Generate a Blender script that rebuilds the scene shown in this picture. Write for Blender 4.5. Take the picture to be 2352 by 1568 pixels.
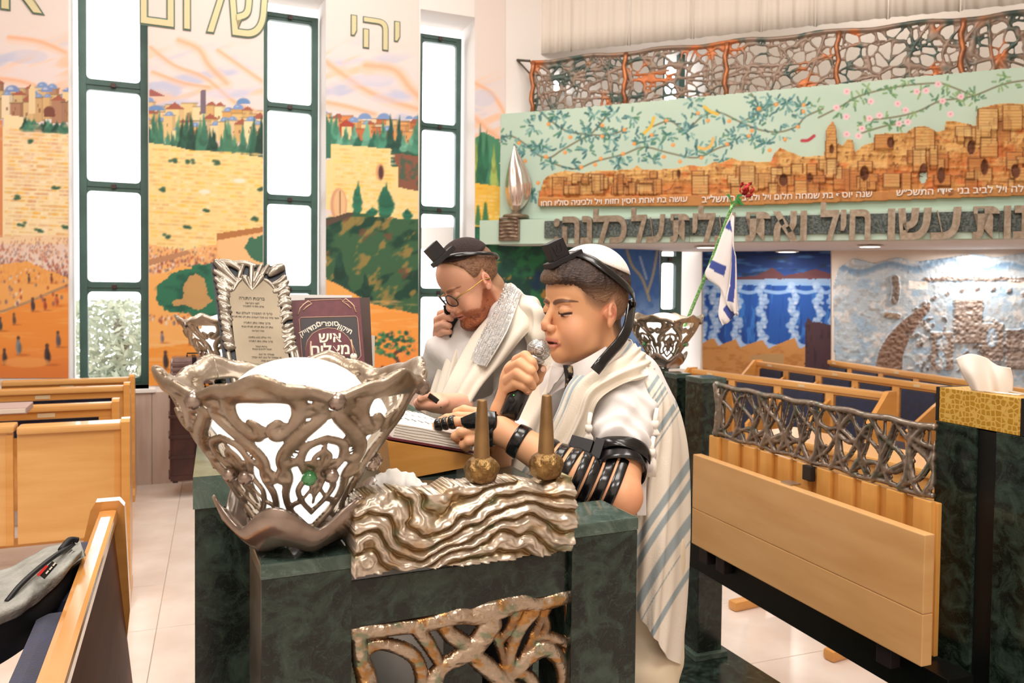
import bpy, bmesh, math, random
import numpy as np
from mathutils import Vector, Matrix
random.seed(7); np.random.seed(7)
S = bpy.context.scene
for o in list(bpy.data.objects): bpy.data.objects.remove(o)
C = S.collection

# ---------------- camera ----------------
F_PX, CX, CY = 1829.0, 1176.0, 721.0
CAM = np.array([0.0, 0.0, 1.65])
_p, _r = math.radians(1.75), math.radians(0.62)
FW = np.array([0, math.cos(_p), -math.sin(_p)])
_u0 = np.array([0, math.sin(_p), math.cos(_p)]); _r0 = np.array([1.0, 0, 0])
RT = math.cos(_r)*_r0 + math.sin(_r)*_u0
UP = math.cos(_r)*_u0 - math.sin(_r)*_r0
cd = bpy.data.cameras.new('camera'); cam = bpy.data.objects.new('camera', cd); C.objects.link(cam)
cd.sensor_width = 36.0; cd.lens = F_PX/2352*36.0
cd.shift_y = -(784-CY)/2352.0
m = Matrix(((RT[0], UP[0], -FW[0], 0), (RT[1], UP[1], -FW[1], 0), (RT[2], UP[2], -FW[2], 0), (0, 0, 0, 1)))
cam.matrix_world = Matrix.Translation(CAM) @ m
cd.clip_start = 0.05; cd.clip_end = 200
cd.dof.use_dof = True; cd.dof.focus_distance = 1.56; cd.dof.aperture_fstop = 9.0
S.camera = cam

# ---------------- world, lights, exposure ----------------
S.view_settings.view_transform = 'Standard'; S.view_settings.look = 'None'
S.view_settings.gamma = 1.0; S.view_settings.use_curve_mapping = False
S.view_settings.exposure = 0.0
S.cycles.use_denoising = True
S.cycles.max_bounces = 8; S.cycles.diffuse_bounces = 4; S.cycles.glossy_bounces = 4
S.cycles.transparent_max_bounces = 12; S.cycles.caustics_reflective = False; S.cycles.caustics_refractive = False
S.cycles.sample_clamp_indirect = 6.0
w = bpy.data.worlds.new('world'); S.world = w; w.use_nodes = True
w.node_tree.nodes['Background'].inputs[0].default_value = (0.93, 0.97, 1.0, 1)
w.node_tree.nodes['Background'].inputs[1].default_value = 5.0

def area_light(name, loc, size, power, col=(1, .95, .88), target=None, sy=None):
    l = bpy.data.lights.new(name, 'AREA'); l.shape = 'RECTANGLE'; l.size = size; l.size_y = sy or size
    l.energy = power; l.color = col
    o = bpy.data.objects.new(name, l); C.objects.link(o); o.location = loc
    if target is not None:
        d = Vector(target) - Vector(loc); o.rotation_euler = d.to_track_quat('-Z', 'Y').to_euler()
    return o
LIGHT_K = 0.345
for i, (x, y, e) in enumerate([(-2.4, 2.6, 260), (0.6, 1.2, 260), (1.5, 4.2, 260), (-1.2, 5.2, 260), (-1.5, -1.6, 420), (1.6, -1.8, 420)]):
    area_light('ceiling_fill_light', (x, y, 5.75), 1.6, e*LIGHT_K)  # added unseen fill lights under the ceiling, no fixtures modelled

# ---------------- helpers ----------------
def ray(px, py):
    return FW + (px-CX)/F_PX*RT - (py-CY)/F_PX*UP
def P(px, py, d):
    """world point seen at photograph pixel (px,py), d metres in front of the lens plane"""
    return CAM + ray(px, py)*d
def hit(px, py, pt, n):
    r = ray(px, py); t = np.dot(np.asarray(pt)-CAM, n)/np.dot(r, n)
    return CAM + r*t
def hitz(px, py, z):
    return hit(px, py, (0, 0, z), np.array([0, 0, 1.0]))
def bear(deg):
    return np.array([math.sin(math.radians(deg)), math.cos(math.radians(deg)), 0])
def lin(h):
    if not isinstance(h, str): return tuple(h)[:3]
    h = h.lstrip('#'); v = [int(h[i:i+2], 16)/255 for i in (0, 2, 4)]
    return tuple(c/12.92 if c <= .04045 else ((c+.055)/1.055)**2.4 for c in v)
def srgb2lin(a):
    a = np.clip(a, 0, 1); return np.where(a <= .04045, a/12.92, ((a+.055)/1.055)**2.4)

MATS = {}
def mat(name, col='#808080', rough=.5, metal=0, var=None, scale=6, bump=0, bscale=40, emit=0, vcol=False,
        detail=4, stretch=None, coat=0, thr=None, sheen=0, spec=None, sss=0, alpha=None):
    if name in MATS: return MATS[name]
    m = bpy.data.materials.new(name); m.use_nodes = True; MATS[name] = m
    nt = m.node_tree; b = nt.nodes['Principled BSDF']; L = nt.links.new
    c = lin(col); b.inputs['Base Color'].default_value = (*c, 1)
    b.inputs['Roughness'].default_value = rough; b.inputs['Metallic'].default_value = metal
    if spec is not None: b.inputs['Specular IOR Level'].default_value = spec
    if coat: b.inputs['Coat Weight'].default_value = coat; b.inputs['Coat Roughness'].default_value = .08
    if sheen: b.inputs['Sheen Weight'].default_value = sheen
    if sss:
        b.inputs['Subsurface Weight'].default_value = sss
        b.inputs['Subsurface Radius'].default_value = (.012, .005, .003); b.inputs['Subsurface Scale'].default_value = 1
    if emit:
        b.inputs['Emission Color'].default_value = (*c, 1); b.inputs['Emission Strength'].default_value = emit
    tc = nt.nodes.new('ShaderNodeTexCoord'); mp = nt.nodes.new('ShaderNodeMapping'); L(tc.outputs['Object'], mp.inputs[0])
    if stretch: mp.inputs['Scale'].default_value = stretch
    if vcol:
        a = nt.nodes.new('ShaderNodeVertexColor'); a.layer_name = 'Col'; L(a.outputs[0], b.inputs['Base Color'])
    if var is not None:
        n = nt.nodes.new('ShaderNodeTexNoise'); n.inputs['Scale'].default_value = scale; n.inputs['Detail'].default_value = detail
        L(mp.outputs[0], n.inputs['Vector'])
        r = nt.nodes.new('ShaderNodeValToRGB'); L(n.outputs[0], r.inputs[0])
        lo, hi = thr or (.35, .65)
        r.color_ramp.elements[0].position = lo; r.color_ramp.elements[1].position = hi
        r.color_ramp.elements[0].color = (*c, 1); r.color_ramp.elements[1].color = (*lin(var), 1)
        L(r.outputs[0], b.inputs['Base Color'])
    if bump:
        n2 = nt.nodes.new('ShaderNodeTexNoise'); n2.inputs['Scale'].default_value = bscale; n2.inputs['Detail'].default_value = 3
        L(mp.outputs[0], n2.inputs['Vector'])
        bp = nt.nodes.new('ShaderNodeBump'); bp.inputs['Strength'].default_value = bump; bp.inputs['Distance'].default_value = .01
        L(n2.outputs[0], bp.inputs['Height']); L(bp.outputs[0], b.inputs['Normal'])
    return m

def marble_mat(name, base, mid, vein, scale=5.0, rough=.22):
    if name in MATS: return MATS[name]
    m = bpy.data.materials.new(name); m.use_nodes = True; MATS[name] = m
    nt = m.node_tree; b = nt.nodes['Principled BSDF']; L = nt.links.new
    tc = nt.nodes.new('ShaderNodeTexCoord')
    n = nt.nodes.new('ShaderNodeTexNoise'); n.inputs['Scale'].default_value = scale; n.inputs['Detail'].default_value = 8
    n.inputs['Roughness'].default_value = .65; n.inputs['Distortion'].default_value = 1.2
    L(tc.outputs['Object'], n.inputs['Vector'])
    r = nt.nodes.new('ShaderNodeValToRGB'); L(n.outputs[0], r.inputs[0])
    r.color_ramp.elements[0].position = .42; r.color_ramp.elements[0].color = (*lin(base), 1)
    r.color_ramp.elements[1].position = .66; r.color_ramp.elements[1].color = (*lin(mid), 1)
    n2 = nt.nodes.new('ShaderNodeTexNoise'); n2.inputs['Scale'].default_value = scale*2.2; n2.inputs['Detail'].default_value = 6
    n2.inputs['Distortion'].default_value = 2.5
    L(tc.outputs['Object'], n2.inputs['Vector'])
    r2 = nt.nodes.new('ShaderNodeValToRGB'); L(n2.outputs[0], r2.inputs[0])
    e = r2.color_ramp.elements; e[0].position = .485; e[0].color = (0, 0, 0, 1); e[1].position = .5; e[1].color = (1, 1, 1, 1)
    e2 = e.new(.515); e2.color = (0, 0, 0, 1)
    mx = nt.nodes.new('ShaderNodeMixRGB'); mx.inputs['Color2'].default_value = (*lin(vein), 1)
    mm = nt.nodes.new('ShaderNodeMath'); mm.operation = 'MULTIPLY'; mm.inputs[1].default_value = .22
    L(r2.outputs[0], mm.inputs[0]); L(mm.outputs[0], mx.inputs[0]); L(r.outputs[0], mx.inputs['Color1'])
    L(mx.outputs[0], b.inputs['Base Color']); b.inputs['Roughness'].default_value = rough
    return m

def wood_mat(name, c1, c2, rough=.35, scale=3.0, stretch=(1, 1, 12), coat=.3):
    if name in MATS: return MATS[name]
    m = mat(name, c1, rough, var=c2, scale=scale, stretch=stretch, coat=coat, detail=5, thr=(.3, .7))
    return m

def glass_mat(name, tint=(1, 1, 1), refl=.06):
    if name in MATS: return MATS[name]
    m = bpy.data.materials.new(name); m.use_nodes = True; MATS[name] = m
    nt = m.node_tree; nt.nodes.clear(); L = nt.links.new
    o = nt.nodes.new('ShaderNodeOutputMaterial'); mx = nt.nodes.new('ShaderNodeMixShader')
    t = nt.nodes.new('ShaderNodeBsdfTransparent'); t.inputs[0].default_value = (*tint, 1)
    g = nt.nodes.new('ShaderNodeBsdfGlossy'); g.inputs['Roughness'].default_value = .03
    mx.inputs[0].default_value = refl; L(t.outputs[0], mx.inputs[1]); L(g.outputs[0], mx.inputs[2]); L(mx.outputs[0], o.inputs[0])
    return m

def meta(o, label=None, cat=None, group=None, kind=None):
    if label: o['label'] = label
    if cat: o['category'] = cat
    if group: o['group'] = group
    if kind: o['kind'] = kind
    return o
def empty(name, loc, label=None, cat=None, group=None, kind=None, rz=0):
    o = bpy.data.objects.new(name, None); C.objects.link(o); o.location = tuple(loc); o.rotation_euler = (0, 0, rz)
    o.empty_display_size = .05
    return meta(o, label, cat, group, kind)
def link(name, me, material, parent=None, world=True):
    """link mesh data; its coordinates are world coordinates unless world=False (then parent-local)"""
    o = bpy.data.objects.new(name, me); C.objects.link(o)
    if material and not me.materials:
        for mm in (material if isinstance(material, (list, tuple)) else [material]): me.materials.append(mm)
    if parent is not None:
        o.parent = parent
        if world:
            mw = Matrix.Translation(parent.location) @ parent.rotation_euler.to_matrix().to_4x4()
            pp = parent.parent
            while pp is not None:
                mw = (Matrix.Translation(pp.location) @ pp.rotation_euler.to_matrix().to_4x4()) @ mw; pp = pp.parent
            me.transform(mw.inverted())
    return o
def mesh_np(V, F, smooth=False, cols=None, name='mesh'):
    me = bpy.data.meshes.new(name)
    V = np.asarray(V, dtype=np.float32)
    if isinstance(F, np.ndarray) and len(F):
        k = F.shape[1]
        me.vertices.add(len(V)); me.vertices.foreach_set('co', V.ravel())
        me.loops.add(F.size); me.loops.foreach_set('vertex_index', F.ravel().astype(np.int32))
        me.polygons.add(len(F)); me.polygons.foreach_set('loop_start', np.arange(0, F.size, k, dtype=np.int32))
        me.update(calc_edges=True)
    else:
        me.from_pydata(V.tolist(), [], [list(map(int, f)) for f in F]); me.update()
    me.validate()
    if smooth: me.polygons.foreach_set('use_smooth', np.ones(len(me.polygons), dtype=bool))
    if cols is not None:
        a = me.color_attributes.new('Col', 'FLOAT_COLOR', 'POINT')
        c4 = np.ones((len(V), 4), dtype=np.float32); c4[:, :3] = cols
        a.data.foreach_set('color', c4.ravel())
    return me

class MB:
    """collects simple shapes in world coordinates, linked as ONE mesh object"""
    def __init__(s): s.V = []; s.F = []; s.sm = []
    def add(s, V, F, sm=False):
        b = len(s.V); s.V += [tuple(map(float, v)) for v in V]; s.F += [tuple(int(i)+b for i in f) for f in F]; s.sm += [sm]*len(F); return s
    def box8(s, c):
        return s.add(c, [(0, 3, 2, 1), (4, 5, 6, 7), (0, 1, 5, 4), (1, 2, 6, 5), (2, 3, 7, 6), (3, 0, 4, 7)])
    def box(s, x0, y0, z0, x1, y1, z1, M=None, bev=0):
        c = [(x0, y0, z0), (x1, y0, z0), (x1, y1, z0), (x0, y1, z0), (x0, y0, z1), (x1, y0, z1), (x1, y1, z1), (x0, y1, z1)]
        if bev: return s.bbox(x0, y0, z0, x1, y1, z1, bev, M)
        if M is not None: c = [M @ Vector(v) for v in c]
        return s.box8(c)
    def bbox(s, x0, y0, z0, x1, y1, z1, b, M=None):
        bm = bmesh.new(); bmesh.ops.create_cube(bm, size=1)
        for v in bm.verts: v.co = Vector(((x0+x1)/2+v.co.x*(x1-x0), (y0+y1)/2+v.co.y*(y1-y0), (z0+z1)/2+v.co.z*(z1-z0)))
        b = min(b, abs(x1-x0)*.45, abs(y1-y0)*.45, abs(z1-z0)*.45)
        bmesh.ops.bevel(bm, geom=bm.edges[:], offset=b, segments=2, affect='EDGES', profile=.7)
        bm.verts.index_update()
        V = [(M @ v.co) if M is not None else v.co.copy() for v in bm.verts]; F = [[v.index for v in f.verts] for f in bm.faces]
        bm.free(); return s.add(V, F)
    def tube(s, pts, r, n=8, closed=False, caps=True):
        pts = [np.asarray(p, float) for p in pts]; k = len(pts)
        rs = r if hasattr(r, '__len__') else [r]*k
        V = []; prev = None
        for i, p in enumerate(pts):
            if closed: t = pts[(i+1) % k]-pts[i-1]
            else: t = pts[min(i+1, k-1)]-pts[max(i-1, 0)]
            t = t/(np.linalg.norm(t)+1e-12)
            if prev is None:
                a = np.array([0, 0, 1.0]) if abs(t[2]) < .9 else np.array([1.0, 0, 0]); u = np.cross(t, a)
            else: u = prev - t*np.dot(prev, t)
            u = u/(np.linalg.norm(u)+1e-12); prev = u; v = np.cross(t, u)
            for j in range(n):
                a = 2*math.pi*j/n; V.append(p+rs[i]*(math.cos(a)*u+math.sin(a)*v))
        F = []
        for i in range(k if closed else k-1):
            i2 = (i+1) % k
            for j in range(n): F.append((i*n+j, i*n+(j+1) % n, i2*n+(j+1) % n, i2*n+j))
        if caps and not closed: F.append(tuple(range(n))[::-1]); F.append(tuple((k-1)*n+j for j in range(n)))
        return s.add(V, F, True)
    def lathe(s, prof, n=24, M=None, axis=None, loc=(0, 0, 0), sm=True):
        V = []; loc = np.asarray(loc, float)
        for (r, z) in prof:
            for j in range(n):
                a = 2*math.pi*j/n; v = Vector((r*math.cos(a), r*math.sin(a), z))
                V.append((M @ v) if M is not None else (loc+np.array(v)))
        F = []
        for i in range(len(prof)-1):
            for j in range(n): F.append((i*n+j, i*n+(j+1) % n, (i+1)*n+(j+1) % n, (i+1)*n+j))
        if prof[0][0] > 1e-5: F.append(tuple(range(n))[::-1])
        if prof[-1][0] > 1e-5: F.append(tuple((len(prof)-1)*n+j for j in range(n)))
        return s.add(V, F, sm)
    def prism(s, poly, h, M):
        """extrude a 2-D polygon (list of (x,y)) by h along local z, through matrix M"""
        n = len(poly); V = [M @ Vector((x, y, 0)) for x, y in poly]+[M @ Vector((x, y, h)) for x, y in poly]
        F = [tuple(range(n))[::-1], tuple(range(n, 2*n))]+[(i, (i+1) % n, n+(i+1) % n, n+i) for i in range(n)]
        return s.add(V, F)
    def mesh(s):
        me = bpy.data.meshes.new('mesh'); me.from_pydata(s.V, [], s.F); me.update()
        me.polygons.foreach_set('use_smooth', np.array(s.sm, dtype=bool))
        bm = bmesh.new(); bm.from_mesh(me); bmesh.ops.recalc_face_normals(bm, faces=bm.faces[:]); bm.to_mesh(me); bm.free()
        return me
    def build(s, name, material, parent=None): return link(name, s.mesh(), material, parent)

def frame(o, xdir, z=(0, 0, 1)):
    """matrix: origin o, local x along xdir, local z up, local y = z cross x"""
    x = Vector(xdir).normalized(); z = Vector(z).normalized(); y = z.cross(x).normalized(); z = x.cross(y)
    M = Matrix.Identity(4)
    for i in range(3): M[i][0] = x[i]; M[i][1] = y[i]; M[i][2] = z[i]; M[i][3] = o[i]
    return M
def spline(pts, n=8, closed=False):
    pts = [np.asarray(p, float) for p in pts]; k = len(pts); out = []
    if k < 3 and not closed:
        return [pts[0]+(pts[-1]-pts[0])*t for t in np.linspace(0, 1, n+1)]
    rng = range(k) if closed else range(k-1)
    for i in rng:
        if closed: p0, p1, p2, p3 = pts[i-1], pts[i], pts[(i+1) % k], pts[(i+2) % k]
        else: p0, p1, p2, p3 = pts[max(i-1, 0)], pts[i], pts[i+1], pts[min(i+2, k-1)]
        for j in range(n):
            t = j/n; out.append(.5*((2*p1)+(-p0+p2)*t+(2*p0-5*p1+4*p2-p3)*t*t+(-p0+3*p1-3*p2+p3)*t**3))
    if not closed: out.append(pts[-1])
    return out
def cr_matrix(k, n):
    """Catmull-Rom weights: n samples over k control points"""
    W = np.zeros((n, k))
    for a, t in enumerate(np.linspace(0, k-1, n)):
        i = min(int(t), k-2); f = t-i
        w = [(-f+2*f*f-f**3)/2, (2-5*f*f+3*f**3)/2, (f+4*f*f-3*f**3)/2, (-f*f+f**3)/2]
        for q, idx in enumerate((i-1, i, i+1, i+2)): W[a, min(max(idx, 0), k-1)] += w[q]
    return W
def patch(ctrl, nu=40, nv=40, thick=.003, px=True, fold=0, foldn=9, seed=0, colfn=None, foldfn=None):
    """smooth cloth sheet through a grid of control points (px, py, depth), with thickness"""
    G = np.array([[P(*c) if px else c for c in row] for row in ctrl], float)
    A = cr_matrix(G.shape[0], nu); B = cr_matrix(G.shape[1], nv)
    Q = np.einsum('ai,bj,ijk->abk', A, B, G)
    du = np.gradient(Q, axis=0); dv = np.gradient(Q, axis=1); N = np.cross(du, dv)
    N /= (np.linalg.norm(N, axis=2, keepdims=True)+1e-9)
    U, Vv = np.meshgrid(np.linspace(0, 1, nu), np.linspace(0, 1, nv), indexing='ij')
    if fold:
        rs = np.random.RandomState(seed); ph = rs.rand(4)*6.28
        h = np.sin(Vv*foldn*6.28+ph[0]+2.2*np.sin(U*2.3+ph[1]))*.6+.4*np.sin(Vv*foldn*2.3*6.28+ph[2]+3*np.sin(U*3+ph[3]))
        Q = Q+N*(fold*h)[..., None]
    if foldfn is not None: Q = Q+N*foldfn(U, Vv)[..., None]
    T = Q-N*thick
    n1 = nu*nv; idx = np.arange(n1).reshape(nu, nv)
    a, b, c, d = idx[:-1, :-1].ravel(), idx[1:, :-1].ravel(), idx[1:, 1:].ravel(), idx[:-1, 1:].ravel()
    F = [np.stack([a, b, c, d], 1), np.stack([d, c, b, a], 1)+n1]
    per = list(idx[:, 0])+list(idx[-1, 1:])+list(idx[-2::-1, -1])+list(idx[0, -2:0:-1]); per = np.array(per)
    nx = np.roll(per, -1); F.append(np.stack([nx, per, per+n1, nx+n1], 1))
    V = np.concatenate([Q.reshape(-1, 3), T.reshape(-1, 3)])
    cols = None
    if colfn is not None:
        cc = colfn(U, Vv).reshape(-1, 3); cols = np.concatenate([cc, cc])
    return mesh_np(V, np.concatenate(F), True, cols)

def vnoise(x, y, seed=0, octv=3):
    """smooth value noise of 2-D coordinates, about -1..1"""
    out = np.zeros(np.shape(x)); amp = 1.0; tot = 0
    for o in range(octv):
        rs = np.random.RandomState(seed*13+o); g = rs.rand(64, 64)*2-1
        xx = np.asarray(x)*(2**o)+17.3*o; yy = np.asarray(y)*(2**o)+9.1*o
        xi = np.floor(xx).astype(int); yi = np.floor(yy).astype(int); fx = xx-xi; fy = yy-yi
        fx = fx*fx*(3-2*fx); fy = fy*fy*(3-2*fy)
        a = g[xi % 64, yi % 64]; b = g[(xi+1) % 64, yi % 64]; c = g[xi % 64, (yi+1) % 64]; d = g[(xi+1) % 64, (yi+1) % 64]
        out += amp*((a*(1-fx)+b*fx)*(1-fy)+(c*(1-fx)+d*fx)*fy); tot += amp; amp *= .5
    return out/tot

def text_mesh(txt, size, extrude=0.0, offset=0.0, rtl=True, bevel=0, align='CENTER'):
    cu = bpy.data.curves.new('lettering', 'FONT'); cu.body = txt[::-1] if rtl else txt
    cu.size = size; cu.extrude = extrude; cu.offset = offset; cu.bevel_depth = bevel; cu.align_x = align; cu.align_y = 'CENTER'
    cu.resolution_u = 3
    o = bpy.data.objects.new('lettering', cu); C.objects.link(o)
    bpy.context.view_layer.update()
    me = bpy.data.meshes.new_from_object(o.evaluated_get(bpy.context.evaluated_depsgraph_get()))
    bpy.data.objects.remove(o); me.materials.clear()
    return me
def place_text(name, txt, M, size, material, parent, **k):
    """lettering in the local xy plane of M, facing local +z"""
    me = text_mesh(txt, size, **k); me.transform(M); return link(name, me, material, parent)
def plane_frame(o, xdir, ndir):
    x = Vector(xdir).normalized(); n = Vector(ndir).normalized(); y = n.cross(x).normalized(); x = y.cross(n)
    M = Matrix.Identity(4)
    for i in range(3): M[i][0] = x[i]; M[i][1] = y[i]; M[i][2] = n[i]; M[i][3] = o[i]
    return M

class Canvas:
    """flat colour painting held in vertex colours, in photograph-pixel coordinates"""
    def __init__(s, x0, y0, x1, y1, step, base):
        s.xs = np.linspace(x0, x1, int((x1-x0)/step)+2); s.ys = np.linspace(y0, y1, int((y1-y0)/step)+2)
        s.X, s.Y = np.meshgrid(s.xs, s.ys); s.C = np.zeros(s.X.shape+(3,)); s.C[:] = s.rgb(base)
    @staticmethod
    def rgb(h):
        if isinstance(h, str): h = h.lstrip('#'); return np.array([int(h[i:i+2], 16)/255 for i in (0, 2, 4)])
        return np.array(h)
    def put(s, mask, col, a=1.0):
        mk = (mask*a)[..., None]; s.C = s.C*(1-mk)+s.rgb(col)*mk if np.ndim(col) < 3 or isinstance(col, str) else s.C*(1-mk)+col*mk
    def soft(s, d, w=2.5): return np.clip(.5-d/(2*w), 0, 1)
    def poly(s, pts, col, a=1.0, wob=0, seed=1):
        X, Y = s.X, s.Y
        if wob: X = X+wob*vnoise(s.X/14, s.Y/14, seed); Y = Y+wob*vnoise(s.X/14+40, s.Y/14, seed+1)
        ins = np.zeros(X.shape, bool); n = len(pts)
        for i in range(n):
            xa, ya = pts[i]; xb, yb = pts[(i+1) % n]
            if ya == yb: continue
            c = ((ya > Y) != (yb > Y)) & (X < (xb-xa)*(Y-ya)/(yb-ya)+xa); ins ^= c
        s.put(ins.astype(float), col, a); return ins
    def ell(s, cx, cy, rx, ry, col, a=1.0, top=False):
        i0, i1 = np.searchsorted(s.ys, (cy-ry-4, cy+ry+4)); j0, j1 = np.searchsorted(s.xs, (cx-rx-4, cx+rx+4))
        if i1 <= i0 or j1 <= j0: return
        X = s.X[i0:i1, j0:j1]; Y = s.Y[i0:i1, j0:j1]
        d = np.sqrt(((X-cx)/rx)**2+((Y-cy)/ry)**2); mk = np.clip((1-d)*min(rx, ry)/2.5+.5, 0, 1)
        if top: mk = mk*(Y < cy)
        mk = (mk*a)[..., None]; s.C[i0:i1, j0:j1] = s.C[i0:i1, j0:j1]*(1-mk)+s.rgb(col)*mk
    def line(s, pts, w, col, a=1.0, sm=True, n=6):
        if sm and len(pts) > 2: pts = spline([np.array(p, float) for p in pts], n)
        xs = [p[0] for p in pts]; ys = [p[1] for p in pts]
        i0, i1 = np.searchsorted(s.ys, (min(ys)-w-3, max(ys)+w+3)); j0, j1 = np.searchsorted(s.xs, (min(xs)-w-3, max(xs)+w+3))
        if i1 <= i0 or j1 <= j0: return
        X = s.X[i0:i1, j0:j1]; Y = s.Y[i0:i1, j0:j1]; D = np.full(X.shape, 1e9)
        for (xa, ya), (xb, yb) in zip(pts[:-1], pts[1:]):
            dx, dy = xb-xa, yb-ya; L2 = dx*dx+dy*dy+1e-9
            t = np.clip(((X-xa)*dx+(Y-ya)*dy)/L2, 0, 1); D = np.minimum(D, np.hypot(X-xa-t*dx, Y-ya-t*dy))
        mk = (np.clip((w-D)/2.0+.5, 0, 1)*a)[..., None]; s.C[i0:i1, j0:j1] = s.C[i0:i1, j0:j1]*(1-mk)+s.rgb(col)*mk
    def mesh(s, tofn, keep=None):
        """tofn maps (px,py) to a world point"""
        V = np.array([tofn(x, y) for x, y in zip(s.X.ravel(), s.Y.ravel())]) if not hasattr(tofn, 'vec') else tofn.vec(s.X.ravel(), s.Y.ravel())
        h, w_ = s.X.shape; idx = np.arange(h*w_).reshape(h, w_)
        k = np.ones((h-1, w_-1), bool)
        if keep is not None: k = keep(s.X[:-1, :-1]+(s.xs[1]-s.xs[0])/2, s.Y[:-1, :-1]+(s.ys[1]-s.ys[0])/2)
        F = np.stack([idx[1:, :-1][k], idx[1:, 1:][k], idx[:-1, 1:][k], idx[:-1, :-1][k]], 1)
        used = np.unique(F); rm = np.full(h*w_, -1); rm[used] = np.arange(len(used))
        return mesh_np(V[used], rm[F], False, srgb2lin(s.C.reshape(-1, 3)[used]))
class PlaneMap:
    def __init__(s, pt, n): s.pt = np.asarray(pt, float); s.n = np.asarray(n, float)
    def vec(s, px, py):
        r = FW[None]+((px-CX)/F_PX)[:, None]*RT[None]-((py-CY)/F_PX)[:, None]*UP[None]
        t = np.dot(s.pt-CAM, s.n)/(r @ s.n); return CAM+r*t[:, None]
    def __call__(s, px, py): return hit(px, py, s.pt, s.n)

# --- relief made of strokes: rounded bars in a (u,v) panel, mapped into space ---
class Strokes:
    def __init__(s, u0, v0, u1, v1, step):
        s.us = np.arange(u0, u1+step, step); s.vs = np.arange(v0, v1+step, step); s.step = step
        s.U, s.V = np.meshgrid(s.us, s.vs); s.H = np.full(s.U.shape, -1.0); s.E = np.zeros(s.U.shape)
    def add(s, pts, r, n=6, sm=True, lift=0.0):
        """r: radius or list per control point"""
        pts = [np.array(p, float) for p in pts]
        rr = list(r) if hasattr(r, '__len__') else [r]*len(pts)
        P3 = [np.array([p[0], p[1], q]) for p, q in zip(pts, rr)]
        if sm and len(P3) > 2: P3 = spline(P3, n)
        for a, b in zip(P3[:-1], P3[1:]):
            R = max(a[2], b[2])+2*s.step
            j0, j1 = np.searchsorted(s.us, (min(a[0], b[0])-R, max(a[0], b[0])+R)); i0, i1 = np.searchsorted(s.vs, (min(a[1], b[1])-R, max(a[1], b[1])+R))
            if i1 <= i0 or j1 <= j0: continue
            X = s.U[i0:i1, j0:j1]; Y = s.V[i0:i1, j0:j1]; dx, dy = b[0]-a[0], b[1]-a[1]
            t = np.clip(((X-a[0])*dx+(Y-a[1])*dy)/(dx*dx+dy*dy+1e-12), 0, 1)
            D = np.hypot(X-a[0]-t*dx, Y-a[1]-t*dy); rad = a[2]+(b[2]-a[2])*t
            H = rad-D; s.H[i0:i1, j0:j1] = np.maximum(s.H[i0:i1, j0:j1], H)
            hh = np.sqrt(np.clip(rad**2-D**2, 0, None))+np.where(D < rad, lift, 0)
            s.E[i0:i1, j0:j1] = np.maximum(s.E[i0:i1, j0:j1], hh)
        return s
    def mesh(s, fn, back=1.0, rough=0, seed=3, cols=None, hs=1.0):
        """fn(u,v,h) vectorised -> world; keeps cells where the stroke field is positive and snaps the rim to zero"""
        H = s.H; st = s.step
        gy, gx = np.gradient(H, st); ok = H > -st*1.01
        U = s.U.copy(); V = s.V.copy()
        edge = ok & (H < 0); g2 = np.clip(gx**2+gy**2, .2, None)
        U[edge] -= (H*gx/g2)[edge]; V[edge] -= (H*gy/g2)[edge]
        h, w_ = H.shape; idx = np.arange(h*w_).reshape(h, w_)
        pos = H > 0
        cell = (pos[:-1, :-1] | pos[1:, :-1] | pos[1:, 1:] | pos[:-1, 1:]) & ok[:-1, :-1] & ok[1:, :-1] & ok[1:, 1:] & ok[:-1, 1:]
        F = np.stack([idx[:-1, :-1][cell], idx[:-1, 1:][cell], idx[1:, 1:][cell], idx[1:, :-1][cell]], 1)
        used = np.unique(F); rm = np.full(h*w_, -1); rm[used] = np.arange(len(used)); F = rm[F]
        u, v = U.ravel()[used], V.ravel()[used]; e = np.where(edge.ravel()[used], 0, s.E.ravel()[used])*hs
        if rough: e = e*(1+rough*vnoise(u/st/4, v/st/4, seed))
        A = fn(u, v, e); Bk = fn(u, v, -e*back); n = len(used)
        ed = np.concatenate([F[:, [0, 1]], F[:, [1, 2]], F[:, [2, 3]], F[:, [3, 0]]])
        key = ed[:, 0].astype(np.int64)*n+ed[:, 1]; rkey = ed[:, 1].astype(np.int64)*n+ed[:, 0]
        bd = ed[~np.isin(key, rkey)]
        side = np.stack([bd[:, 1], bd[:, 0], bd[:, 0]+n, bd[:, 1]+n], 1)
        cc = None
        if cols is not None: c0 = cols(u, v, e); cc = np.concatenate([c0, c0])
        return mesh_np(np.concatenate([A, Bk]), np.concatenate([F, F[:, ::-1]+n, side]), True, cc)

# --- implicit sculpting: smooth unions of simple bodies, polygonised with surface nets ---
def smin(a, b, k):
    h = np.clip(.5+.5*(b-a)/k, 0, 1); return b*(1-h)+a*h-k*h*(1-h)
def smax(a, b, k): return -smin(-a, -b, k)
def s_ell(p, c, r):
    c = np.asarray(c, np.float32); r = np.asarray(r, np.float32)
    q = (p-c)/r; k0 = np.sqrt((q*q).sum(1)); k1 = np.sqrt(((q/r)**2).sum(1))+1e-9; return k0*(k0-1)/k1
def s_sph(p, c, r): return np.sqrt(((p-np.asarray(c, np.float32))**2).sum(1))-r
def s_cap(p, a, b, ra, rb=None):
    rb = ra if rb is None else rb; a = np.asarray(a, np.float32); b = np.asarray(b, np.float32)
    ab = b-a; t = np.clip(((p-a) @ ab)/(ab @ ab+1e-12), 0, 1)
    return np.sqrt(((p-a-t[:, None]*ab)**2).sum(1))-(ra+(rb-ra)*t)
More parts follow.
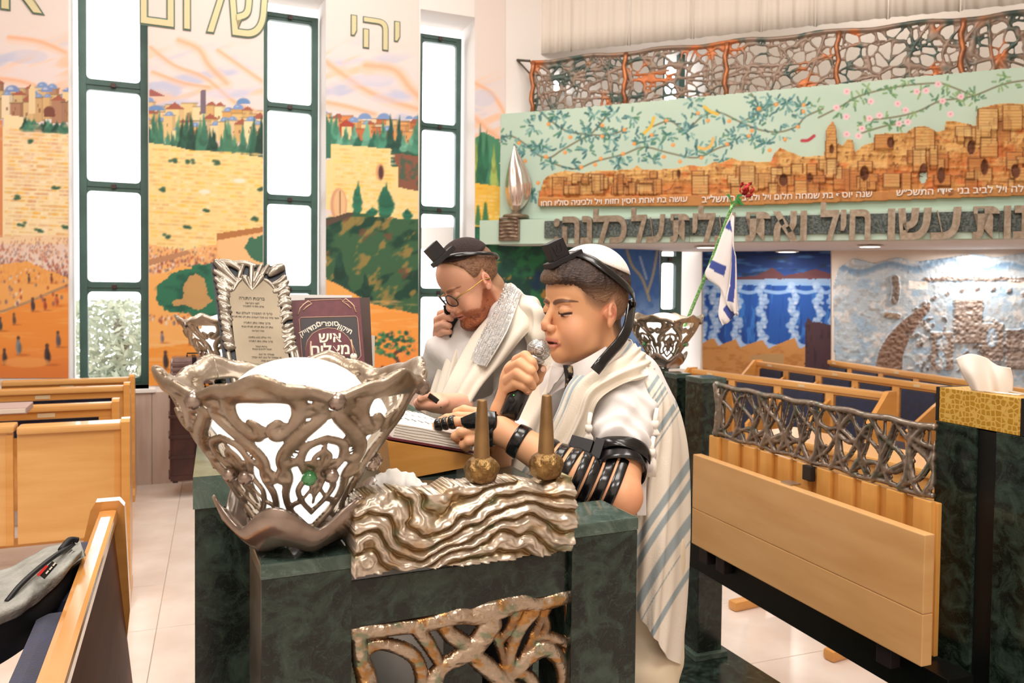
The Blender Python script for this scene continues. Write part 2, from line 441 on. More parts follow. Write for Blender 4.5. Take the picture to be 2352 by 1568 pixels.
def s_chain(p, pts, rs, k=.004):
    d = None
    for i in range(len(pts)-1):
        q = s_cap(p, pts[i], pts[i+1], rs[i], rs[i+1]); d = q if d is None else smin(d, q, k)
    return d
def nets(f, lo, hi, h):
    lo = np.asarray(lo, float); hi = np.asarray(hi, float); n = np.ceil((hi-lo)/h).astype(int)+1
    B = 6; nc = (n+B-1)//B+1
    ax = [lo[i]+(np.arange(nc[i])+.5)*B*h for i in range(3)]
    G = np.stack(np.meshgrid(*ax, indexing='ij'), -1).reshape(-1, 3).astype(np.float32)
    dc = f(G).reshape(nc)
    D = np.repeat(np.repeat(np.repeat(dc, B, 0), B, 1), B, 2)[:n[0], :n[1], :n[2]].astype(np.float32)
    mk = np.abs(D) < B*h*1.35
    I = np.argwhere(mk); pts = (lo+I*h).astype(np.float32)
    vals = np.concatenate([f(pts[i:i+400000]) for i in range(0, len(pts), 400000)])
    D[mk] = vals
    D[D == 0] = 1e-7
    ins = D < 0
    c8 = [ins[i:n[0]-1+i, j:n[1]-1+j, k:n[2]-1+k] for i in (0, 1) for j in (0, 1) for k in (0, 1)]
    tot = sum(c.astype(np.int8) for c in c8); act = (tot > 0) & (tot < 8)
    cid = np.full(act.shape, -1, np.int64); ci = np.argwhere(act); cid[act] = np.arange(len(ci))
    acc = np.zeros((len(ci), 3)); cnt = np.zeros(len(ci))
    corners = [(i, j, k) for i in (0, 1) for j in (0, 1) for k in (0, 1)]
    for a in corners:
        for b in corners:
            if sum(b)-sum(a) == 1 and all(y >= x for x, y in zip(a, b)):
                da = D[ci[:, 0]+a[0], ci[:, 1]+a[1], ci[:, 2]+a[2]]; db = D[ci[:, 0]+b[0], ci[:, 1]+b[1], ci[:, 2]+b[2]]
                x = (da < 0) != (db < 0); t = np.where(x, da/(da-db+1e-12), 0)
                pt = np.array(a)+t[:, None]*(np.array(b)-np.array(a)); acc[x] += pt[x]; cnt[x] += 1
    V = lo+(ci+acc/np.maximum(cnt, 1)[:, None])*h
    FS = []
    for axn in range(3):
        o1, o2 = [(1, 2), (2, 0), (0, 1)][axn]
        sl0 = [slice(1, -1)]*3; sl0[axn] = slice(0, -1); sl1 = list(sl0); sl1[axn] = slice(1, None)
        A = ins[tuple(sl0)]; Bn = ins[tuple(sl1)]; x = np.argwhere(A != Bn); off = np.ones(3, int); off[axn] = 0
        x = x+off; fl = ins[x[:, 0], x[:, 1], x[:, 2]]
        e1 = np.zeros(3, int); e1[o1] = 1; e2 = np.zeros(3, int); e2[o2] = 1
        g = lambda q: cid[q[:, 0], q[:, 1], q[:, 2]]
        q = np.stack([g(x), g(x-e1), g(x-e1-e2), g(x-e2)], 1)
        q[~fl] = q[~fl][:, ::-1]; FS.append(q)
    F = np.concatenate(FS); F = F[(F >= 0).all(1)]
    return V.astype(np.float32), F
def smoothstep(a, b, x):
    t = np.clip((x-a)/(b-a), 0, 1); return t*t*(3-2*t)
def mix(a, b, t): return np.asarray(a)*(1-t[..., None])+np.asarray(b)*t[..., None]
# ---------------- the room shell ----------------
LB, RB = bear(66.5), bear(111.5)
NL, NR = -bear(66.5-90), -bear(111.5-90)      # normals pointing into the room
NL = bear(156.5); NR = bear(201.5)
Z3 = np.array([0, 0, 1.0])
L0 = hitz(350, 1110, 0.0)
def onL(px, py, off=0.0): return hit(px, py, L0+NL*off, NL)
def sL(px, off=0.0, py=600): return float(np.dot(onL(px, py, off)-L0, LB))
def zL(px, py, off=0.0): return float(onL(px, py, off)[2])
K = onL(1612, 700)*np.array([1, 1, 0])
M_wall = mat('cream_plaster', '#F3EAE2', .8, var='#EFE3D9', scale=1.2)
M_white = mat('white_plaster', '#F1EAE6', .75)
M_floor = mat('floor_stone', '#EBDFD6', .22, var='#DFCFC4', scale=3.5, detail=5)
M_grout = mat('grout', '#BDAEA4', .8)
CEIL = 6.0
WD = .32                                        # depth of the window reveals
def wallseg(mb, s0, s1, z0, z1, org, d, n, th=.45):
    if s1-s0 < 1e-3 or z1-z0 < 1e-3: return
    M = frame(org, d); mb.box(s0, 0 if np.dot(Vector((M[0][1], M[1][1], M[2][1])), n) < 0 else -th, z0, s1, th if np.dot(Vector((M[0][1], M[1][1], M[2][1])), n) < 0 else 0, z1, M)
# window data: opening px left/right on the wall face, frame left/right px on the frame plane, opening top
ZS = zL(340, 882, -WD)                           # sill height
ZT = zL(607, 30, -WD)+.02
WIN = [dict(o=(160, 341), f=(182, 341), pane=(201, 323), bars=((186, 210), (418, 440), (647, 670))),
       dict(o=(605, 748), f=(601, 729), pane=(614, 714), bars=((238, 257), (448, 470), (655, 674))),
       dict(o=(962, 1090), f=(950, 1055), pane=(967, 1044), bars=((284, 300), (474, 492), (662, 682))),
       dict(o=(1516, 1612), f=(1505, 1565), pane=(1519, 1552), bars=((588, 604), (710, 729)))]
S0 = -9.0; S_END = float(np.dot(K-L0, LB))+.45
wb = MB(); cur = S0
for i, wd in enumerate(WIN):
    a, b = sL(wd['o'][0]), sL(wd['o'][1]); wd['s'] = (a, b)
    zt = CEIL-.6 if i == 0 else ZT+.12
    wd['zt'] = zt
    if i == 3:
        ga, gb, gz0, gz1 = sL(1262), sL(1325), zL(1292, 220), zL(1292, 148)
        wallseg(wb, cur, ga, 0, CEIL, L0, LB, NL); wallseg(wb, ga, gb, 0, gz0, L0, LB, NL); wallseg(wb, ga, gb, gz1, CEIL, L0, LB, NL); cur = gb
    wallseg(wb, cur, a, 0, CEIL, L0, LB, NL); wallseg(wb, a, b, 0, ZS, L0, LB, NL); wallseg(wb, a, b, zt, CEIL, L0, LB, NL); cur = b
wallseg(wb, cur, S_END, 0, CEIL, L0, LB, NL)
meta(wb.build('wall_left', M_white), kind='structure')
# right wall behind and under the gallery, with two small windows up in the gallery
def onR(px, py, off=0.0): return hit(px, py, K+NR*off, NR)
rb = MB(); RW = []
cur = 0.0
for (a, b, z0, z1) in RW:
    wallseg(rb, cur, a, 0, CEIL, K, RB, NR, .3); wallseg(rb, a, b, 0, z0, K, RB, NR, .3); wallseg(rb, a, b, z1, CEIL, K, RB, NR, .3); cur = b
wallseg(rb, cur, 9.5, 0, CEIL, K, RB, NR, .3)
wr_obj = meta(rb.build('wall_right', M_wall), kind='structure')
gl_pane = glass_mat('window_glass', (1, 1, 1), .05)
M_green = mat('hazy_green_paint', '#3B5A53', .4, var='#45665E', scale=5)  # green paint, lightened and greyed to carry the haze around the panes
for i, (a, b, z0, z1) in enumerate([(ga, gb, gz0, gz1)]):
    e = empty('window_%d' % (i+5), L0+LB*((a+b)/2)+Z3*z0, kind='structure')
    M = frame(L0, LB); mb = MB()
    ny = 1 if np.dot(Vector((M[0][1], M[1][1], M[2][1])), NL) > 0 else -1
    for (x0, x1, h0, h1) in ((a, a+.05, z0, z1), (b-.05, b, z0, z1), (a, b, z0, z0+.05), (a, b, z1-.05, z1), ((a+b)/2-.02, (a+b)/2+.02, z0, z1)):
        mb.box(x0, -ny*.1, h0, x1, -ny*.05, h1, M)
    mb.build('window_frame', mat('white_frame', '#E8E8E6', .5), e)
    mb = MB(); mb.box(a+.05, -ny*.08, z0+.05, b-.05, -ny*.072, z1-.05, M); mb.build('pane', gl_pane, e)
# the rest of the octagon (behind the camera) and the ceiling
PL = L0+LB*S0; PR = K+RB*9.5
def side_wall(name, A, B_):
    d = (B_-A); Ld = float(np.linalg.norm(d)); mb = MB(); mb.box(0, -.15, 0, Ld, .15, CEIL, frame(A, d)); meta(mb.build(name, M_wall), kind='structure')
PBL = PL+bear(156.5)*7.0; PBR = PR+bear(201.5)*11.0
side_wall('wall_back_left', PL*[1, 1, 0], PBL*[1, 1, 0]); side_wall('wall_back', PBL*[1, 1, 0], PBR*[1, 1, 0]); side_wall('wall_back_right', PR*[1, 1, 0], PBR*[1, 1, 0])
cen = (PL+PR)/2
mb = MB(); mb.box(-16, -14, CEIL, 16, 14, CEIL+.2, Matrix.Translation((0, 2, 0))); meta(mb.build('ceiling', mat('ceiling_paint', '#F7F2EC', .8)), kind='structure')
mb = MB(); mb.box(-16, -14, -.1, 16, 14, -.006, Matrix.Translation((0, 2, 0))); floor = meta(mb.build('floor', M_grout), kind='structure')
# floor tiles (pieces), laid parallel to the reading platform
D3 = bear(-20.3); D4 = bear(69.7)
T0 = hitz(378, 1340, 0)
tile_me = None
TS = .62
for i in range(-6, 12):
    for j in range(-6, 14):
        c = T0*[1, 1, 0]+D4*(TS*(i+.5))+D3*(TS*(j+.5))
        if c[1] < .6: continue
        u = np.dot(c-CAM, RT)/max(np.dot(c-CAM, FW), .1)*F_PX+CX
        v = CY-np.dot(c-CAM, UP)/max(np.dot(c-CAM, FW), .1)*F_PX
        if u < -300 or u > 2650 or v > 1950 or np.dot(c-L0, NL) < .25 or np.dot(c-K, NR) < .25: continue
        if tile_me is None:
            q = MB(); q.bbox(-TS/2+.0015, -TS/2+.0015, -.02, TS/2-.0015, TS/2-.0015, 0, .0015); tile_me = q.mesh(); tile_me.materials.append(M_floor)
        o = bpy.data.objects.new('tile', tile_me); C.objects.link(o); o.location = c; o.rotation_euler = (0, 0, -math.radians(-20.3)); o.parent = floor
# ---------------- windows of the left wall ----------------
FOFF = -WD
for i, wd in enumerate(WIN):
    FOFF = -WD if i < 3 else -.11
    fs = [np.dot(onL(x, 600, FOFF)-L0, LB) for x in wd['f']]; ps = [np.dot(onL(x, 600, FOFF)-L0, LB) for x in wd['pane']]
    a0, b0 = wd['s']; fs = [max(fs[0], a0+.001), min(fs[1], b0-.001)]
    if i == 0: fs = [fs[0], b0-.001]
    zt = wd['zt']-.005
    xm = (wd['f'][0]+wd['f'][1])/2
    zb = [(zL(xm, y1, FOFF), zL(xm, y0, FOFF)) for (y0, y1) in wd['bars']]
    e = empty('window_%d' % (i+1), L0+LB*((fs[0]+fs[1])/2)+Z3*ZS, kind='structure')
    M = frame(L0, LB); sg = 1 if np.dot(Vector((M[0][1], M[1][1], M[2][1])), NL) > 0 else -1
    Y = lambda o: sg*o
    def bx(mb, x0, x1, z0, z1, o0, o1, bev=.004): mb.bbox(x0, min(Y(o0), Y(o1)), z0, x1, max(Y(o0), Y(o1)), z1, bev, M)
    ztop = zL(xm, 22, FOFF)*0+wd['zt']-.01
    if i in (1, 2): ztop = ZT
    mb = MB(); bx(mb, fs[0], ps[0], ZS, ztop, FOFF-.05, FOFF+.01); mb.build('window_frame', M_green, e)
    mb = MB(); bx(mb, ps[1], fs[1], ZS, ztop, FOFF-.05, FOFF+.01); mb.build('window_frame', M_green, e)
    zbot = (ZS, ZS+.06)
    rails = [zbot]+sorted(zb)
    if i == 0:
        pitch = zb[0][1]-zb[1][1]; rails += [(zb[0][0]+pitch*k, zb[0][1]+pitch*k) for k in range(1, 2)]
    if i < 3: rails = rails+[(ztop-.07, ztop)]
    for (z0, z1) in rails:
        mb = MB(); bx(mb, ps[0], ps[1], z0, z1, FOFF-.05, FOFF+.008)
        mb.box(ps[0], min(Y(FOFF+.008), Y(FOFF+.02)), (z0+z1)/2-.006, ps[1], max(Y(FOFF+.008), Y(FOFF+.02)), (z0+z1)/2+.006, M)
        rl = mb.build('window_rail', M_green, e)
        mb = MB(); cx_ = (ps[0]+ps[1])/2; bx(mb, cx_-.018, cx_+.018, (z0+z1)/2-.018, (z0+z1)/2+.018, FOFF+.012, FOFF+.04)
        mb.build('latch', mat('dark_metal_latch', '#4A3A3A', .4, .6), rl)
    for (ra, rb_) in zip(rails[:-1], rails[1:]):
        z0, z1 = ra[1], rb_[0]
        if z1-z0 < .1: continue
        mb = MB(); bx(mb, ps[0]-.01, ps[1]+.01, z0-.01, z1+.01, FOFF-.025, FOFF-.019, .001); mb.build('pane', gl_pane, e)
        # rounded inner corners of the casement
        mb = MB(); r = .035
        for (cx_, cz, sx, sz) in ((ps[0], z0, 1, 1), (ps[1], z0, -1, 1), (ps[0], z1, 1, -1), (ps[1], z1, -1, -1)):
            poly = [(0, 0), (r, 0)]+[(r-r*math.sin(t), r-r*math.cos(t)) for t in np.linspace(0, math.pi/2, 5)]+[(0, r)]
            n = len(poly); V = []
            for yy in (Y(FOFF-.04), Y(FOFF+.005)): V += [M @ Vector((cx_+sx*u, yy, cz+sz*v)) for u, v in poly]
            mb.add(V, [tuple(range(n)), tuple(range(n, 2*n))]+[(k, (k+1) % n, n+(k+1) % n, n+k) for k in range(n)])
        mb.build('casement', M_green, e)
    if i < 3:
        mb = MB(); mb.bbox(a0-.03*(i == 0), min(Y(FOFF+.01), Y(.05)), ZS-.03, b0+.05, max(Y(FOFF+.01), Y(.05)), ZS, .004, M)
        mb.build('window_sill', mat('white_stone_sill', '#F4EFEB', .35), e)
# wainscot slabs under the painted wall
wn = empty('baseboard_left', L0, kind='structure')
M = frame(L0, LB); sg = 1 if np.dot(Vector((M[0][1], M[1][1], M[2][1])), NL) > 0 else -1
M_wains = mat('wainscot_stone', '#CDB8AC', .35, var='#C2AA9C', scale=3, stretch=(8, 8, 1))
for k in range(-6, 9):
    x0, x1 = k*.6, k*.6+.596
    mb = MB(); mb.bbox(x0, min(0, sg*.03), 0, x1, max(0, sg*.03), ZS-.03, .002, M); mb.build('panel', M_wains, wn)

# ---------------- painted murals on the left wall ----------------
rs = np.random.RandomState(4)
cv = Canvas(-80, -12, 1530, 888, 2.5, '#E9DBD5')
X, Y_ = cv.X, cv.Y
up = smoothstep(110, 200, Y_-.12*(X-300)*0)*(1)
n1 = vnoise((X*.8-Y_*1.3)/90, (X*.35+Y_)/34, 3); n2 = vnoise((X*.8-Y_*1.1)/150+7, (X*.38+Y_*.9)/26, 8)
# slanting dawn sky
sl = Y_-.62*(X % 420)
sky = mix(Canvas.rgb('#EADAD9'), Canvas.rgb('#C6C7DE'), smoothstep(-.05, .5, n1))
sky = mix(sky, Canvas.rgb('#F6C6A6'), smoothstep(.12, .5, n2)*.85)
m_sky = smoothstep(60, 170, Y_-.28*(X-850)*(X > 700)-(-20)*(X < 160))*(Y_ < 420)
cv.C = cv.C*(1-m_sky[..., None])+sky*m_sky[..., None]
for pts, w_ in [([(345, 108), (400, 150), (470, 178), (540, 235), (605, 262)], 4), ([(410, 92), (455, 112), (480, 150), (520, 190)], 6), ([(350, 165), (420, 190), (480, 200)], 4),
                ([(500, 115), (550, 150), (600, 185)], 4), ([(748, 142), (800, 180), (850, 212), (900, 232), (965, 252)], 6), ([(840, 150), (905, 160), (940, 200), (965, 225)], 8),
                ([(750, 235), (800, 245), (860, 262)], 5), ([(1090, 270), (1120, 298), (1150, 320)], 6), ([(0, 180), (60, 190), (130, 218)], 5), ([(20, 85), (90, 95), (150, 120)], 5),
                ([(1090, 190), (1130, 215), (1160, 262)], 4)]:
    cv.line([(a+3, b+4) for a, b in pts], w_*2.2, '#F2CDB8', .45); cv.line([(a+1, b+1) for a, b in pts], w_*1.2, '#F1B890', .4); cv.line(pts, w_*.5, '#EFAA80', .5)
for (x, y, a, b) in ((1110, 225, 28, 20), (60, 130, 50, 16), (420, 240, 60, 12), (520, 215, 50, 12), (850, 185, 60, 14), (900, 225, 50, 12)): cv.ell(x, y, a, b, '#C9CBE4', .45)

def houses(x0, x1, ytop, ybot, seed, pal, dome=.25, big=1.0):
    r = np.random.RandomState(seed); x = x0-10
    for row in range(3):
        x = x0-12
        while x < x1:
            w_ = r.uniform(16, 40)*big; h = r.uniform(26, 56)*big; yb = ybot+r.uniform(-6, 6)-(2-row)*14*big+.06*(x-x0)
            yt = max(yb-h, ytop+(x-x0)*.1); c = Canvas.rgb(pal[r.randint(len(pal))])*(.92+.1*r.rand())
            cv.poly([(x, yb), (x, yt), (x+w_, yt), (x+w_, yb)], c); cv.poly([(x+w_*.72, yb), (x+w_*.72, yt), (x+w_, yt), (x+w_, yb)], c*.82, .6)
            cv.line([(x, yt), (x+w_, yt)], 1.2, c*.6, .7, False)
            q = r.rand()
            if q < dome: cv.ell(x+w_/2, yt, w_*.36, w_*.34, '#7F9BCB', 1, True); cv.ell(x+w_*.42, yt-w_*.1, w_*.12, w_*.12, '#B7C9E6', .7, True)
            elif q < dome+.2: cv.poly([(x-2, yt), (x+w_/2, yt-w_*.4), (x+w_+2, yt)], '#A8604E')
            for k in range(r.randint(1, 4)):
                wx = x+r.uniform(.12, .7)*w_; wy = yt+r.uniform(.2, .65)*(yb-yt); cv.poly([(wx, wy+7*big), (wx, wy), (wx+4*big, wy), (wx+4*big, wy+7*big)], '#8C6248', .75)
            x += w_*r.uniform(.55, .95)
def trees(x0, x1, yb, hmin, hmax, seed, cols=('#2E5B4A', '#3E7560', '#254A3E', '#4C8468'), dens=10, slope=.06):
    r = np.random.RandomState(seed); x = x0
    while x < x1:
        h = r.uniform(hmin, hmax); w_ = r.uniform(9, 17); c = cols[r.randint(len(cols))]; y0 = yb+slope*(x-x0)
        for k in range(7):
            t = k/6; cv.ell(x+r.uniform(-2, 2), y0-h*t, w_*(1-t*.85), h*.13+4, Canvas.rgb(c)*(.85+.3*r.rand()), .9)
        x += r.uniform(.5, 1.5)*dens
def bricks(x0, x1, yf0, yf1, seed, cols, n=260, a=.6, slope=.05):
    r = np.random.RandomState(seed)
    for k in range(n):
        x = r.uniform(x0, x1); y = r.uniform(yf0, yf1); y = round(y/9)*9; l = r.uniform(5, 15)
        cv.line([(x, y+slope*(x-x0)), (x+l, y+slope*(x+l-x0))], r.uniform(1.2, 3.2), cols[r.randint(len(cols))], a*r.uniform(.5, 1), False)
def tufts(pts, s=1.0, c='#38604A'):
    for (x, y) in pts:
        for k in range(5): cv.ell(x+rs.uniform(-8, 8)*s, y+rs.uniform(-4, 4)*s, 5*s, 3.4*s, c, .85)
def crowd(x0, x1, y0, y1, n, seed, fall=1.0, size=3.0):
    r = np.random.RandomState(seed); cc = ['#B9694F', '#8D5B55', '#E9D9CF', '#C98A6B', '#A74A3A', '#F2E2D2', '#7A6A78', '#D8A27E']
    for k in range(n):
        t = r.rand()**fall; y = y0+(y1-y0)*t; x = r.uniform(x0, x1); s = size*(.6+.8*t)
        cv.ell(x, y, s*.8, s*1.3, cc[r.randint(len(cc))], .8)
def figure(x, y, s, c):
    cv.ell(x+s*1.3, y+s*2.5, s*1.9, s*.35, '#B8602A', .6); cv.ell(x, y, s*.65, s*2.3, c, .95); cv.ell(x, y-s*2.4, s*.5, s*.55, '#5E3A30', .95); cv.ell(x+s*.5, y+s*.6, s*.5, s*1.4, Canvas.rgb(c)*.7, .7)
# left strip (A) and second strip (B): city, trees, wall, crowd, plaza
houses(-80, 160, 185, 268, 11, ['#EBCF9F', '#E2C08C', '#F0DCBB', '#D9B27E', '#B4866A'], .35, 1.0)
for (x, r_) in ((28, 17), (108, 14), (155, 10)): cv.ell(x, 210, r_, r_*.85, '#7E93C2', 1, True); cv.ell(x-4, 206, r_*.4, r_*.4, '#C5D0EA', .8, True)
cv.poly([(66, 262), (66, 205), (74, 192), (82, 205), (82, 262)], '#EAD0A4'); cv.ell(113, 256, 13, 12, '#7B4A3C', 1); cv.poly([(100, 268), (100, 256), (126, 256), (126, 268)], '#7B4A3C')
houses(340, 610, 210, 318, 23, ['#F0CE93', '#E9BF7F', '#F3DDAE', '#DDAA68', '#E8C9A0'], .3, 1.05)
cv.poly([(460, 262), (460, 208), (472, 206), (472, 262)], '#7B6A78'); cv.ell(559, 238, 16, 13, '#6F93C4', 1, True); cv.ell(358, 253, 20, 11, '#6F93C4', 1, True); cv.poly([(342, 222), (345, 203), (378, 220)], '#A4605A')
trees(345, 610, 342, 30, 78, 5, dens=13, slope=.04)
cv.poly([(-80, 285), (8, 290), (8, 262), (50, 268), (58, 282), (160, 305), (160, 560), (-80, 560)], '#F6E0B4'); trees(58, 162, 296, 8, 22, 6, dens=9)
cv.poly([(-80, 270), (5, 275), (5, 545), (-80, 560)], '#D98E5C')
bricks(10, 158, 300, 540, 31, ['#F2B84E', '#EBC98C', '#E3B77A', '#D9A27C', '#FBEBCB'], 700, .7)
m = (X < 160)*(Y_ > 285)*(Y_ < 420); cv.put(m*smoothstep(-.2, .5, vnoise(X/22, Y_/16, 12)), '#EBC7A6', .45)
cv.poly([(338, 328), (380, 332), (440, 345), (520, 350), (608, 362), (608, 620), (338, 620)], '#F7DA98', wob=2)
bricks(340, 605, 340, 560, 32, ['#F6C85A', '#EFD08E', '#E9BC72', '#DDB07A', '#FCEBC0'], 900, .6)
tufts([(395, 370), (438, 370), (497, 373), (375, 435), (598, 435), (470, 485), (583, 503), (432, 520), (385, 542)], 1.0)
tufts([(70, 325), (128, 430), (40, 453), (50, 515), (90, 530), (150, 520)], .9)
for (x, y) in ((470, 440), (550, 415)): cv.ell(x, y, 14, 5, '#FBEFE2', .85)
crowd(-80, 160, 545, 650, 900, 41, .8, 2.6)
cv.put(((X < 162)*(Y_ > 540))*smoothstep(640, 560, Y_), '#E9B795', .35)
cv.poly([(-80, 618), (60, 600), (160, 640), (160, 900), (-80, 900)], '#F2A955', .9, wob=3)
cv.poly([(-80, 735), (10, 718), (160, 655), (160, 900), (-80, 900)], '#EE9440', wob=2); cv.line([(-80, 728), (8, 714), (60, 695), (160, 653)], 3, '#B28E6C', 1, False)
mm = (X < 162)*(Y_ > 660); cv.put(mm*smoothstep(0, .6, vnoise(X/80, Y_/9, 15)), '#F6B368', .6); cv.put(mm*smoothstep(780, 860, Y_), '#DD7B3A', .8)
crowd(0, 158, 610, 700, 60, 42, 1, 3)
for a in [(75, 700, 6, '#4C4048'), (32, 733, 5, '#6A5048'), (0, 745, 6, '#4A5058'), (42, 795, 8, '#7D8794'), (133, 780, 7, '#6C5E68'), (108, 815, 9, '#3E3238'), (10, 820, 7, '#4A3A38'), (66, 640, 4, '#6A5048'), (118, 640, 4, '#8A4A38'), (103, 700, 5, '#B8503A'), (130, 690, 5, '#C8604A')]: figure(*a)
cv.ell(60, 832, 55, 12, '#EFA35A', .8)
# strip B, lower part
cv.poly([(338, 560), (420, 575), (498, 560), (498, 545), (608, 522), (608, 900), (338, 900)], '#F3B878', wob=2)
crowd(338, 500, 568, 625, 260, 43, 1, 2.5)
cv.poly([(338, 596), (430, 575), (440, 582), (338, 612)], '#BE8A66'); cv.poly([(498, 536), (608, 520), (608, 532), (498, 552)], '#B77A48'); cv.poly([(500, 552), (608, 534), (608, 640), (520, 600), (500, 585)], '#F2C48C')
cv.poly([(338, 640), (420, 610), (608, 640), (608, 900), (338, 900)], '#F4B468'); cv.poly([(338, 800), (608, 770), (608, 900), (338, 900)], '#F09A3E', .9, wob=4)
cv.poly([(358, 690), (362, 660), (395, 630), (450, 608), (520, 598), (608, 610), (608, 740), (500, 735), (430, 722), (380, 712)], '#2F7559', wob=7)
cv.put((X > 338)*(X < 608)*(Y_ > 600)*(Y_ < 740)*smoothstep(.1, .5, vnoise(X/26, Y_/22, 51))*((X-480)**2/130**2+(Y_-668)**2/58**2 < 1), '#1F5446', .7)
cv.poly([(425, 645), (445, 625), (470, 640), (485, 690), (455, 715), (430, 700), (405, 706), (395, 690), (418, 680)], '#E0A266', .85, wob=9, seed=33); cv.poly([(562, 570), (575, 548), (608, 540), (608, 600), (580, 596)], '#2E6B56', .9, wob=6, seed=7)
cv.put((X > 338)*(X < 608)*(Y_ > 735)*smoothstep(.0, .5, vnoise(X/60, Y_/8, 53)), '#F8C98E', .5)
crowd(338, 608, 722, 742, 90, 45, 1, 3)
for a in [(372, 775, 5, '#8A7A90'), (380, 828, 8, '#3E3238'), (436, 780, 5, '#8A5A48')]: figure(*a)
# strip C
houses(748, 968, 262, 326, 27, ['#E8A96C', '#F0CE9A', '#D98A4E', '#F3DDB8', '#C9744A'], .3, .95)
for (x, r_) in ((838, 16), (882, 16), (940, 9), (957, 9)): cv.ell(x, 274, r_, r_*.9, '#7E9CCB', 1, True)
cv.poly([(780, 285), (795, 274), (815, 285), (815, 325), (780, 325)], '#B04A38'); cv.poly([(784, 322), (784, 292), (808, 292), (808, 322)], '#F0D49C')
cv.poly([(748, 325), (860, 320), (965, 340), (965, 440), (900, 440), (748, 360)], '#35604E', wob=3); trees(750, 965, 338, 14, 66, 9, ('#4A8C74', '#2F6B5A', '#6AA890', '#27544A'), 15, .02)
cv.poly([(748, 262), (760, 290), (760, 360), (748, 365)], '#3E7560')
cv.poly([(898, 352), (965, 358), (965, 440), (912, 440), (912, 380)], '#8C5A48', wob=4); cv.put((X > 898)*(X < 965)*(Y_ > 350)*(Y_ < 440)*smoothstep(.05, .5, vnoise(X/12, Y_/12, 61)), '#3F6350', .8)
cv.poly([(748, 368), (760, 366), (760, 330), (898, 342), (898, 382), (914, 384), (914, 430), (965, 440), (965, 510), (860, 505), (748, 480)], '#F7DA9A', wob=1)
bricks(762, 895, 338, 480, 63, ['#F6C85A', '#EFD08E', '#E9BC72', '#FCEBC0'], 330, .55); bricks(750, 965, 440, 500, 64, ['#F6C85A', '#EFD08E', '#FCEBC0'], 130, .5)
cv.ell(873, 395, 10, 20, '#E0A878', 1); cv.ell(875, 396, 6, 16, '#5A3A38', 1); cv.ell(778, 470, 19, 38, '#D9A080', 1); cv.ell(780, 470, 14, 34, '#E9C090', 1); cv.line([(781, 440), (781, 490)], 1.5, '#8A5A48', 1, False)
cv.poly([(748, 500), (800, 492), (830, 488), (870, 500), (965, 505), (965, 740), (748, 740)], '#3A6344', wob=3)
g = (X > 748)*(X < 968)*(Y_ > 498); d = vnoise((X-Y_)/60, (X*.6+Y_)/30, 66)
cv.put(g*(Y_ < 720)*smoothstep(.0, .35, d), '#163F33', .9); cv.put(g*(Y_ < 720)*smoothstep(.15, .5, vnoise((X-Y_)/40+9, (X+Y_)/20, 67)), '#A08448', .85)
cv.put(g*(Y_ < 700)*smoothstep(.3, .6, vnoise((X+Y_)/20+3, (X-Y_)/50, 68)), '#8A4A38', .6)
cv.poly([(748, 505), (800, 487), (820, 490), (748, 520)], '#5A4A40')
for (x, y, h, w_) in ((821, 487, 60, 9), (886, 492, 62, 17), (935, 500, 16, 9), (855, 492, 12, 10)):
    for k in range(9): t = k/8; cv.ell(x+rs.uniform(-2, 2), y-h*t, w_*math.sin(math.pi*min(1, .25+t*.75))+2, h*.1+3, Canvas.rgb('#2B7058')*(.8+.35*rs.rand()), .95)
for (x, y, h, w_) in ((782, 680, 90, 26), (840, 700, 60, 16)):
    for k in range(10): t = k/9; cv.ell(x+rs.uniform(-4, 4), y-h*t, w_*(1-t*.8), h*.1+5, Canvas.rgb('#20483C')*(.8+.4*rs.rand()), .95)
cv.poly([(748, 655), (800, 670), (860, 700), (965, 722), (965, 900), (748, 900)], '#F4A14A', wob=3); cv.put(g*(Y_ > 690)*smoothstep(0, .5, vnoise(X/50, Y_/7, 70)), '#FABE78', .6)
cv.poly([(748, 640), (780, 655), (840, 690), (820, 712), (748, 680)], '#F2B060'); cv.put((X > 748)*(X < 965)*(Y_ > 800), '#EE8A3A', .6)
cv.line([(905, 852), (915, 832), (905, 815), (925, 800)], 4, '#6A4038', 1); cv.line([(905, 852), (890, 850), (878, 842)], 3, '#6A4038', 1)
for k in range(90):
    a = rs.rand()*6.28; q = rs.rand()**.6; x = 905+50*q*math.cos(a); y = 790+34*q*math.sin(a); cv.ell(x, y, 5, 4, ['#2E7050', '#4A8A58', '#1F5440'][k % 3], .9)
for k in range(40): cv.ell(870+rs.rand()*90, 760+rs.rand()*60, 2.6, 2.6, '#E88A50', .9)
# strip D beside the gallery
cv.poly([(1090, 320), (1105, 300), (1150, 322), (1150, 430), (1090, 425)], '#4C8A68', wob=5); trees(1092, 1150, 420, 60, 115, 14, ('#4A9070', '#2F6B50', '#6AA878', '#A8B860'), 12)
cv.poly([(1088, 420), (1150, 428), (1150, 520), (1088, 520)], '#F4C24E'); bricks(1090, 1148, 425, 515, 71, ['#F0A83A', '#FBE0A0'], 60, .5)
for (x, y) in ((1098, 512), (1115, 505)):
    for k in range(6): cv.ell(x, y-k*7, 8*(1-k/8), 6, '#3F7A50', .9)
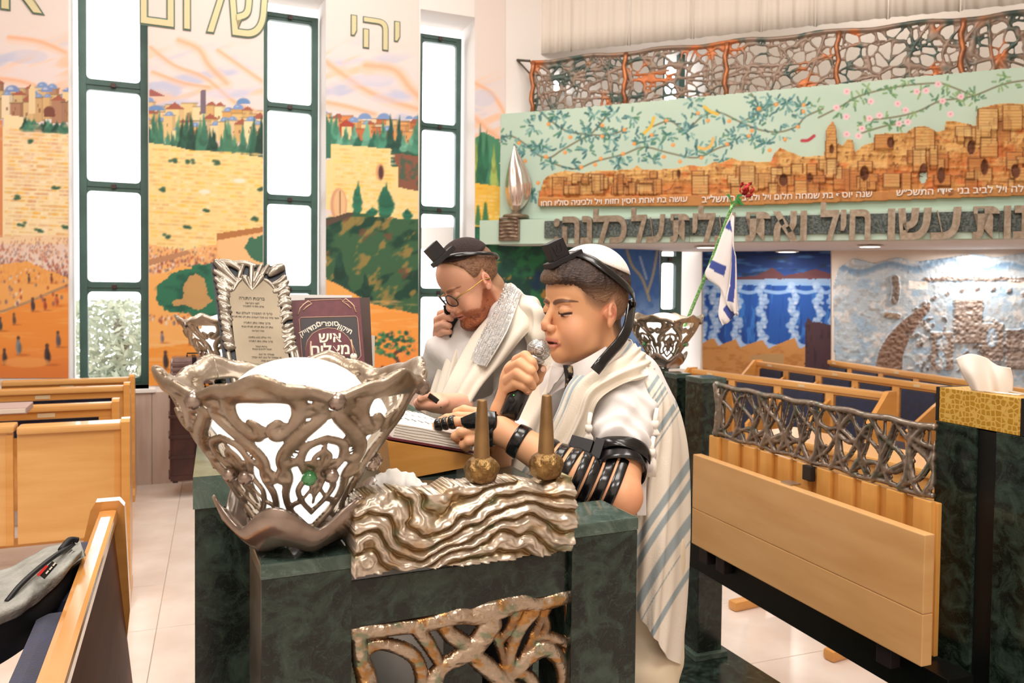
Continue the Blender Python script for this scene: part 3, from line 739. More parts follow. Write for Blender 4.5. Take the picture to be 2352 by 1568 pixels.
# dark green and blue murals under the gallery
u = (X > 1088)*(Y_ > 520)
cv.put(u*1.0, '#1F4A40'); dn = vnoise((X-Y_)/40, (X+Y_)/34, 80); cv.put(u*smoothstep(0, .5, dn), '#2E7A4E', .9); cv.put(u*smoothstep(.2, .6, vnoise(X/40+4, Y_/30, 81)), '#17355A', .9)
cv.put(u*smoothstep(.3, .55, vnoise(X/22+9, Y_/20, 83))*(Y_ > 600), '#C98A3A', .8)
b_ = (X > 1395)*(Y_ > 560); cv.put(b_*1.0, '#3F6CB0'); cv.put(b_*smoothstep(640, 740, Y_), '#86A9DC', .9); cv.put(b_*smoothstep(.0, .6, vnoise(X/18, Y_/22, 85)), '#2F5BA8', .6)
cv.line([(1440, 575), (1452, 610), (1475, 640), (1492, 690)], 3, '#B9A67A', .8); cv.line([(1510, 575), (1500, 630), (1488, 670)], 3, '#C9B488', .7); cv.line([(1470, 590), (1485, 640)], 2.5, '#A9BFE0', .8)
# Hebrew letters painted high on the wall are real thin lettering, added below
pm = PlaneMap(L0+NL*.006, NL)
def strip(x0, x1, y0, y1, label):
    me = cv.mesh(pm, lambda x, y: (x > x0) & (x < x1) & (y > y0) & (y < y1)); o = link('mural', me, mat('mural_paint', '#ffffff', .75, vcol=True))
    return meta(o, label, 'mural', 'murals on the window wall')
strip(-80, 158, -12, 868, 'painted mural strip left of the first tall window, crowd on orange plaza')
murB = strip(342, 604, -12, 886, 'painted mural strip between the first two windows, green hill in orange plaza')
murC = strip(749, 962, -12, 886, 'painted mural strip with a stepped stone gatehouse and two small trees')
strip(1090, 1160, -12, 560, 'narrow mural strip between the third window and the gallery, trees above a yellow wall')
strip(1090, 1392, 560, 860, 'dark green forest mural under the gallery, behind the two heads')
strip(1392, 1516, 560, 860, 'blue mural with pale smoke wisps beside the narrow window under the gallery')
# gilt letters
M_gilt = mat('gilt_letters', '#CFC49A', .5, .2); M_giltd = mat('letter_outline', '#5E7466', .6)
def wall_letters(txt, cx_, cy_, h_px, par, ang=0):
    p0 = onL(cx_, cy_); sz = h_px/F_PX*np.dot(p0-CAM, FW)*1.35
    e = empty('lettering', p0, None)
    for (of, nm, mt, dz) in ((.02, 'letter_outline', M_giltd, .011), (0, 'letter_face', M_gilt, .016)):
        me = text_mesh(txt, sz, extrude=.003, offset=of*sz); me.transform(Matrix.Diagonal((.8 if len(txt) > 3 else 1, 1, 1, 1)))
        me.transform(plane_frame(p0+NL*dz, LB, NL)); link(nm, me, mt, e)
    return e
for (t, x, y, h, lab) in (('שלום', 470, 22, 124, 'gilt Hebrew word of four letters above the mural between the first and second windows'),
                          ('יהי', 862, 78, 84, 'gilt Hebrew word of three letters above the mural between the second and third windows'),
                          ('א', 50, -22, 118, 'lower tip of a gilt Hebrew letter at the top left, left of the first window')):
    meta(wall_letters(t, x, y, h, None), lab, 'lettering', 'gilt words on the window wall')
# foliage outside the first window's lowest pane
tr = empty('tree', onL(262, 800, -2.2)*[1, 1, 0], 'pale sunlit tree outside the lowest pane of the first window', 'tree')
V = []; Fc = []; r = np.random.RandomState(9)
for k in range(2600):
    c = onL(r.uniform(150, 400), r.uniform(690, 900), -r.uniform(1.6, 2.8)); a = r.normal(size=3); a /= np.linalg.norm(a); b = np.cross(a, r.normal(size=3)); b /= np.linalg.norm(b)
    s_ = r.uniform(.03, .07); i0 = len(V); V += [c-a*s_, c+b*s_*.4, c+a*s_, c-b*s_*.4]; Fc.append((i0, i0+1, i0+2, i0+3))
link('foliage', mesh_np(V, np.array(Fc)), mat('leaf', '#A9B7A2', .6, var='#D4DCC8', scale=2), tr)
mb = MB(); p0 = onL(270, 800, -2.2)*[1, 1, 0]
mb.tube(spline([p0, p0+[.05, 0, .6], p0+[0, 0, 1.3]], 5), .05); mb.tube(spline([p0+[0, 0, .9], p0+[.3, .1, 1.3], p0+[.5, 0, 1.6]], 5), .03); mb.build('trunk', mat('bark', '#8A8278', .8), tr)
# ---------------- the gallery on the right ----------------
G0 = onL(1147, 400)*[1, 1, 0]; G1 = onL(1100, 530)*[1, 1, 0]
def onG(px, py, off=0.0): return hit(px, py, G0+NR*off, NR)
def onG1(px, py, off=0.0): return hit(px, py, G1+NR*off, NR)
zt_ = onG(1147, 262)[2]; zm_ = onG1(1147, 505)[2]; zb_ = onG1(1100, 561)[2]
dG = float(np.dot(G1-G0, NR)); GL = 7.5
MG = frame(G0, RB); sg = 1 if np.dot(Vector((MG[0][1], MG[1][1], MG[2][1])), NR) > 0 else -1
M_mint = mat('mint_paint', '#BBD3C3', .65, var='#C6DACA', scale=1.5)
depthG = float(np.dot(G0-K, NR))
mb = MB(); mb.box(-.3, min(0, -sg*.15), zm_-.02, GL, max(0, -sg*.15), zt_, MG)
gal = meta(mb.build('gallery_parapet', M_mint), kind='structure')
sh = float(np.dot(G1-G0, RB))
mb = MB(); mb.box(sh, min(sg*dG, -sg*.15), zb_, GL, max(sg*dG, -sg*.15), zm_, MG); meta(mb.build('gallery_fascia', M_mint), kind='structure')
mb = MB(); mb.box(-1.2, min(-sg*.15, -sg*(depthG+.02)), zb_+.005, GL, max(-sg*.15, -sg*(depthG+.02)), zm_-.03, MG); meta(mb.build('gallery_floor', M_white), kind='structure')
mb = MB(); mb.box(-.4, min(0, -sg*.16), zb_-.004, GL, max(sg*(dG-.01), -sg*.16), zb_, MG); meta(mb.build('gallery_soffit', M_white), kind='structure')
# mint painting with branches, leaves, fruit, blossoms and birds
gc = Canvas(1140, 150, 2420, 520, 2.0, '#BCD3C3'); r = np.random.RandomState(21)
gc.put(smoothstep(-.2, .6, vnoise(gc.X/160, gc.Y/90, 3)), '#C9DDCC', .6)
LEAF = ['#5E9295', '#3F7478', '#7FAEA8', '#2F5F66', '#4E8468']
def sprig(x, y, n=9, s=1.0, cols=LEAF, sp=20):
    for k in range(n):
        a = r.rand()*6.28; d = r.rand()*sp*s; cx_, cy_ = x+d*math.cos(a), y+d*math.sin(a)*.8; b = a+r.uniform(-.4, .4)
        gc.line([(cx_, cy_), (cx_+9*s*math.cos(b), cy_+9*s*math.sin(b))], 2.2*s, cols[r.randint(len(cols))], .8, False)
BR = [[(1147, 317), (1175, 313), (1205, 330), (1235, 355), (1262, 362), (1290, 345), (1330, 322), (1360, 305), (1392, 268)],
      [(1240, 255), (1262, 275), (1300, 300), (1345, 308), (1400, 310), (1440, 295)],
      [(1270, 375), (1320, 388), (1370, 370), (1430, 355), (1480, 338), (1540, 352), (1600, 362), (1650, 340), (1680, 332)],
      [(1500, 290), (1540, 278), (1575, 300), (1610, 270), (1650, 258), (1700, 280), (1745, 298), (1790, 303), (1830, 290), (1850, 268), (1890, 250)],
      [(1700, 283), (1740, 260), (1765, 245), (1790, 235)], [(1725, 215), (1740, 235), (1735, 250)],
      [(1880, 270), (1930, 245), (1970, 222), (2030, 205), (2090, 195), (2160, 190)], [(2000, 275), (2060, 268), (2110, 255), (2160, 232), (2230, 222), (2300, 195), (2352, 185), (2420, 180)],
      [(1980, 305), (2030, 290), (2060, 285)], [(2160, 190), (2200, 205), (2240, 222)]]
for b in BR: gc.line(b, 2.0, '#7D7B62', .95)
for b in BR:
    for p in spline([np.array(q, float) for q in b], 2):
        if r.rand() < .8: sprig(p[0]+r.uniform(-16, 16), p[1]+r.uniform(-16, 16), 7, .95, LEAF if p[0] < 1870 else ['#5C8A62', '#6F9A62', '#4A7A5E', '#86A86A'])
for (x, y) in ((1225, 290), (1280, 262), (1290, 300), (1365, 265), (1410, 262), (1400, 320), (1350, 345), (1450, 270), (1480, 325), (1530, 310), (1580, 300), (1500, 365), (1240, 340), (1222, 445), (1240, 335), (1420, 375), (1690, 310), (1730, 320), (1805, 235), (1840, 245), (1600, 345), (1660, 365), (1760, 330), (1590, 235), (1760, 240)):
    sprig(x, y, 14, 1.0)
for (x, y) in ((1260, 285), (1192, 328), (1310, 315), (1383, 288), (1383, 313), (1434, 298), (1298, 350), (1254, 360), (1206, 370), (1335, 384), (1367, 378), (1431, 353), (1380, 364), (1497, 310), (1457, 330), (1546, 333), (1525, 360), (1562, 371), (1611, 362), (1603, 260), (1626, 277), (1530, 277), (1675, 278), (1670, 331), (1727, 300), (1720, 312), (1744, 249), (1783, 240), (1846, 241), (1845, 256), (1833, 291), (1803, 320), (1768, 345), (1236, 420), (1742, 250)):
    gc.ell(x, y, 4.6, 4.4, '#E8934A', .95); gc.ell(x-1, y-1, 1.8, 1.8, '#F6BE7A', .9)
for (x, y) in ((1945, 210), (2000, 233), (2062, 238), (2080, 253), (2020, 265), (1997, 272), (1944, 268), (2065, 284), (2085, 280), (1980, 295), (1945, 308), (1972, 312), (2106, 210), (2127, 208), (2155, 193), (2165, 232), (2207, 222), (2183, 262), (1921, 247)):
    for k in range(5): a = k*1.26; gc.ell(x+4.5*math.cos(a), y+4*math.sin(a), 4.2, 3.8, '#F2CBD2', .9)
    gc.ell(x, y, 2.5, 2.5, '#D98A98', .8)
for (pts, c) in (([(1480, 305), (1495, 290), (1502, 270)], '#E2BD4E'), ([(1618, 245), (1630, 255), (1648, 262)], '#E2BD4E'), ([(1605, 338), (1618, 342), (1632, 335), (1638, 318)], '#E2B86A'), ([(1842, 323), (1856, 322), (1870, 312)], '#B8404A')):
    gc.line(pts, 3.6, c, 1)
me = gc.mesh(PlaneMap(G0+NR*.004, NR), lambda x, y: (x > 1149) & (y > 258-(x-1149)*.0915+6) & (y < 503))
meta(link('branch_mural', me, mat('mural_paint')), 'mint green painting of fruit and blossom branches on the gallery front', 'mural')

def relief_canvas(cvs, keep, H, tofn, n, name, material, parent=None, base=.0):
    """colour canvas raised by H along n, with side skirts back to the surface it is fixed on"""
    V = tofn.vec(cvs.X.ravel(), cvs.Y.ravel()); h, w_ = cvs.X.shape; idx = np.arange(h*w_).reshape(h, w_)
    k = keep(cvs.X[:-1, :-1], cvs.Y[:-1, :-1]); F = np.stack([idx[1:, :-1][k], idx[1:, 1:][k], idx[:-1, 1:][k], idx[:-1, :-1][k]], 1)
    used = np.unique(F); rm = np.full(h*w_, -1); rm[used] = np.arange(len(used)); F = rm[F]; m_ = len(used)
    A = V[used]+n*H.ravel()[used][:, None]; B_ = V[used]+n*base
    ed = np.concatenate([F[:, [0, 1]], F[:, [1, 2]], F[:, [2, 3]], F[:, [3, 0]]]); key = ed[:, 0].astype(np.int64)*m_+ed[:, 1]; rk = ed[:, 1].astype(np.int64)*m_+ed[:, 0]
    bd = ed[~np.isin(key, rk)]; side = np.stack([bd[:, 1], bd[:, 0], bd[:, 0]+m_, bd[:, 1]+m_], 1)
    cc = srgb2lin(cvs.C.reshape(-1, 3)[used])
    return link(name, mesh_np(np.concatenate([A, B_]), np.concatenate([F, side]), True, np.concatenate([cc, cc*.8])), material, parent)
# terracotta city relief
outline = [(1238, 474), (1240, 440), (1250, 412), (1272, 398), (1300, 392), (1340, 398), (1372, 392), (1450, 390), (1462, 379), (1476, 390), (1550, 388), (1580, 380), (1620, 382), (1640, 372), (1655, 374), (1680, 362), (1700, 370), (1770, 372), (1780, 350),
           (1792, 340), (1840, 360), (1892, 358), (1897, 300), (1905, 286), (1912, 278), (1918, 290), (1922, 330), (1935, 335), (1945, 320), (1957, 322), (1962, 350), (1985, 332), (2005, 328), (2008, 308), (2080, 306), (2100, 292), (2120, 290), (2148, 304),
           (2168, 300), (2172, 278), (2200, 280), (2240, 290), (2244, 250), (2290, 240), (2352, 238), (2430, 238), (2430, 448), (2352, 449), (1700, 472)]
rc = Canvas(1230, 230, 2430, 480, 2.0, '#C98B4E'); ins = rc.poly(outline, '#C48A4C')
X2, Y2 = rc.X, rc.Y; top = np.interp(X2, [1240, 1300, 1480, 1690, 1800, 2000, 2100, 2240, 2430], [410, 395, 388, 368, 352, 325, 300, 250, 240]); fr = np.clip((Y2-top)/(470-top), 0, 1)
rc.C[:] = mix(Canvas.rgb('#D6A562'), Canvas.rgb('#C97A3E'), smoothstep(.3, .6, fr)*smoothstep(.9, .6, fr))
st_ = vnoise(X2/14, Y2/60, 5); st2 = vnoise(X2/60, Y2/7, 6); st3 = vnoise(X2/9, Y2/9, 7)
rc.put(smoothstep(.15, .5, st2), '#E0B878', .6); rc.put(smoothstep(.1, .5, st_), '#A5622F', .5); rc.put(smoothstep(.3, .55, st3), '#6E3F22', .6); rc.put(smoothstep(.25, .5, vnoise(X2/34+5, Y2/20, 9)), '#D0662E', .5)
H = .03+.02*st_+.012*st2+.012*st3
r = np.random.RandomState(3)
def block(xa, ya, xb, yb, hh, col=None):
    m_ = (X2 > xa)*(X2 < xb)*(Y2 > ya)*(Y2 < yb); H[m_ > 0] = hh+.004*st2[m_ > 0]
    rc.put(m_.astype(float), col or ['#D3A866', '#C98F4E', '#DDBB7E', '#B9763C'][r.randint(4)], .55)
    for q in ((xa, 1), (xb, 1)): rc.line([(q[0], ya), (q[0], yb)], 1.3, '#6E3F22', .8, False)
    rc.line([(xa, ya), (xb, ya)], 1.3, '#7A4A28', .8, False)
    for k in range(int((yb-ya)/7)): rc.line([(xa, ya+k*7), (xb, ya+k*7)], .8, '#8E5A30', .5, False)
for k in range(95):
    x = r.uniform(1270, 2400); w_ = r.uniform(12, 42); t_ = np.interp(x, [1240, 1480, 1690, 1800, 2000, 2100, 2240, 2430], [405, 392, 378, 365, 345, 318, 275, 262]); y = r.uniform(t_, 430); block(x, y, x+w_, min(y+r.uniform(14, 50), 448), .03+r.uniform(0, .035))
for (a, b, c, d) in ((1896, 290, 1922, 365), (2244, 252, 2290, 300), (2300, 244, 2345, 300), (2008, 312, 2050, 345), (2100, 295, 2145, 345)): block(a, b, c, d, .06)
for (x, y, w_, h) in ((1560, 400, 4, 9), (2045, 330, 8, 12), (2230, 340, 9, 16), (2120, 400, 10, 22), (2160, 405, 8, 18), (2330, 395, 10, 16), (1910, 345, 5, 10), (1860, 410, 6, 10), (1800, 415, 9, 14), (2260, 385, 8, 18), (1985, 400, 10, 16)):
    rc.ell(x, y, w_, h, '#5A2F1C', .85); mk = ((X2-x)/w_)**2+((Y2-y)/h)**2 < 1; H[mk] -= .02
band = Y2 > (452-(X2-1240)*.0195+4); H[band] = .05; rc.put(band*1.0, '#B97A42', .8)
rel = relief_canvas(rc, lambda x, y: ins[:-1, :-1], H, PlaneMap(G0, NR), NR, 'city_relief', mat('terracotta_relief', '#ffffff', .75, vcol=True, bump=.4, bscale=60))
meta(rel, 'terracotta relief of an old walled city mounted on the mint gallery front', 'relief')
M_wl = mat('white_letters', '#F2E6DE', .6)
def band_text(txt, x, y, h, ox=0):
    p0 = onG(x, y); sz = h/F_PX*np.dot(p0-CAM, FW)*1.45
    me = text_mesh(txt, sz, extrude=.006, offset=.008*sz); me.transform(plane_frame(p0+NR*.056, RB, NR)); meta(link('inscription', me, M_wl, rel, True), kind='stuff')
for (t, x, y, h) in (('עושה בת אחת חסין חזות ויל ולביניה סוליו חחו', 1408, 464, 12.6), ('התשל״ב', 1652, 459, 15), ('שנה יוסף בת שמחה חלום ויל ולביב', 1850, 452, 13.5), ('שילה ויל לביב בני פידי התשכ״ש', 2210, 440, 15)):
    band_text(t, x, y, h)
# dark band with big silver letters
M_sil = mat('aged_silver_letters', '#A89A8A', .42, .55, var='#8C7C6A', scale=30)
zA, zB = onG1(1252, 546)[2], onG1(1252, 508)[2]
s0 = float(np.dot(onG1(1252, 530)-G0, RB))
mb = MB(); mb.box(s0, min(sg*dG, sg*(dG+.02)), zA, GL, max(sg*dG, sg*(dG+.02)), zB, MG)
pl = empty('letter_band', G0+RB*s0+NR*dG+Z3*zA, 'large silver Hebrew lettering on a dark textured band along the gallery edge', 'lettering')
mb.build('band', mat('dark_band', '#3E4A48', .6, .3, var='#6E7470', scale=60, thr=(.4, .6), bump=.6, bscale=120), pl)
for (t, x0, x1) in (('כלנה׃', 1275, 1440), ('על', 1452, 1527), ('עלית', 1542, 1688), ('ואת', 1715, 1852), ('חיל', 1885, 1998), ('עשו', 2040, 2205), ('בנות', 2235, 2420)):
    me = text_mesh(t, 1.0, extrude=.0, offset=.018); co = np.empty(len(me.vertices)*3); me.vertices.foreach_get('co', co); co = co.reshape(-1, 3)
    wv = co[:, 0].max()-co[:, 0].min()
    A = onG1(x0, 520, .02); B_ = onG1(x1, 520, .02); W_ = np.linalg.norm((B_-A)[:2]); sc = W_/wv; ymid = (zA+zB)/2; hgt = .265
    hv = co[:, 1].max()-co[:, 1].min(); base_h = .60
    cz = ymid
    bpy.data.meshes.remove(me); me = text_mesh(t, 1.0, extrude=.03, offset=.032)
    cur_ = np.empty(len(me.vertices)*3); me.vertices.foreach_get('co', cur_); cur_ = cur_.reshape(-1, 3)
    cxm = (co[:, 0].max()+co[:, 0].min())/2
    cur_[:, 0] = (cur_[:, 0]-cxm)*sc; cur_[:, 1] = cur_[:, 1]*.385; cur_[:, 2] = cur_[:, 2]*.5
    me.vertices.foreach_set('co', cur_.ravel().astype(np.float32)); me.transform(plane_frame((A+B_)/2*[1, 1, 0]+Z3*(cz-.012)+NR*.016, RB, NR))
    link('letters', me, M_sil, pl)
# flame sculpture on its block
fb = onG1(1171, 530, .0)*[1, 1, 0]
fe = empty('flame_sculpture', fb+Z3*zA, 'silver flame sculpture on a woven metal block at the left end of the gallery', 'sculpture')
MGf = frame(fb, RB)
mb = MB(); w2 = .105; mb.bbox(-w2, min(-sg*.0, sg*.03), zb_+.03, w2, max(0, sg*.03), zm_+.0, .006, MGf)
for k in range(6):
    z = zb_+.06+k*.035; mb.tube([MGf @ Vector((x, sg*(.034+.008*math.sin(x*60+k)), z+.012*math.cos((x/w2)*1.6))) for x in np.linspace(-w2*.9, w2*.9, 9)], .011, 6)
mb.build('woven_block', mat('rust_silver', '#7A6A5C', .45, .7, var='#A08A78', scale=25), fe)
c0 = onG1(1185, 490, -dG*.45); mb = MB()
mb.lathe([(.02, 0), (.09, .01), (.13, .03), (.12, .05), (.05, .06), (.03, .09), (.0, .1)], 18, loc=(c0[0], c0[1], zm_))
mb.build('leaf_base', mat('dull_bronze', '#8A7A66', .5, .6, bump=.5, bscale=40), fe)
fl = MB(); hz = .62; n_ = 20
prof = [(.03, 0), (.075, .06), (.105, .14), (.115, .22), (.105, .31), (.085, .4), (.055, .49), (.028, .56), (.004, hz)]
V = []; NS = 36
for (rad, z) in [tuple(p) for p in spline([np.array(p) for p in prof], 4)]:
    for j in range(NS):
        a = 2*math.pi*j/NS; rr = rad*(1+.13*math.cos(6*a+z*5)); V.append((c0[0]+rr*math.cos(a)+.02*math.sin(z*7), c0[1]+rr*math.sin(a), zm_+.09+z))
k = len(V)//NS; fl.add(V, [(i*NS+j, i*NS+(j+1) % NS, (i+1)*NS+(j+1) % NS, (i+1)*NS+j) for i in range(k-1) for j in range(NS)], True)
fl.build('flame', mat('polished_pink_silver', '#E6D4CC', .2, .85), fe)
# railing of woven metal on the parapet
zr0 = onG(1217, 250)[2]; zr1 = onG(1217, 140)[2]; sR = float(np.dot(onG(1217, 200)-G0, RB))
st = Strokes(sR-.02, zt_-.03, 6.6, zr1+.05, .0085); r = np.random.RandomState(12)
def worley(st, n, rad, seed, sx=1.0, wob=.0):
    rr = np.random.RandomState(seed); U, V_ = st.U, st.V
    W_, H_ = st.us[-1]-st.us[0]+.2, st.vs[-1]-st.vs[0]+.2; q = math.sqrt(W_*H_/n); nu_, nv_ = int(W_/q)+1, max(2, int(H_/q)+1)
    gu, gv = np.meshgrid(np.arange(nu_), np.arange(nv_)); pu = (st.us[0]-.1+(gu+.5+rr.uniform(-.42, .42, gu.shape))*W_/nu_).ravel(); pv = (st.vs[0]-.1+(gv+.5+rr.uniform(-.42, .42, gu.shape))*H_/nv_).ravel()
    Uw = U+wob*vnoise(U*6, V_*6, seed); Vw = V_+wob*vnoise(U*6+30, V_*6, seed+1)
    f1 = np.full(U.shape, 9e9); f2 = f1.copy()
    for a, b in zip(pu, pv):
        d = np.hypot((Uw-a)*sx, Vw-b); nl = d < f1; f2 = np.where(nl, f1, np.minimum(f2, d)); f1 = np.where(nl, d, f1)
    D = (f2-f1)*.5; Hh = rad-D; st.H = np.maximum(st.H, np.clip(Hh, -1, None)); st.E = np.maximum(st.E, np.sqrt(np.clip(rad**2-D**2, 0, None))*(D < rad))
worley(st, 420, .0075, 5, 1, .05); worley(st, 70, .011, 8, .8, .08)
for k in range(26):
    x = r.uniform(sR, 6.4); st.add([(x, zt_), (x+r.uniform(-.1, .1), (zt_+zr1)/2), (x+r.uniform(-.25, .25), zr1)], r.uniform(.008, .014))
    y = r.uniform(zt_, zr1); st.add([(x, y), (x+.25, y+r.uniform(-.05, .05)), (x+.55, y+r.uniform(-.1, .1))], .01)
keepb = (st.V > zr1) | (st.U < sR); st.H[keepb] = -1
st.add([(sR-.0, zr1)]+[(x, zr1+.012*math.sin(x*9)) for x in np.arange(sR+.2, 6.5, .2)], .022); st.add([(sR, zt_+.005), (6.5, zt_+.005)], .016, sm=False)
ge = empty('gallery_railing', G0+RB*sR+Z3*zt_, 'openwork railing of woven bronze branches along the top of the mint gallery', 'railing')
def gmap(u, v, h): return (G0*[1, 1, 0])[None]+RB[None]*u[:, None]+Z3[None]*v[:, None]+NR[None]*(h-.06)[:, None]
def gcol(u, v, e):
    n_ = vnoise(u*9, v*9, 4); c = mix(Canvas.rgb('#8A7668'), Canvas.rgb('#43524C'), smoothstep(0, .5, n_)); c = mix(c, Canvas.rgb('#B56A3E'), smoothstep(.25, .6, vnoise(u*5+7, v*5, 14))); return srgb2lin(c)
link('branchwork', st.mesh(gmap, cols=gcol), mat('patina_bronze', '#ffffff', .45, .45, vcol=True), ge)
for px_ in (1219, 1432, 1665, 1922, 2208):
    s_ = float(np.dot(onG(px_, 200)-G0, RB)); mb = MB(); b0 = G0+RB*s_-NR*.06
    mb.tube([b0*[1, 1, 0]+Z3*z+RB*.012*math.sin(z*30)+NR*.02 for z in np.linspace(zt_, zr1, 9)], .022, 8)
    mb.build('post', mat('copper_post', '#C07A4E', .4, .6, var='#8A5A40', scale=12), ge)
b0 = onG(1217, 140, -.06); b1 = onL(1188, 138, .01)
mb = MB(); mb.tube([b0, b1], .012); mb.tube([b0-Z3*.12, b1+Z3*.0], .009); mb.build('bracket', mat('patina_dark', '#5A5248', .5, .5), ge)
# hanging pleated curtain behind the railing
M_cur = mat('sheer_curtain', '#E9DDD2', .8, sheen=.2)
zc = onG(1300, 118, -.3)[2]
edges = [1213, 1312, 1444, 1590, 1748, 1872, 2040, 2206, 2400]
for i in range(8):
    sa, sb = [float(np.dot(onG(x, 60, -.3)-G0, RB)) for x in edges[i:i+2]]
    if i == 0: sa = float(np.dot(onG(1216, 60, -.3)-G0, RB))
    n_ = 60; U = np.linspace(0, 1, n_); V = []
    for z in (zc, 4.2, CEIL-.02):
        for u_ in U:
            o_ = -.3+.010*math.sin(u_*6.28*3+i)+.006*math.sin(u_*6.28*7+2*i)-(.03 if u_ < .02 or u_ > .98 else 0)
            V.append(G0*[1, 1, 0]+RB*(sa+(sb-sa)*(.004+.992*u_))+NR*o_+Z3*z)
    for z in (CEIL-.02, 4.2, zc):
        for u_ in U:
            o_ = -.304+.010*math.sin(u_*6.28*3+i)+.006*math.sin(u_*6.28*7+2*i)-(.03 if u_ < .02 or u_ > .98 else 0)
            V.append(G0*[1, 1, 0]+RB*(sa+(sb-sa)*(.004+.992*u_))+NR*o_+Z3*z)
    Fq = [(k*n_+j, k*n_+j+1, (k+1)*n_+j+1, (k+1)*n_+j) for k in range(5) if k != 2 for j in range(n_-1)]+[(j, 5*n_+j, 5*n_+j+1, j+1) for j in range(n_-1)]
    o = link('curtain', mesh_np(V, np.array(Fq), True), M_cur)
    meta(o, ['pleated cream curtain panel beside the wall corner above the railing', 'second pleated cream curtain panel from the wall corner', 'third pleated cream curtain panel from the wall corner', 'fourth pleated cream curtain panel from the wall corner', 'fifth pleated cream curtain panel from the wall corner', 'sixth pleated cream curtain panel from the wall corner', 'seventh pleated cream curtain panel from the wall corner', 'eighth pleated cream curtain panel, at the right edge'][i], 'curtain', 'curtains above the gallery railing')
# recessed lights under the gallery
for (x, y, lab) in ((1622, 568, 'left recessed ceiling light under the gallery, behind the flag stick'), (1808, 578, 'middle recessed ceiling light under the gallery, above the blue mural'), (1998, 566, 'right recessed ceiling light under the gallery')):
    c = hitz(x, y, zb_-.01); e = empty('recessed_light', (c[0], c[1], zb_-.012), lab, 'ceiling light', 'recessed lights under the gallery')
    mb = MB(); mb.lathe([(.115, .008), (.115, -.003), (.09, -.004), (.09, .0)], 28, loc=(c[0], c[1], zb_-.012)); mb.build('rim', M_white, e)
    mb = MB(); mb.lathe([(0, -.002), (.09, -.002), (.09, .004)], 28, loc=(c[0], c[1], zb_-.012)); mb.build('diffuser', mat('light_diffuser', '#FFF8EE', .5, emit=6), e)
for u_ in (1.2, 3.6, 5.6):
    c = G0+RB*u_-NR*1.2; area_light('gallery_fill_light', (c[0], c[1], 5.2), .9, 16, (1, .95, .9))  # added fill lights that brighten the gallery behind the railing
for x in (1300, 1808, 2250):
    c = hitz(x, 575, zb_-.02); area_light('downlight', (c[0], c[1], zb_-.03), .25, 14, (1, .9, .8))
# murals on the wall under the gallery
bc = Canvas(1610, 575, 1912, 860, 2.0, '#1F4F9E'); X3, Y3 = bc.X, bc.Y
bc.put(smoothstep(650, 600, Y3), '#122F66', .9); bc.put((Y3 < 645)*smoothstep(.1, .5, vnoise(X3/50, Y3/10, 2)), '#5B94D0', .6); bc.put((Y3 < 640)*smoothstep(.2, .6, vnoise(X3/30+8, Y3/10, 3)), '#1A2634', .6)
bc.poly([(1610, 645), (1625, 628), (1660, 622), (1700, 636), (1740, 632), (1775, 614), (1800, 634), (1840, 626), (1875, 618), (1912, 630), (1912, 650), (1610, 650)], '#6A3A3A', .9, wob=2)
bc.poly([(1610, 642), (1912, 640), (1912, 655), (1610, 655)], '#8FB8E4', .9, wob=2)
bc.poly([(1610, 655), (1912, 655), (1912, 800), (1610, 800)], '#1A52A8')
bc.put((Y3 > 655)*smoothstep(-.1, .4, vnoise(X3/7, Y3/70, 5)), '#0E3A86', .8); bc.put((Y3 > 655)*smoothstep(.25, .5, vnoise(X3/9+3, Y3/40, 6)), '#3F86D8', .6)
edg = [1612, 1642, 1692, 1750, 1822, 1880, 1915]
for i, x in enumerate(edg):
    for k in range(16):
        y = 655+k*9.2; bc.ell(x+6*math.sin(k*1.3+i), y, 9+3*math.sin(k*2.1), 8, '#A8C4EA', .75); bc.ell(x+9*math.sin(k*2.3+i), y+4, 4, 4, '#E3EAF6', .6)
for a, b in zip(edg[:-1], edg[1:]):
    bc.line([(a+8, 668), ((a+b)/2, 672), (b-8, 668)], 4, '#9FC2EC', .8); bc.line([(a+4, 782), (a+14, 793), ((a+b)/2, 797), (b-14, 793), (b-4, 782)], 6, '#A9C6EE', .9)
bc.poly([(1610, 790), (1640, 775), (1650, 795), (1690, 778), (1700, 798), (1752, 780), (1765, 800), (1825, 775), (1835, 800), (1880, 785), (1912, 800), (1912, 870), (1610, 870)], '#C08A50', 1, wob=2)
bc.put((Y3 > 795)*smoothstep(0, .5, vnoise(X3/16, Y3/8, 9)), '#A96F38', .7); bc.poly([(1725, 815), (1800, 812), (1800, 865), (1725, 865)], '#B08E62')
bc.poly([(1846, 850), (1852, 800), (1848, 750), (1855, 728), (1866, 738), (1912, 745), (1912, 870), (1840, 870)], '#47303A', 1, wob=3)
bc.put(((X3 > 1850)*(Y3 > 745))*smoothstep(0, .5, vnoise(X3/8, Y3/18, 11)), '#2E1F28', .7)
me = bc.mesh(PlaneMap(K+NR*.012, NR), lambda x, y: (x > 1613) & (x < 1908) & (y > 560)); meta(link('mural', me, mat('mural_paint')), 'blue mural of pale fringed hangings over a brown stone ledge', 'mural')
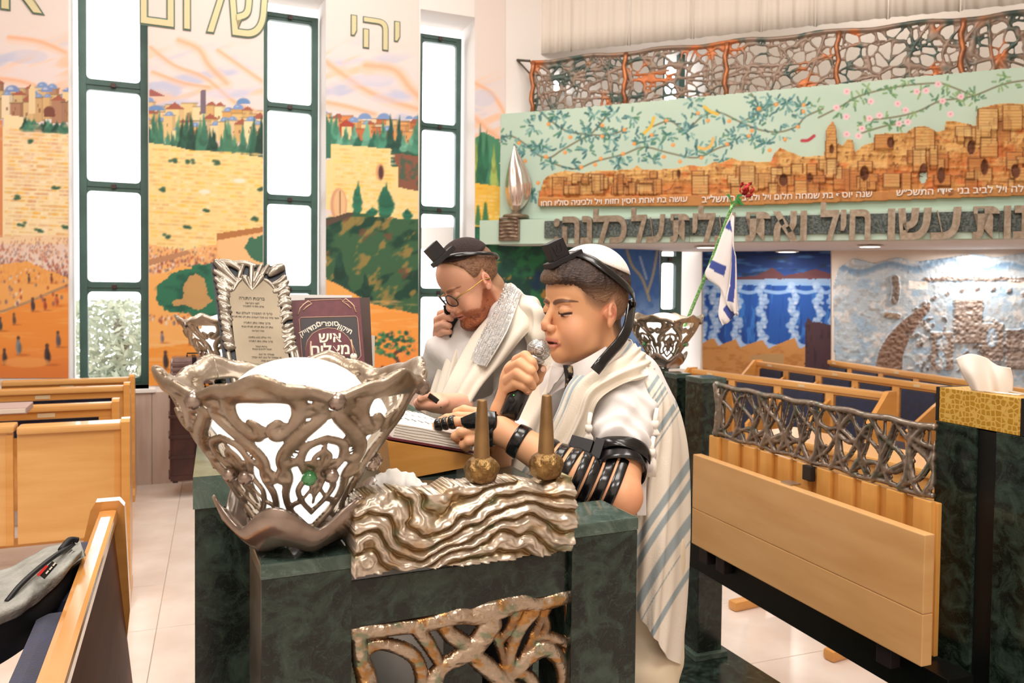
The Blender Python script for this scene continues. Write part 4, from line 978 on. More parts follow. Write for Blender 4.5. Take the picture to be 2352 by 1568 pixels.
# pale blue relief wall with silver city
wc = Canvas(1912, 560, 2480, 900, 2.0, '#D8D3D2'); X4, Y4 = wc.X, wc.Y; H4 = np.full(X4.shape, .012)
body = wc.poly([(1918, 900), (1915, 760), (1912, 660), (1925, 615), (1960, 592), (2010, 605), (2060, 590), (2110, 600), (2170, 592), (2230, 582), (2290, 590), (2352, 580), (2480, 590), (2480, 900)], '#B9CBDB')
b_ = body.astype(float); wc.put(b_*smoothstep(0, .5, vnoise(X4/30, Y4/26, 2)), '#9DBEDD', .8); wc.put(b_*smoothstep(.05, .5, vnoise(X4/14+5, Y4/12, 4)), '#E3E4E6', .8); wc.put(b_*smoothstep(.1, .45, vnoise(X4/9, Y4/9, 8)), '#9C9694', .4)
wv = 600+9*np.sin(X4/22)+6*np.sin(X4/51); wc.put(b_*smoothstep(0, 6, Y4-wv-2)*smoothstep(26, 10, Y4-wv), '#6F93B8', .75); wc.put(b_*(Y4 > wv+22)*(Y4 < 640)*1.0, '#C9D6E2', .6)
H4 += b_*.012*np.clip(vnoise(X4/12, Y4/12, 8), 0, 1)+b_*.02
def wrel(pts, rr, col, hh):
    D0 = wc.C.copy(); wc.line(pts, rr, col, .9); mk = np.abs(wc.C-D0).sum(2) > .02; H4[mk] = np.maximum(H4[mk], hh+.015*vnoise(X4/5, Y4/5, 3)[mk])
r = np.random.RandomState(5)
for k in range(14): t = k/13; a = (2040+90*t**1.4, 845-135*t**.8); wrel([(a[0], a[1]), (a[0]+2, a[1]-12)], 26*(1-t)+4, '#8C7468', .06)
for k in range(26): x = 2125+k*10; wrel([(x, 640+3*math.sin(k)), (x+5, 641)], 3.2, '#8A7468', .05)
for k in range(16): a = math.pi*(1.0-k/15); wrel([(2260+175*math.cos(a), 745-80*math.sin(a)), (2264+175*math.cos(a), 742-80*math.sin(a))], 3.5, '#7E6E66', .045)
for (x0, y0, x1, y1) in ((2193, 690, 2252, 790), (2255, 745, 2300, 830), (2140, 765, 2185, 850), (2395, 700, 2440, 820), (2310, 760, 2352, 850)):
    for y in np.arange(y0, y1, 5): wrel([(x0+r.uniform(-2, 2), y), (x1+r.uniform(-2, 2), y)], 2.6, ['#9C877B', '#85736A', '#B5A79F'][r.randint(3)], .05)
for (x, y) in ((2162, 790), (2276, 775), (2160, 830)): wc.ell(x, y, 12, 22, '#A9C8E4', .95); wc.ell(x, y+2, 7, 15, '#E4E8EE', .8)
for k in range(120): x, y = r.uniform(2080, 2460), r.uniform(725, 850); wrel([(x, y), (x+r.uniform(-9, 9), y+r.uniform(-7, 7))], r.uniform(2, 4), ['#8A7A72', '#C9C4C2', '#6E6460'][r.randint(3)], .045)
wrel([(2055, 640), (2058, 665), (2054, 690)], 8, '#7F7068', .06); wrel([(2035, 722), (2062, 726)], 6, '#A08A78', .05)
for (x, y) in ((2108, 655), (2335, 652)): wc.poly([(x-22, y-10), (x+22, y-8), (x+22, y+9), (x-22, y+8)], '#F6F2F0')
me = relief_canvas(wc, lambda x, y: body[:-1, :-1], H4, PlaneMap(K, NR), NR, 'relief_panel', mat('relief_paint', '#ffffff', .45, vcol=True, metal=.1, bump=.3, bscale=50))
meta(me, 'pale blue and silver city relief with wavy top under the gallery', 'relief')
# ---------------- the reading platform ----------------
ZT3 = 1.30; ZP = .15
M_marb = marble_mat('green_marble', '#0B1410', '#33433A', '#566F5C', 17, .2)
M_marb2 = marble_mat('green_marble_top', '#3D4F47', '#63736A', '#8DA294', 9, .12)
M_marbd = mat('dark_groove', '#0C0F10', .35)
def top3(px, py, z=ZT3): return hitz(px, py, z)
def post(near, wa, wd_, z0, z1, name, label, group='green marble posts', cap=None, da=D4, db=D3):
    """box post: near-left corner, wa along da, wd_ along db"""
    e = empty(name, (near[0], near[1], z0), label, 'post', group)
    M = frame((near[0], near[1], 0), da); s_ = 1 if np.dot(Vector((M[0][1], M[1][1], M[2][1])), Vector(db)) > 0 else -1
    mb = MB(); mb.bbox(0, min(0, s_*wd_), z0, wa, max(0, s_*wd_), z1-.02, .002, M); mb.build('shaft', M_marb, e)
    mb = MB(); mb.bbox(-.001, min(-.001*s_, s_*(wd_+.001)), z1-.02, wa+.001, max(-.001*s_, s_*(wd_+.001)), z1, .003, M); mb.build('top_slab', M_marb2, e)
    return e, M, s_
A_fl = top3(1322, 1210); A_fr = top3(1465, 1187); A_br = top3(1385, 1147)
B_fl = top3(600, 1297)
FD = (A_fr-B_fl)*[1, 1, 0]; FD /= np.linalg.norm(FD)          # along the front of the desk
FB = np.array([-FD[1], FD[0], 0])                              # away from the camera
wA = float(np.dot(A_fr-A_fl, FD)); dA = float(np.dot(A_br-A_fr, FB)); wA = max(.085, wA); dA = max(.1, dA)
nA = A_fr-FD*wA
post(nA, wA, dA, ZP, ZT3, 'marble_post', 'green marble post at the right front corner of the reading desk', da=FD, db=FB)
B_fr = hit(808, 1400, B_fl, FB); wB = float(np.dot(B_fr-B_fl, FD))
post(B_fl, wB, .13, ZP, ZT3, 'marble_post', 'green marble post under the large foreground bowl lamp', da=FD, db=FB)
LEN = float(np.dot(nA-B_fl, FD))
MD = frame((B_fl[0], B_fl[1], 0), FD); sD = 1 if np.dot(Vector((MD[0][1], MD[1][1], MD[2][1])), Vector(FB)) > 0 else -1
def dbox(mb, x0, x1, y0, y1, z0, z1, bev=.003): mb.bbox(x0, min(sD*y0, sD*y1), z0, x1, max(sD*y0, sD*y1), z1, bev, MD)
zr_t = hit(1200, 1277, B_fl+FB*.015, FB)[2]; zr_b = hit(1060, 1400, B_fl+FB*.015, FB)[2]
desk = empty('reading_desk', (B_fl[0], B_fl[1], ZP), 'green marble reading desk with glass top between the front posts', 'desk')
mb = MB(); dbox(mb, wB, wB+LEN-wB, .012, .06, zr_b, zr_t); mb.build('front_rail', M_marb, desk)
PL1 = top3(443, 1092); xl = float(np.dot(PL1-B_fl, FD)); yl = float(np.dot(PL1-B_fl, FB))
zc_ = hit(443, 1170, PL1, FB)[2]
def skew(mb, pL, Lx, dep, z0, z1, off=.0):
    a = pL*[1, 1, 0]+D3*off; c4 = [a, a+FD*Lx, a+FD*Lx+D3*dep, a+D3*dep]; mb.box8([q_+Z3*z0 for q_ in c4]+[q_+Z3*z1 for q_ in c4]); return mb
g0 = top3(1225, 1100); gx = float(np.dot(g0-B_fl, FD)); xr_d = gx+.02-xl
mb = MB(); skew(mb, PL1, xr_d, 1.15, zc_, ZT3-.003); mb.build('desk_top', M_marb2, desk)
mb = MB(); skew(mb, PL1+FD*.003, .11, 1.1, ZP, zc_, .006); mb.build('side_panel', M_marb, desk)
mb = MB(); skew(mb, PL1+FD*(xr_d-.1), .09, 1.1, ZP, zc_, .006); mb.build('side_panel', M_marb, desk)
mb = MB(); dbox(mb, wB*.3, LEN-.0, .14, yl, zr_t-.03, ZT3-.02); mb.build('front_shelf', M_marb2, desk)
g0 = top3(1225, 1100); gx = float(np.dot(g0-B_fl, FD))
mb = MB(); dbox(mb, .1, gx, .15, yl+.6, ZT3-.002, ZT3+.004, .001)
M_tg = mat('table_glass', '#9FB4AC', .04, alpha=None); M_tg.node_tree.nodes['Principled BSDF'].inputs['Transmission Weight'].default_value = .9
mb.build('glass_sheet', M_tg, desk)
# platform with marble tiles
pr = hitz(1643, 1472, ZP); px1 = float(np.dot(pr-B_fl, FD)); 
mb = MB(); dbox(mb, -.01, px1, -.05, yl, 0, ZP-.012); dbox(mb, xl+.01, px1, yl, yl+.6, 0, ZP-.012); dbox(mb, .35, px1, yl+.6, 4.4, 0, ZP-.012); plat = meta(mb.build('platform', M_marb), 'low dark green marble platform under the reading desk', 'platform')
tl = None; q = (px1-xl)/6
for i in range(6):
    for j in range(10):
        if tl is None:
            t_ = MB(); t_.bbox(-q/2+.001, -.2215, -.012, q/2-.001, .2215, 0, .001); tl = t_.mesh(); tl.materials.append(M_marb)
        if (xl+q*i < -.08 and -.05+.445*(j+1) < yl+.3) or (xl+q*i < .25 and -.05+.445*(j+1) > yl+.75): continue
        o = bpy.data.objects.new('tile', tl); C.objects.link(o); o.location = MD @ Vector((xl+q*(i+.5), sD*(-.05+.445*(j+.5)), ZP)); o.rotation_euler = MD.to_euler(); o.parent = plat

# flowing silver panel on the rail
wp0 = B_fl+FB*.0
WPm = PlaneMap(wp0, FB)
wvC = Canvas(780, 1070, 1316, 1330, 2.2, '#A39584')
Xw, Yw = wvC.X, wvC.Y
lowb = np.interp(Xw, [780, 1316], [1318, 1260])
topb = np.interp(Xw, [780, 850, 900, 960, 1000, 1030, 1060, 1120, 1180, 1240, 1280, 1316], [1150, 1128, 1122, 1128, 1126, 1106, 1112, 1104, 1098, 1110, 1092, 1090])
t = (Yw-topb)/(lowb-topb)
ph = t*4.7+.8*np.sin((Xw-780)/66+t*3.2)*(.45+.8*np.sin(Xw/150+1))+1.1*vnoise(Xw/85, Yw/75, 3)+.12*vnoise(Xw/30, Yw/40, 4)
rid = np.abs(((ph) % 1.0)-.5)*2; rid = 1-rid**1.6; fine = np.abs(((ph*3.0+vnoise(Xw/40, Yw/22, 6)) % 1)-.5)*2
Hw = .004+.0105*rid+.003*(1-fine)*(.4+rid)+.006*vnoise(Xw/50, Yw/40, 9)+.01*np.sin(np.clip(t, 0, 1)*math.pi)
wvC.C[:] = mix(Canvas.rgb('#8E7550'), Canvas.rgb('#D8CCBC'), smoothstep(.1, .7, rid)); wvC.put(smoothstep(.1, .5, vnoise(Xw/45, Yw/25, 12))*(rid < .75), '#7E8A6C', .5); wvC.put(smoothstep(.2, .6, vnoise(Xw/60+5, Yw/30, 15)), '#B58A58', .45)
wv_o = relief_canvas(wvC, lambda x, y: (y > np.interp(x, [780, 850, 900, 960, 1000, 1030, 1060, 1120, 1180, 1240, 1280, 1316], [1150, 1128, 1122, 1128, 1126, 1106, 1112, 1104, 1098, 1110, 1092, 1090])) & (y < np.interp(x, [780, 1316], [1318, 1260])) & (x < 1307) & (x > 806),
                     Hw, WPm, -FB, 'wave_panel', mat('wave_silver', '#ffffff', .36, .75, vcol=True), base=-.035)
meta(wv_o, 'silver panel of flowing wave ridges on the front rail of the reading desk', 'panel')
# cast branch panel below the rail
BP = PlaneMap(B_fl+FB*.02, FB)
bs = Strokes(796, 1335, 1336, 1700, 2.2)
for pts, rr in [([(812, 1452), (853, 1446), (906, 1440), (974, 1432), (1047, 1412), (1085, 1412), (1119, 1402), (1192, 1380), (1240, 1384), (1284, 1370), (1310, 1358)], [16, 17, 16, 17, 20, 20, 24, 20, 16, 18, 14]),
                ([(822, 1460), (830, 1518), (842, 1568), (838, 1690)], [16, 20, 22, 24]), ([(832, 1500), (870, 1478), (930, 1492), (962, 1526), (968, 1590), (960, 1690)], [12, 13, 16, 15, 14, 16]),
                ([(1127, 1430), (1083, 1490), (1017, 1530), (992, 1575), (970, 1690)], [22, 20, 15, 20, 22]), ([(960, 1445), (985, 1480), (1008, 1520)], [16, 15, 12]), ([(1010, 1430), (1040, 1460), (1075, 1480)], [14, 18, 16]),
                ([(1060, 1490), (1105, 1520), (1150, 1560), (1190, 1600), (1230, 1690)], [12, 20, 19, 20, 18]), ([(1168, 1560), (1172, 1500), (1196, 1440), (1228, 1400)], [14, 12, 13, 14]), ([(1172, 1556), (1216, 1482), (1245, 1420), (1262, 1385)], [10, 9, 9, 10]),
                ([(1166, 1550), (1148, 1484), (1131, 1440)], [10, 9, 12]), ([(1306, 1366), (1314, 1421), (1308, 1494), (1314, 1570), (1310, 1690)], [12, 15, 11, 13, 14]), ([(1176, 1545), (1220, 1502), (1256, 1488), (1288, 1522), (1292, 1580), (1285, 1690)], [14, 16, 18, 15, 12, 14]),
                ([(1225, 1462), (1265, 1462), (1306, 1478)], [10, 12, 12]), ([(1245, 1400), (1256, 1440), (1240, 1462)], [9, 9, 9]), ([(1180, 1540), (1220, 1560), (1232, 1620)], [12, 14, 12]), ([(1190, 1395), (1172, 1440), (1150, 1470)], [13, 10, 9])]:
    bs.add(pts, [x*1.15 for x in rr])
# fine sinew lines add relief
bs2 = bs.E.copy(); nn = vnoise(bs.U/26+bs.V/60, bs.V/13, 4); bs.E = bs.E*(1+.22*nn)
def bmap(u, v, h): return BP.vec(u, v)-FB[None]*(h*.00055)[:, None]
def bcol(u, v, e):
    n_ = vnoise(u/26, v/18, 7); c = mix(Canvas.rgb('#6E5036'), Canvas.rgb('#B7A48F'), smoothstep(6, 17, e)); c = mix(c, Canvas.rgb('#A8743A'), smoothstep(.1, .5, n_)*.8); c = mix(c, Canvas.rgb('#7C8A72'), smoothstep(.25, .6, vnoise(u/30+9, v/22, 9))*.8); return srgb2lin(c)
be = empty('branch_grille', hit(1065, 1560, B_fl, FB), 'cast silver and bronze panel of twisting branches below the desk rail', 'panel')
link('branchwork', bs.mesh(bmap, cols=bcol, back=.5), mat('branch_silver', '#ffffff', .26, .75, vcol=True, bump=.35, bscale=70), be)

# brass candle holders on the wave panel
M_brass = mat('old_brass', '#9A7B4A', .38, .75, var='#6E4F2C', scale=45, bump=.6, bscale=90)
M_brstem = mat('brass_stem', '#94744A', .42, .55, var='#7A5C3A', scale=20)
def candle(px, pyc, pyt, lab):
    c = hit(px, pyc, B_fl+FB*.0, FB); k = np.dot(c-CAM, FW)/F_PX
    e = empty('candle_holder', c-Z3*.026, lab, 'candle holder', 'brass candle holders on the desk front')
    R = 40*k; prof = [(.0, -R*.78), (R*.5, -R*.76), (R*.85, -R*.45), (R, 0), (R*.9, R*.42), (R*.6, R*.68), (R*.3, R*.78), (0, R*.8)]
    mb = MB(); n = 26; pr_ = spline([np.array(p) for p in prof], 3); V = []
    for i, (r_, z) in enumerate(pr_):
        for j in range(n):
            a = 2*math.pi*j/n; q_ = max(r_, 0)*(1+.05*math.sin(5*a+z*200)+.04*math.sin(9*a-z*260)); V.append(c+np.array([q_*math.cos(a), q_*math.sin(a), z]))
    mb.add(V, [(i*n+j, i*n+(j+1) % n, (i+1)*n+(j+1) % n, (i+1)*n+j) for i in range(len(pr_)-1) for j in range(n)], True)
    mb.build('knob', M_brass, e)
    ht = (pyc-pyt)*k; mb = MB(); mb.lathe([(20*k, R*.6), (19*k, R*.7), (15.5*k, ht*.6), (11.5*k, ht-.002), (10*k, ht), (0, ht)], 18, loc=c); mb.build('stem', M_brstem, e)
candle(1106, 1078, 917, 'left brass candle holder with a tall tapered stem'); candle(1254, 1068, 906, 'right brass candle holder with a tall tapered stem')

# pierced bowl lamps
M_bowl = mat('cast_pewter', '#B5A797', .3, .7, var='#94836F', scale=22, bump=.15, bscale=60)
M_dish = mat('dish_silver', '#B9AAA0', .22, .85, var='#8C7D72', scale=14)
M_globe = mat('lit_globe', '#FFFBF4', .4, emit=1.7)
M_gem = mat('green_glass_gem', '#2E8A4A', .08, coat=1, spec=.9)
CIR = .66; HB = .2
def bowl_strokes(step):
    st = Strokes(0, -.012, CIR, HB+.004, step); q = CIR/6; r0 = .0078
    def add(pts, r, n=5):
        for k in range(-1, 7):
            for m_ in (1, -1): st.add([((k+.5+m_*u)*q, v*HB) for u, v in pts], [x*1.0*(1-.34*min(1, max(0, p_[1]))) for x, p_ in zip(r if hasattr(r, '__len__') else [r]*len(pts), pts)], n)
    add([(0, .02), (.1, .10), (.07, .19), (.22, .3), (.36, .41), (.41, .5), (.36, .6), (.42, .73), (.36, .86), (.08, .98)], [.011, .0085, .008, .0085, .009, .0085, .008, .008, .0085, .01])
    add([(0, .34), (.17, .385), (.225, .49), (.16, .6), (.25, .7), (.16, .8), (0, .87)], .0062)
    add([(.5, .07), (.28, .07), (.24, .16), (.32, .26), (.42, .31), (.45, .25), (.4, .21)], [.0085, .0085, .0075, .007, .007, .006, .005])
    add([(0, .035), (.16, .0), (.32, .045), (.5, .01)], [.013, .009, .011, .009])
    add([(0, .42), (.085, .48), (.0, .58), (.08, .66), (0, .76)], .0042)
    add([(.0, .40), (0, .80)], .0038)
    add([(.14, .5), (.05, .55), (.13, .63)], .004)
    add([(.36, .5), (.46, .6), (.37, .62)], .009)
    add([(.10, .13), (.2, .17), (.26, .14)], .0052); add([(.2, .42), (.3, .5), (.38, .5)], .0050); add([(.2, .78), (.32, .8), (.38, .84)], .0055); add([(0, .55), (.12, .56), (.2, .52)], .0036); add([(0, .66), (.1, .72), (.17, .76)], .0036)
    add([(0, .985), (.25, .975), (.5, 1.0)], .009)
    add([(.5, .93), (.4, .9)], .006)
    return st
_bst = bowl_strokes(.0019)
def brad(v): return np.interp(v, [-.06, 0, .3, .6, .85, 1.02], [.176, .170, .138, .098, .068, .058])
def bowl(center, rot, label, sc=1.0):
    e = empty('bowl_lamp', center, label, 'lamp', 'pierced metal bowl lamps on posts')
    def bm_(u, v, h):
        a = u/CIR*2*math.pi+rot; vv = v/HB; hexf = 1-.035*np.cos(3*(a-rot)*2+math.pi)
        r_ = brad(vv)*hexf*sc*(1+0*h)+h*.9; z = (.03+HB*(1-vv)+.012*np.cos(6*(a-rot))*(np.clip(1-vv*6, 0, 1)))*sc
        return np.stack([center[0]+r_*np.cos(a), center[1]+r_*np.sin(a), center[2]+z], 1)
    link('bowl_shell', _bst.mesh(bm_), M_bowl, e)
    c = np.asarray(center); n = 72; V = []
    rows = [(.02, .0, .012), (.05, -.002, .012), (.08, .006, .022), (.1, .022, .05), (.112, .04, .085)]
    for side in (0, 1):
        for (r_, z, zt_2) in (rows if side == 0 else rows[::-1]):
            for j in range(n):
                a = 2*math.pi*j/n+rot; pk = abs(math.cos(3*a-3*rot))**1.5; rr = (r_*(1-.1*(1-pk)*(r_ > .07)))-side*.003; zz = z+(zt_2-z)*pk*.75+side*.003
                V.append(c+np.array([rr*math.cos(a), rr*math.sin(a), zz])*sc)
    k = len(V)//n; F = [(i*n+j, i*n+(j+1) % n, ((i+1) % k)*n+(j+1) % n, ((i+1) % k)*n+j) for i in range(k) for j in range(n)]
    mb = MB(); mb.add(V, F, True); mb.build('petal_dish', M_dish, e)
    mb = MB(); pr_ = [(0, .022), (.030, .023), (.040, .04), (.062, .09), (.088, .13), (.112, .165), (.120, .178), (.114, .190)]+[(.092*math.cos(t_), .192+.060*math.sin(t_)) for t_ in np.linspace(0, math.pi/2, 9)]
    pr_[-1] = (0, pr_[-1][1]); mb.lathe([(a_*sc, b_*sc) for a_, b_ in pr_], 40, loc=(c[0], c[1], c[2])); mb.build('globe', M_globe, e)
    for k in range(6):
        for (u_, v_, rr, gem) in ((.37, .6, .0105, True), (.63, .6, .0105, k % 2 == 0), (.5, .035, .012, k % 2 == 1)):
            p = bm_(np.array([(k+u_)*CIR/6]), np.array([v_*HB]), np.array([.010]))[0]; mb = MB()
            mb.lathe([(0, -rr), (rr*.7, -rr*.7), (rr, 0), (rr*.7, rr*.7), (0, rr)], 10, loc=p); mb.build('gem' if gem and (k+int(u_*10)) % 2 else 'knob', M_gem if gem and (k+int(u_*10)) % 2 else M_dish, e)
    return e
cB = B_fl+FD*wB*.5+FB*.075; bowl((cB[0], cB[1], ZT3+.002), 2.62, 'large pierced bowl lamp with white globe on the foreground marble post')
c3 = P(524, 868, 2.95); bowl((c3[0], c3[1], ZT3), .4, 'pierced bowl lamp behind the silver framed plaque on the left')
c2 = P(1523, 846, 3.66); bowl((c2[0], c2[1], ZT3), 1.1, 'pierced bowl lamp holding the flag and rose behind the boy')
for c, w_, lab in ((c3, .1, 'green marble post behind the framed plaque'), (c2, .035, 'thin dark post under the bowl lamp with the flag')):
    n_ = c-FD*w_/2-FB*w_/2; post(n_, w_, w_, .001 if w_ > .05 else ZP, ZT3-.002, 'marble_post', lab, da=FD, db=FB)

# posts of the bench side
Dn = top3(1613, 869); wD = float(np.linalg.norm(top3(1657, 866)-Dn))
post(Dn, .115, .12, ZP, ZT3, 'marble_post', 'green marble post at the far end of the fold-down bench', da=D4, db=D3)
mb = MB(); Mx = frame((Dn[0], Dn[1], 0), D4); sx = 1 if np.dot(Vector((Mx[0][1], Mx[1][1], Mx[2][1])), Vector(D3)) > 0 else -1
mb.bbox(-.02, min(-.02*sx, .14*sx), ZP, .135, max(-.02*sx, .14*sx), ZP+.025, .004, Mx); meta(mb.build('post_plinth', M_marb2), 'pale green stone plinth under the far marble post', 'plinth')
En = top3(1555, 858); post(En, .07, .1, ZP, ZT3, 'marble_post', 'narrow marble post just left of the far bench post', da=D4, db=D3)
Cn = top3(2150, 966)
Mc = frame((Cn[0], Cn[1], 0), -D3); sc_ = 1 if np.dot(Vector((Mc[0][1], Mc[1][1], Mc[2][1])), Vector(D4)) > 0 else -1
ce = empty('marble_pillar', (Cn[0], Cn[1], ZP), 'wide green marble pillar with a black strip under the gold tissue box', 'pillar')
def cs(px): return float(np.dot(hit(px, 1200, Cn, D4)-Cn, -D3))
s1, s2, s3 = cs(2236), cs(2282), cs(2600)
def cbox(mb, x0, x1, y0, y1, z0, z1, b=.002): mb.bbox(x0, min(sc_*y0, sc_*y1), z0, x1, max(sc_*y0, sc_*y1), z1, b, Mc)
mb = MB(); cbox(mb, 0, s1, 0, .14, ZP, ZT3); mb.build('slab', M_marb, ce)
mb = MB(); cbox(mb, s2, s3, 0, .14, ZP, ZT3); mb.build('slab', M_marb, ce)
mb = MB(); cbox(mb, s1-.005, s2+.005, .008, .13, ZP, ZT3-.004); mb.build('black_strip', M_marbd, ce)
# gold tissue box
tb0 = hit(2156, 959, Cn-D4*.0, D4); zb1 = hit(2156, 889, Cn, D4)[2]; L1 = float(np.dot(hit(2343, 985, Cn, D4)-Cn, -D3)); L0b = float(np.dot(tb0-Cn, -D3))
te = empty('tissue_box', (tb0[0], tb0[1], ZT3+.001), 'gold crocodile-patterned tissue box with black ends on the marble pillar', 'tissue box')
def croc_mat():
    m = mat('gold_crocodile', '#D9A945', .38, .35); nt = m.node_tree; b = nt.nodes['Principled BSDF']; L = nt.links.new
    tc = nt.nodes.new('ShaderNodeTexCoord'); v = nt.nodes.new('ShaderNodeTexVoronoi'); v.feature = 'DISTANCE_TO_EDGE'; v.inputs['Scale'].default_value = 70; v.inputs['Randomness'].default_value = .55
    L(tc.outputs['Object'], v.inputs['Vector']); r = nt.nodes.new('ShaderNodeValToRGB'); L(v.outputs[0], r.inputs[0])
    r.color_ramp.elements[0].position = .06; r.color_ramp.elements[0].color = (*lin('#E6BE62'), 1); r.color_ramp.elements[1].position = .16; r.color_ramp.elements[1].color = (*lin('#C4932F'), 1)
    L(r.outputs[0], b.inputs['Base Color']); bp = nt.nodes.new('ShaderNodeBump'); bp.inputs['Strength'].default_value = .8; bp.inputs['Distance'].default_value = .002; bp.invert = True
    L(r.outputs[0], bp.inputs['Height']); L(bp.outputs[0], b.inputs['Normal']); return m
M_blk = mat('black_leather', '#141316', .4)
mb = MB(); cbox(mb, L0b, L1, .001, .125, ZT3+.001, zb1, .001); mb.build('gold_body', croc_mat(), te)
mb = MB(); cbox(mb, L0b-.011, L0b, 0, .126, ZT3+.001, zb1+.001, .001); mb.build('black_end', M_blk, te)
mb = MB(); cbox(mb, L1, L1+.014, 0, .126, ZT3+.001, zb1+.001, .001); mb.build('black_end', M_blk, te)
cS = Cn-D3*(L0b+L1)*.53+D4*.06*1; mb = MB(); mb.tube([(cS[0]+.07*math.cos(a)*(-D3[0])+.03*math.sin(a)*D4[0], cS[1]+.07*math.cos(a)*(-D3[1])+.03*math.sin(a)*D4[1], zb1+.002) for a in np.linspace(0, 6.28, 28)[:-1]], .0035, 6, closed=True); mb.build('slot_rim', mat('crinkled_foil', '#E8E4DC', .2, .6), te)
dt = np.dot(cS-CAM, FW)
me = patch([[(2196, 824, dt-.01), (2225, 812, dt), (2262, 820, dt+.01), (2290, 838, dt), (2322, 845, dt-.01)], [(2210, 860, dt), (2235, 855, dt-.02), (2268, 858, dt+.01), (2295, 866, dt-.01), (2328, 875, dt)], [(2232, 896, dt), (2250, 899, dt-.015), (2275, 901, dt+.01), (2300, 903, dt-.01), (2326, 906, dt)]], 20, 24, .0015)
meta(link('tissue', me, mat('tissue_paper', '#F9F0E8', .8)), 'white tissue standing up out of the gold box', 'tissue')

# fold-down wooden bench between the posts
R0 = top3(1649, 882); R1 = top3(2148, 981)
bench = empty('folding_bench', (R0[0], R0[1], ZP), 'light wooden fold-down bench with battened back between marble posts', 'bench')
M_bw = wood_mat('bench_wood', '#DCAE76', '#CA9860', .38, 2.2, (1, 1, 6)); M_bw2 = wood_mat('batten_wood', '#E3AA5E', '#D09448', .38, 3, (6, 6, 1))
Mb = frame((R0[0], R0[1], 0), -D3); sb = 1 if np.dot(Vector((Mb[0][1], Mb[1][1], Mb[2][1])), Vector(D4)) > 0 else -1
def bbx(mb, x0, x1, y0, y1, z0, z1, b=.003): mb.bbox(x0, min(sb*y0, sb*y1), z0, x1, max(sb*y0, sb*y1), z1, b, Mb)
def bs_(px, off, py=1100): return float(np.dot(hit(px, py, R0+D4*off, D4)-R0, -D3))
def bz_(px, py, off): return hit(px, py, R0+D4*off, D4)[2]
oB = -.11
mb = MB(); zt_b = bz_(1591, 1042, oB); zb_b = bz_(1593, 1249, oB); xa, xb_ = bs_(1591, oB), bs_(2122, oB, 1300)
bbx(mb, xa, xb_, oB, oB+.035, zb_b+(zt_b-zb_b)*.40, zt_b); mb.build('seat_board', M_bw, bench)
mb = MB(); bbx(mb, xa, xb_, oB, oB+.035, zb_b, zb_b+(zt_b-zb_b)*.40-.0008); mb.build('seat_board', M_bw, bench)
z_s = bz_(1628, 998, -.01); xs0, xs1 = bs_(1628, -.01), bs_(2146, -.01)
mb = MB(); bbx(mb, xs0, xs1, .005, .02, zb_b-.02, z_s-.004); mb.build('back_panel', M_bw2, bench)
n_b = 11; step_ = (xs1-xs0)/n_b
for k in range(n_b):
    mb = MB(); x0 = xs0+step_*k+step_*(.0 if k == 0 else .3); bbx(mb, x0, x0+step_*.62, -.012, .006, zb_b-.02, z_s); mb.build('batten', M_bw2, bench)
zst = bs_(1842, -.03); mb = MB(); bbx(mb, zst, zst+.04, -.03, -.012, bz_(1842, 1100, -.03), bz_(1842, 1066, -.03)); mb.build('latch_strap', M_blk, bench)
mb = MB(); bbx(mb, zst-.03, zst+.02, -.09, -.05, zt_b, zt_b+.006); mb.build('latch_plate', mat('latch_steel', '#B9B2A8', .3, .9), bench)
zbm0 = bz_(1644, 1312, .0)
mb = MB(); bbx(mb, xs0-.05, xs1+.1, -.06, .03, zbm0, zb_b-.025); mb.build('steel_beam', mat('black_steel', '#0B0E0E', .35, .3), bench)
for px_ in (1612, 1650, 2025): 
    x0 = bs_(px_, -.09); mb = MB(); bbx(mb, x0, x0+.05, -.095, -.06, zb_b-.06, zb_b-.006); mb.build('hinge', mat('dark_hinge', '#3A3234', .4, .6), bench)
# branchwork railing above the bench
zb0 = z_s+.004; Lr = float(np.dot(R1-R0, -D3))
st = Strokes(-.03, zb0-.01, Lr+.06, ZT3+.02, .0042); r = np.random.RandomState(31)
mid = (zb0+ZT3)/2; top_ = ZT3-.004; bot_ = zb0+.008
st.add([(x, top_+.003*math.sin(x*40)) for x in np.arange(-.02, Lr+.08, .05)], .0095, 3); 
st.add([(x, bot_+.004*math.sin(x*33)) for x in np.arange(-.02, Lr+.08, .05)], .008, 3)
st.add([(0, bot_), (.012, mid), (-.005, top_)], .016); LIM = Lr-.006
x = .03
while x < Lr+.05:
    w_ = r.uniform(.009, .0125); ym = mid+r.uniform(-.05, .04); xt = x+r.uniform(-.025, .025)
    st.add([(x-.03, bot_), (x-.008, bot_+.035), (x, ym)], [w_, w_, w_*.85]); st.add([(x+.035, bot_), (x+.01, bot_+.035), (x, ym)], [w_*.8, w_*.8, w_*.7])
    st.add([(x, ym), (xt-.012, ym+.045), (xt-.045, top_)], [w_*.85, w_*.7, w_*.6]); st.add([(x, ym), (xt+.012, ym+.04), (xt+.04, top_)], [w_*.85, w_*.7, w_*.6]); st.add([(xt, ym+.03), (xt+.004, top_)], w_*.45)
    if r.rand() < .85: st.add([(x, ym+r.uniform(-.03, .03)), (x+.05, ym+r.uniform(-.06, .02)), (x+.11, ym+r.uniform(-.05, .05))], [w_*.8, w_*.7, w_*.6])
    if r.rand() < .7: st.add([(x-.02, bot_+.01), (x+.04, bot_+.045), (x+.1, ym+.02), (x+.14, top_-.02)], [w_*.7, w_*.75, w_*.7, w_*.5])
    if r.rand() < .6: st.add([(x-.05, top_-.005), (x+.0, top_-.05), (x+.07, mid), (x+.12, bot_+.02)], [w_*.6, w_*.75, w_*.7, w_*.6])
    x += r.uniform(.07, .105)
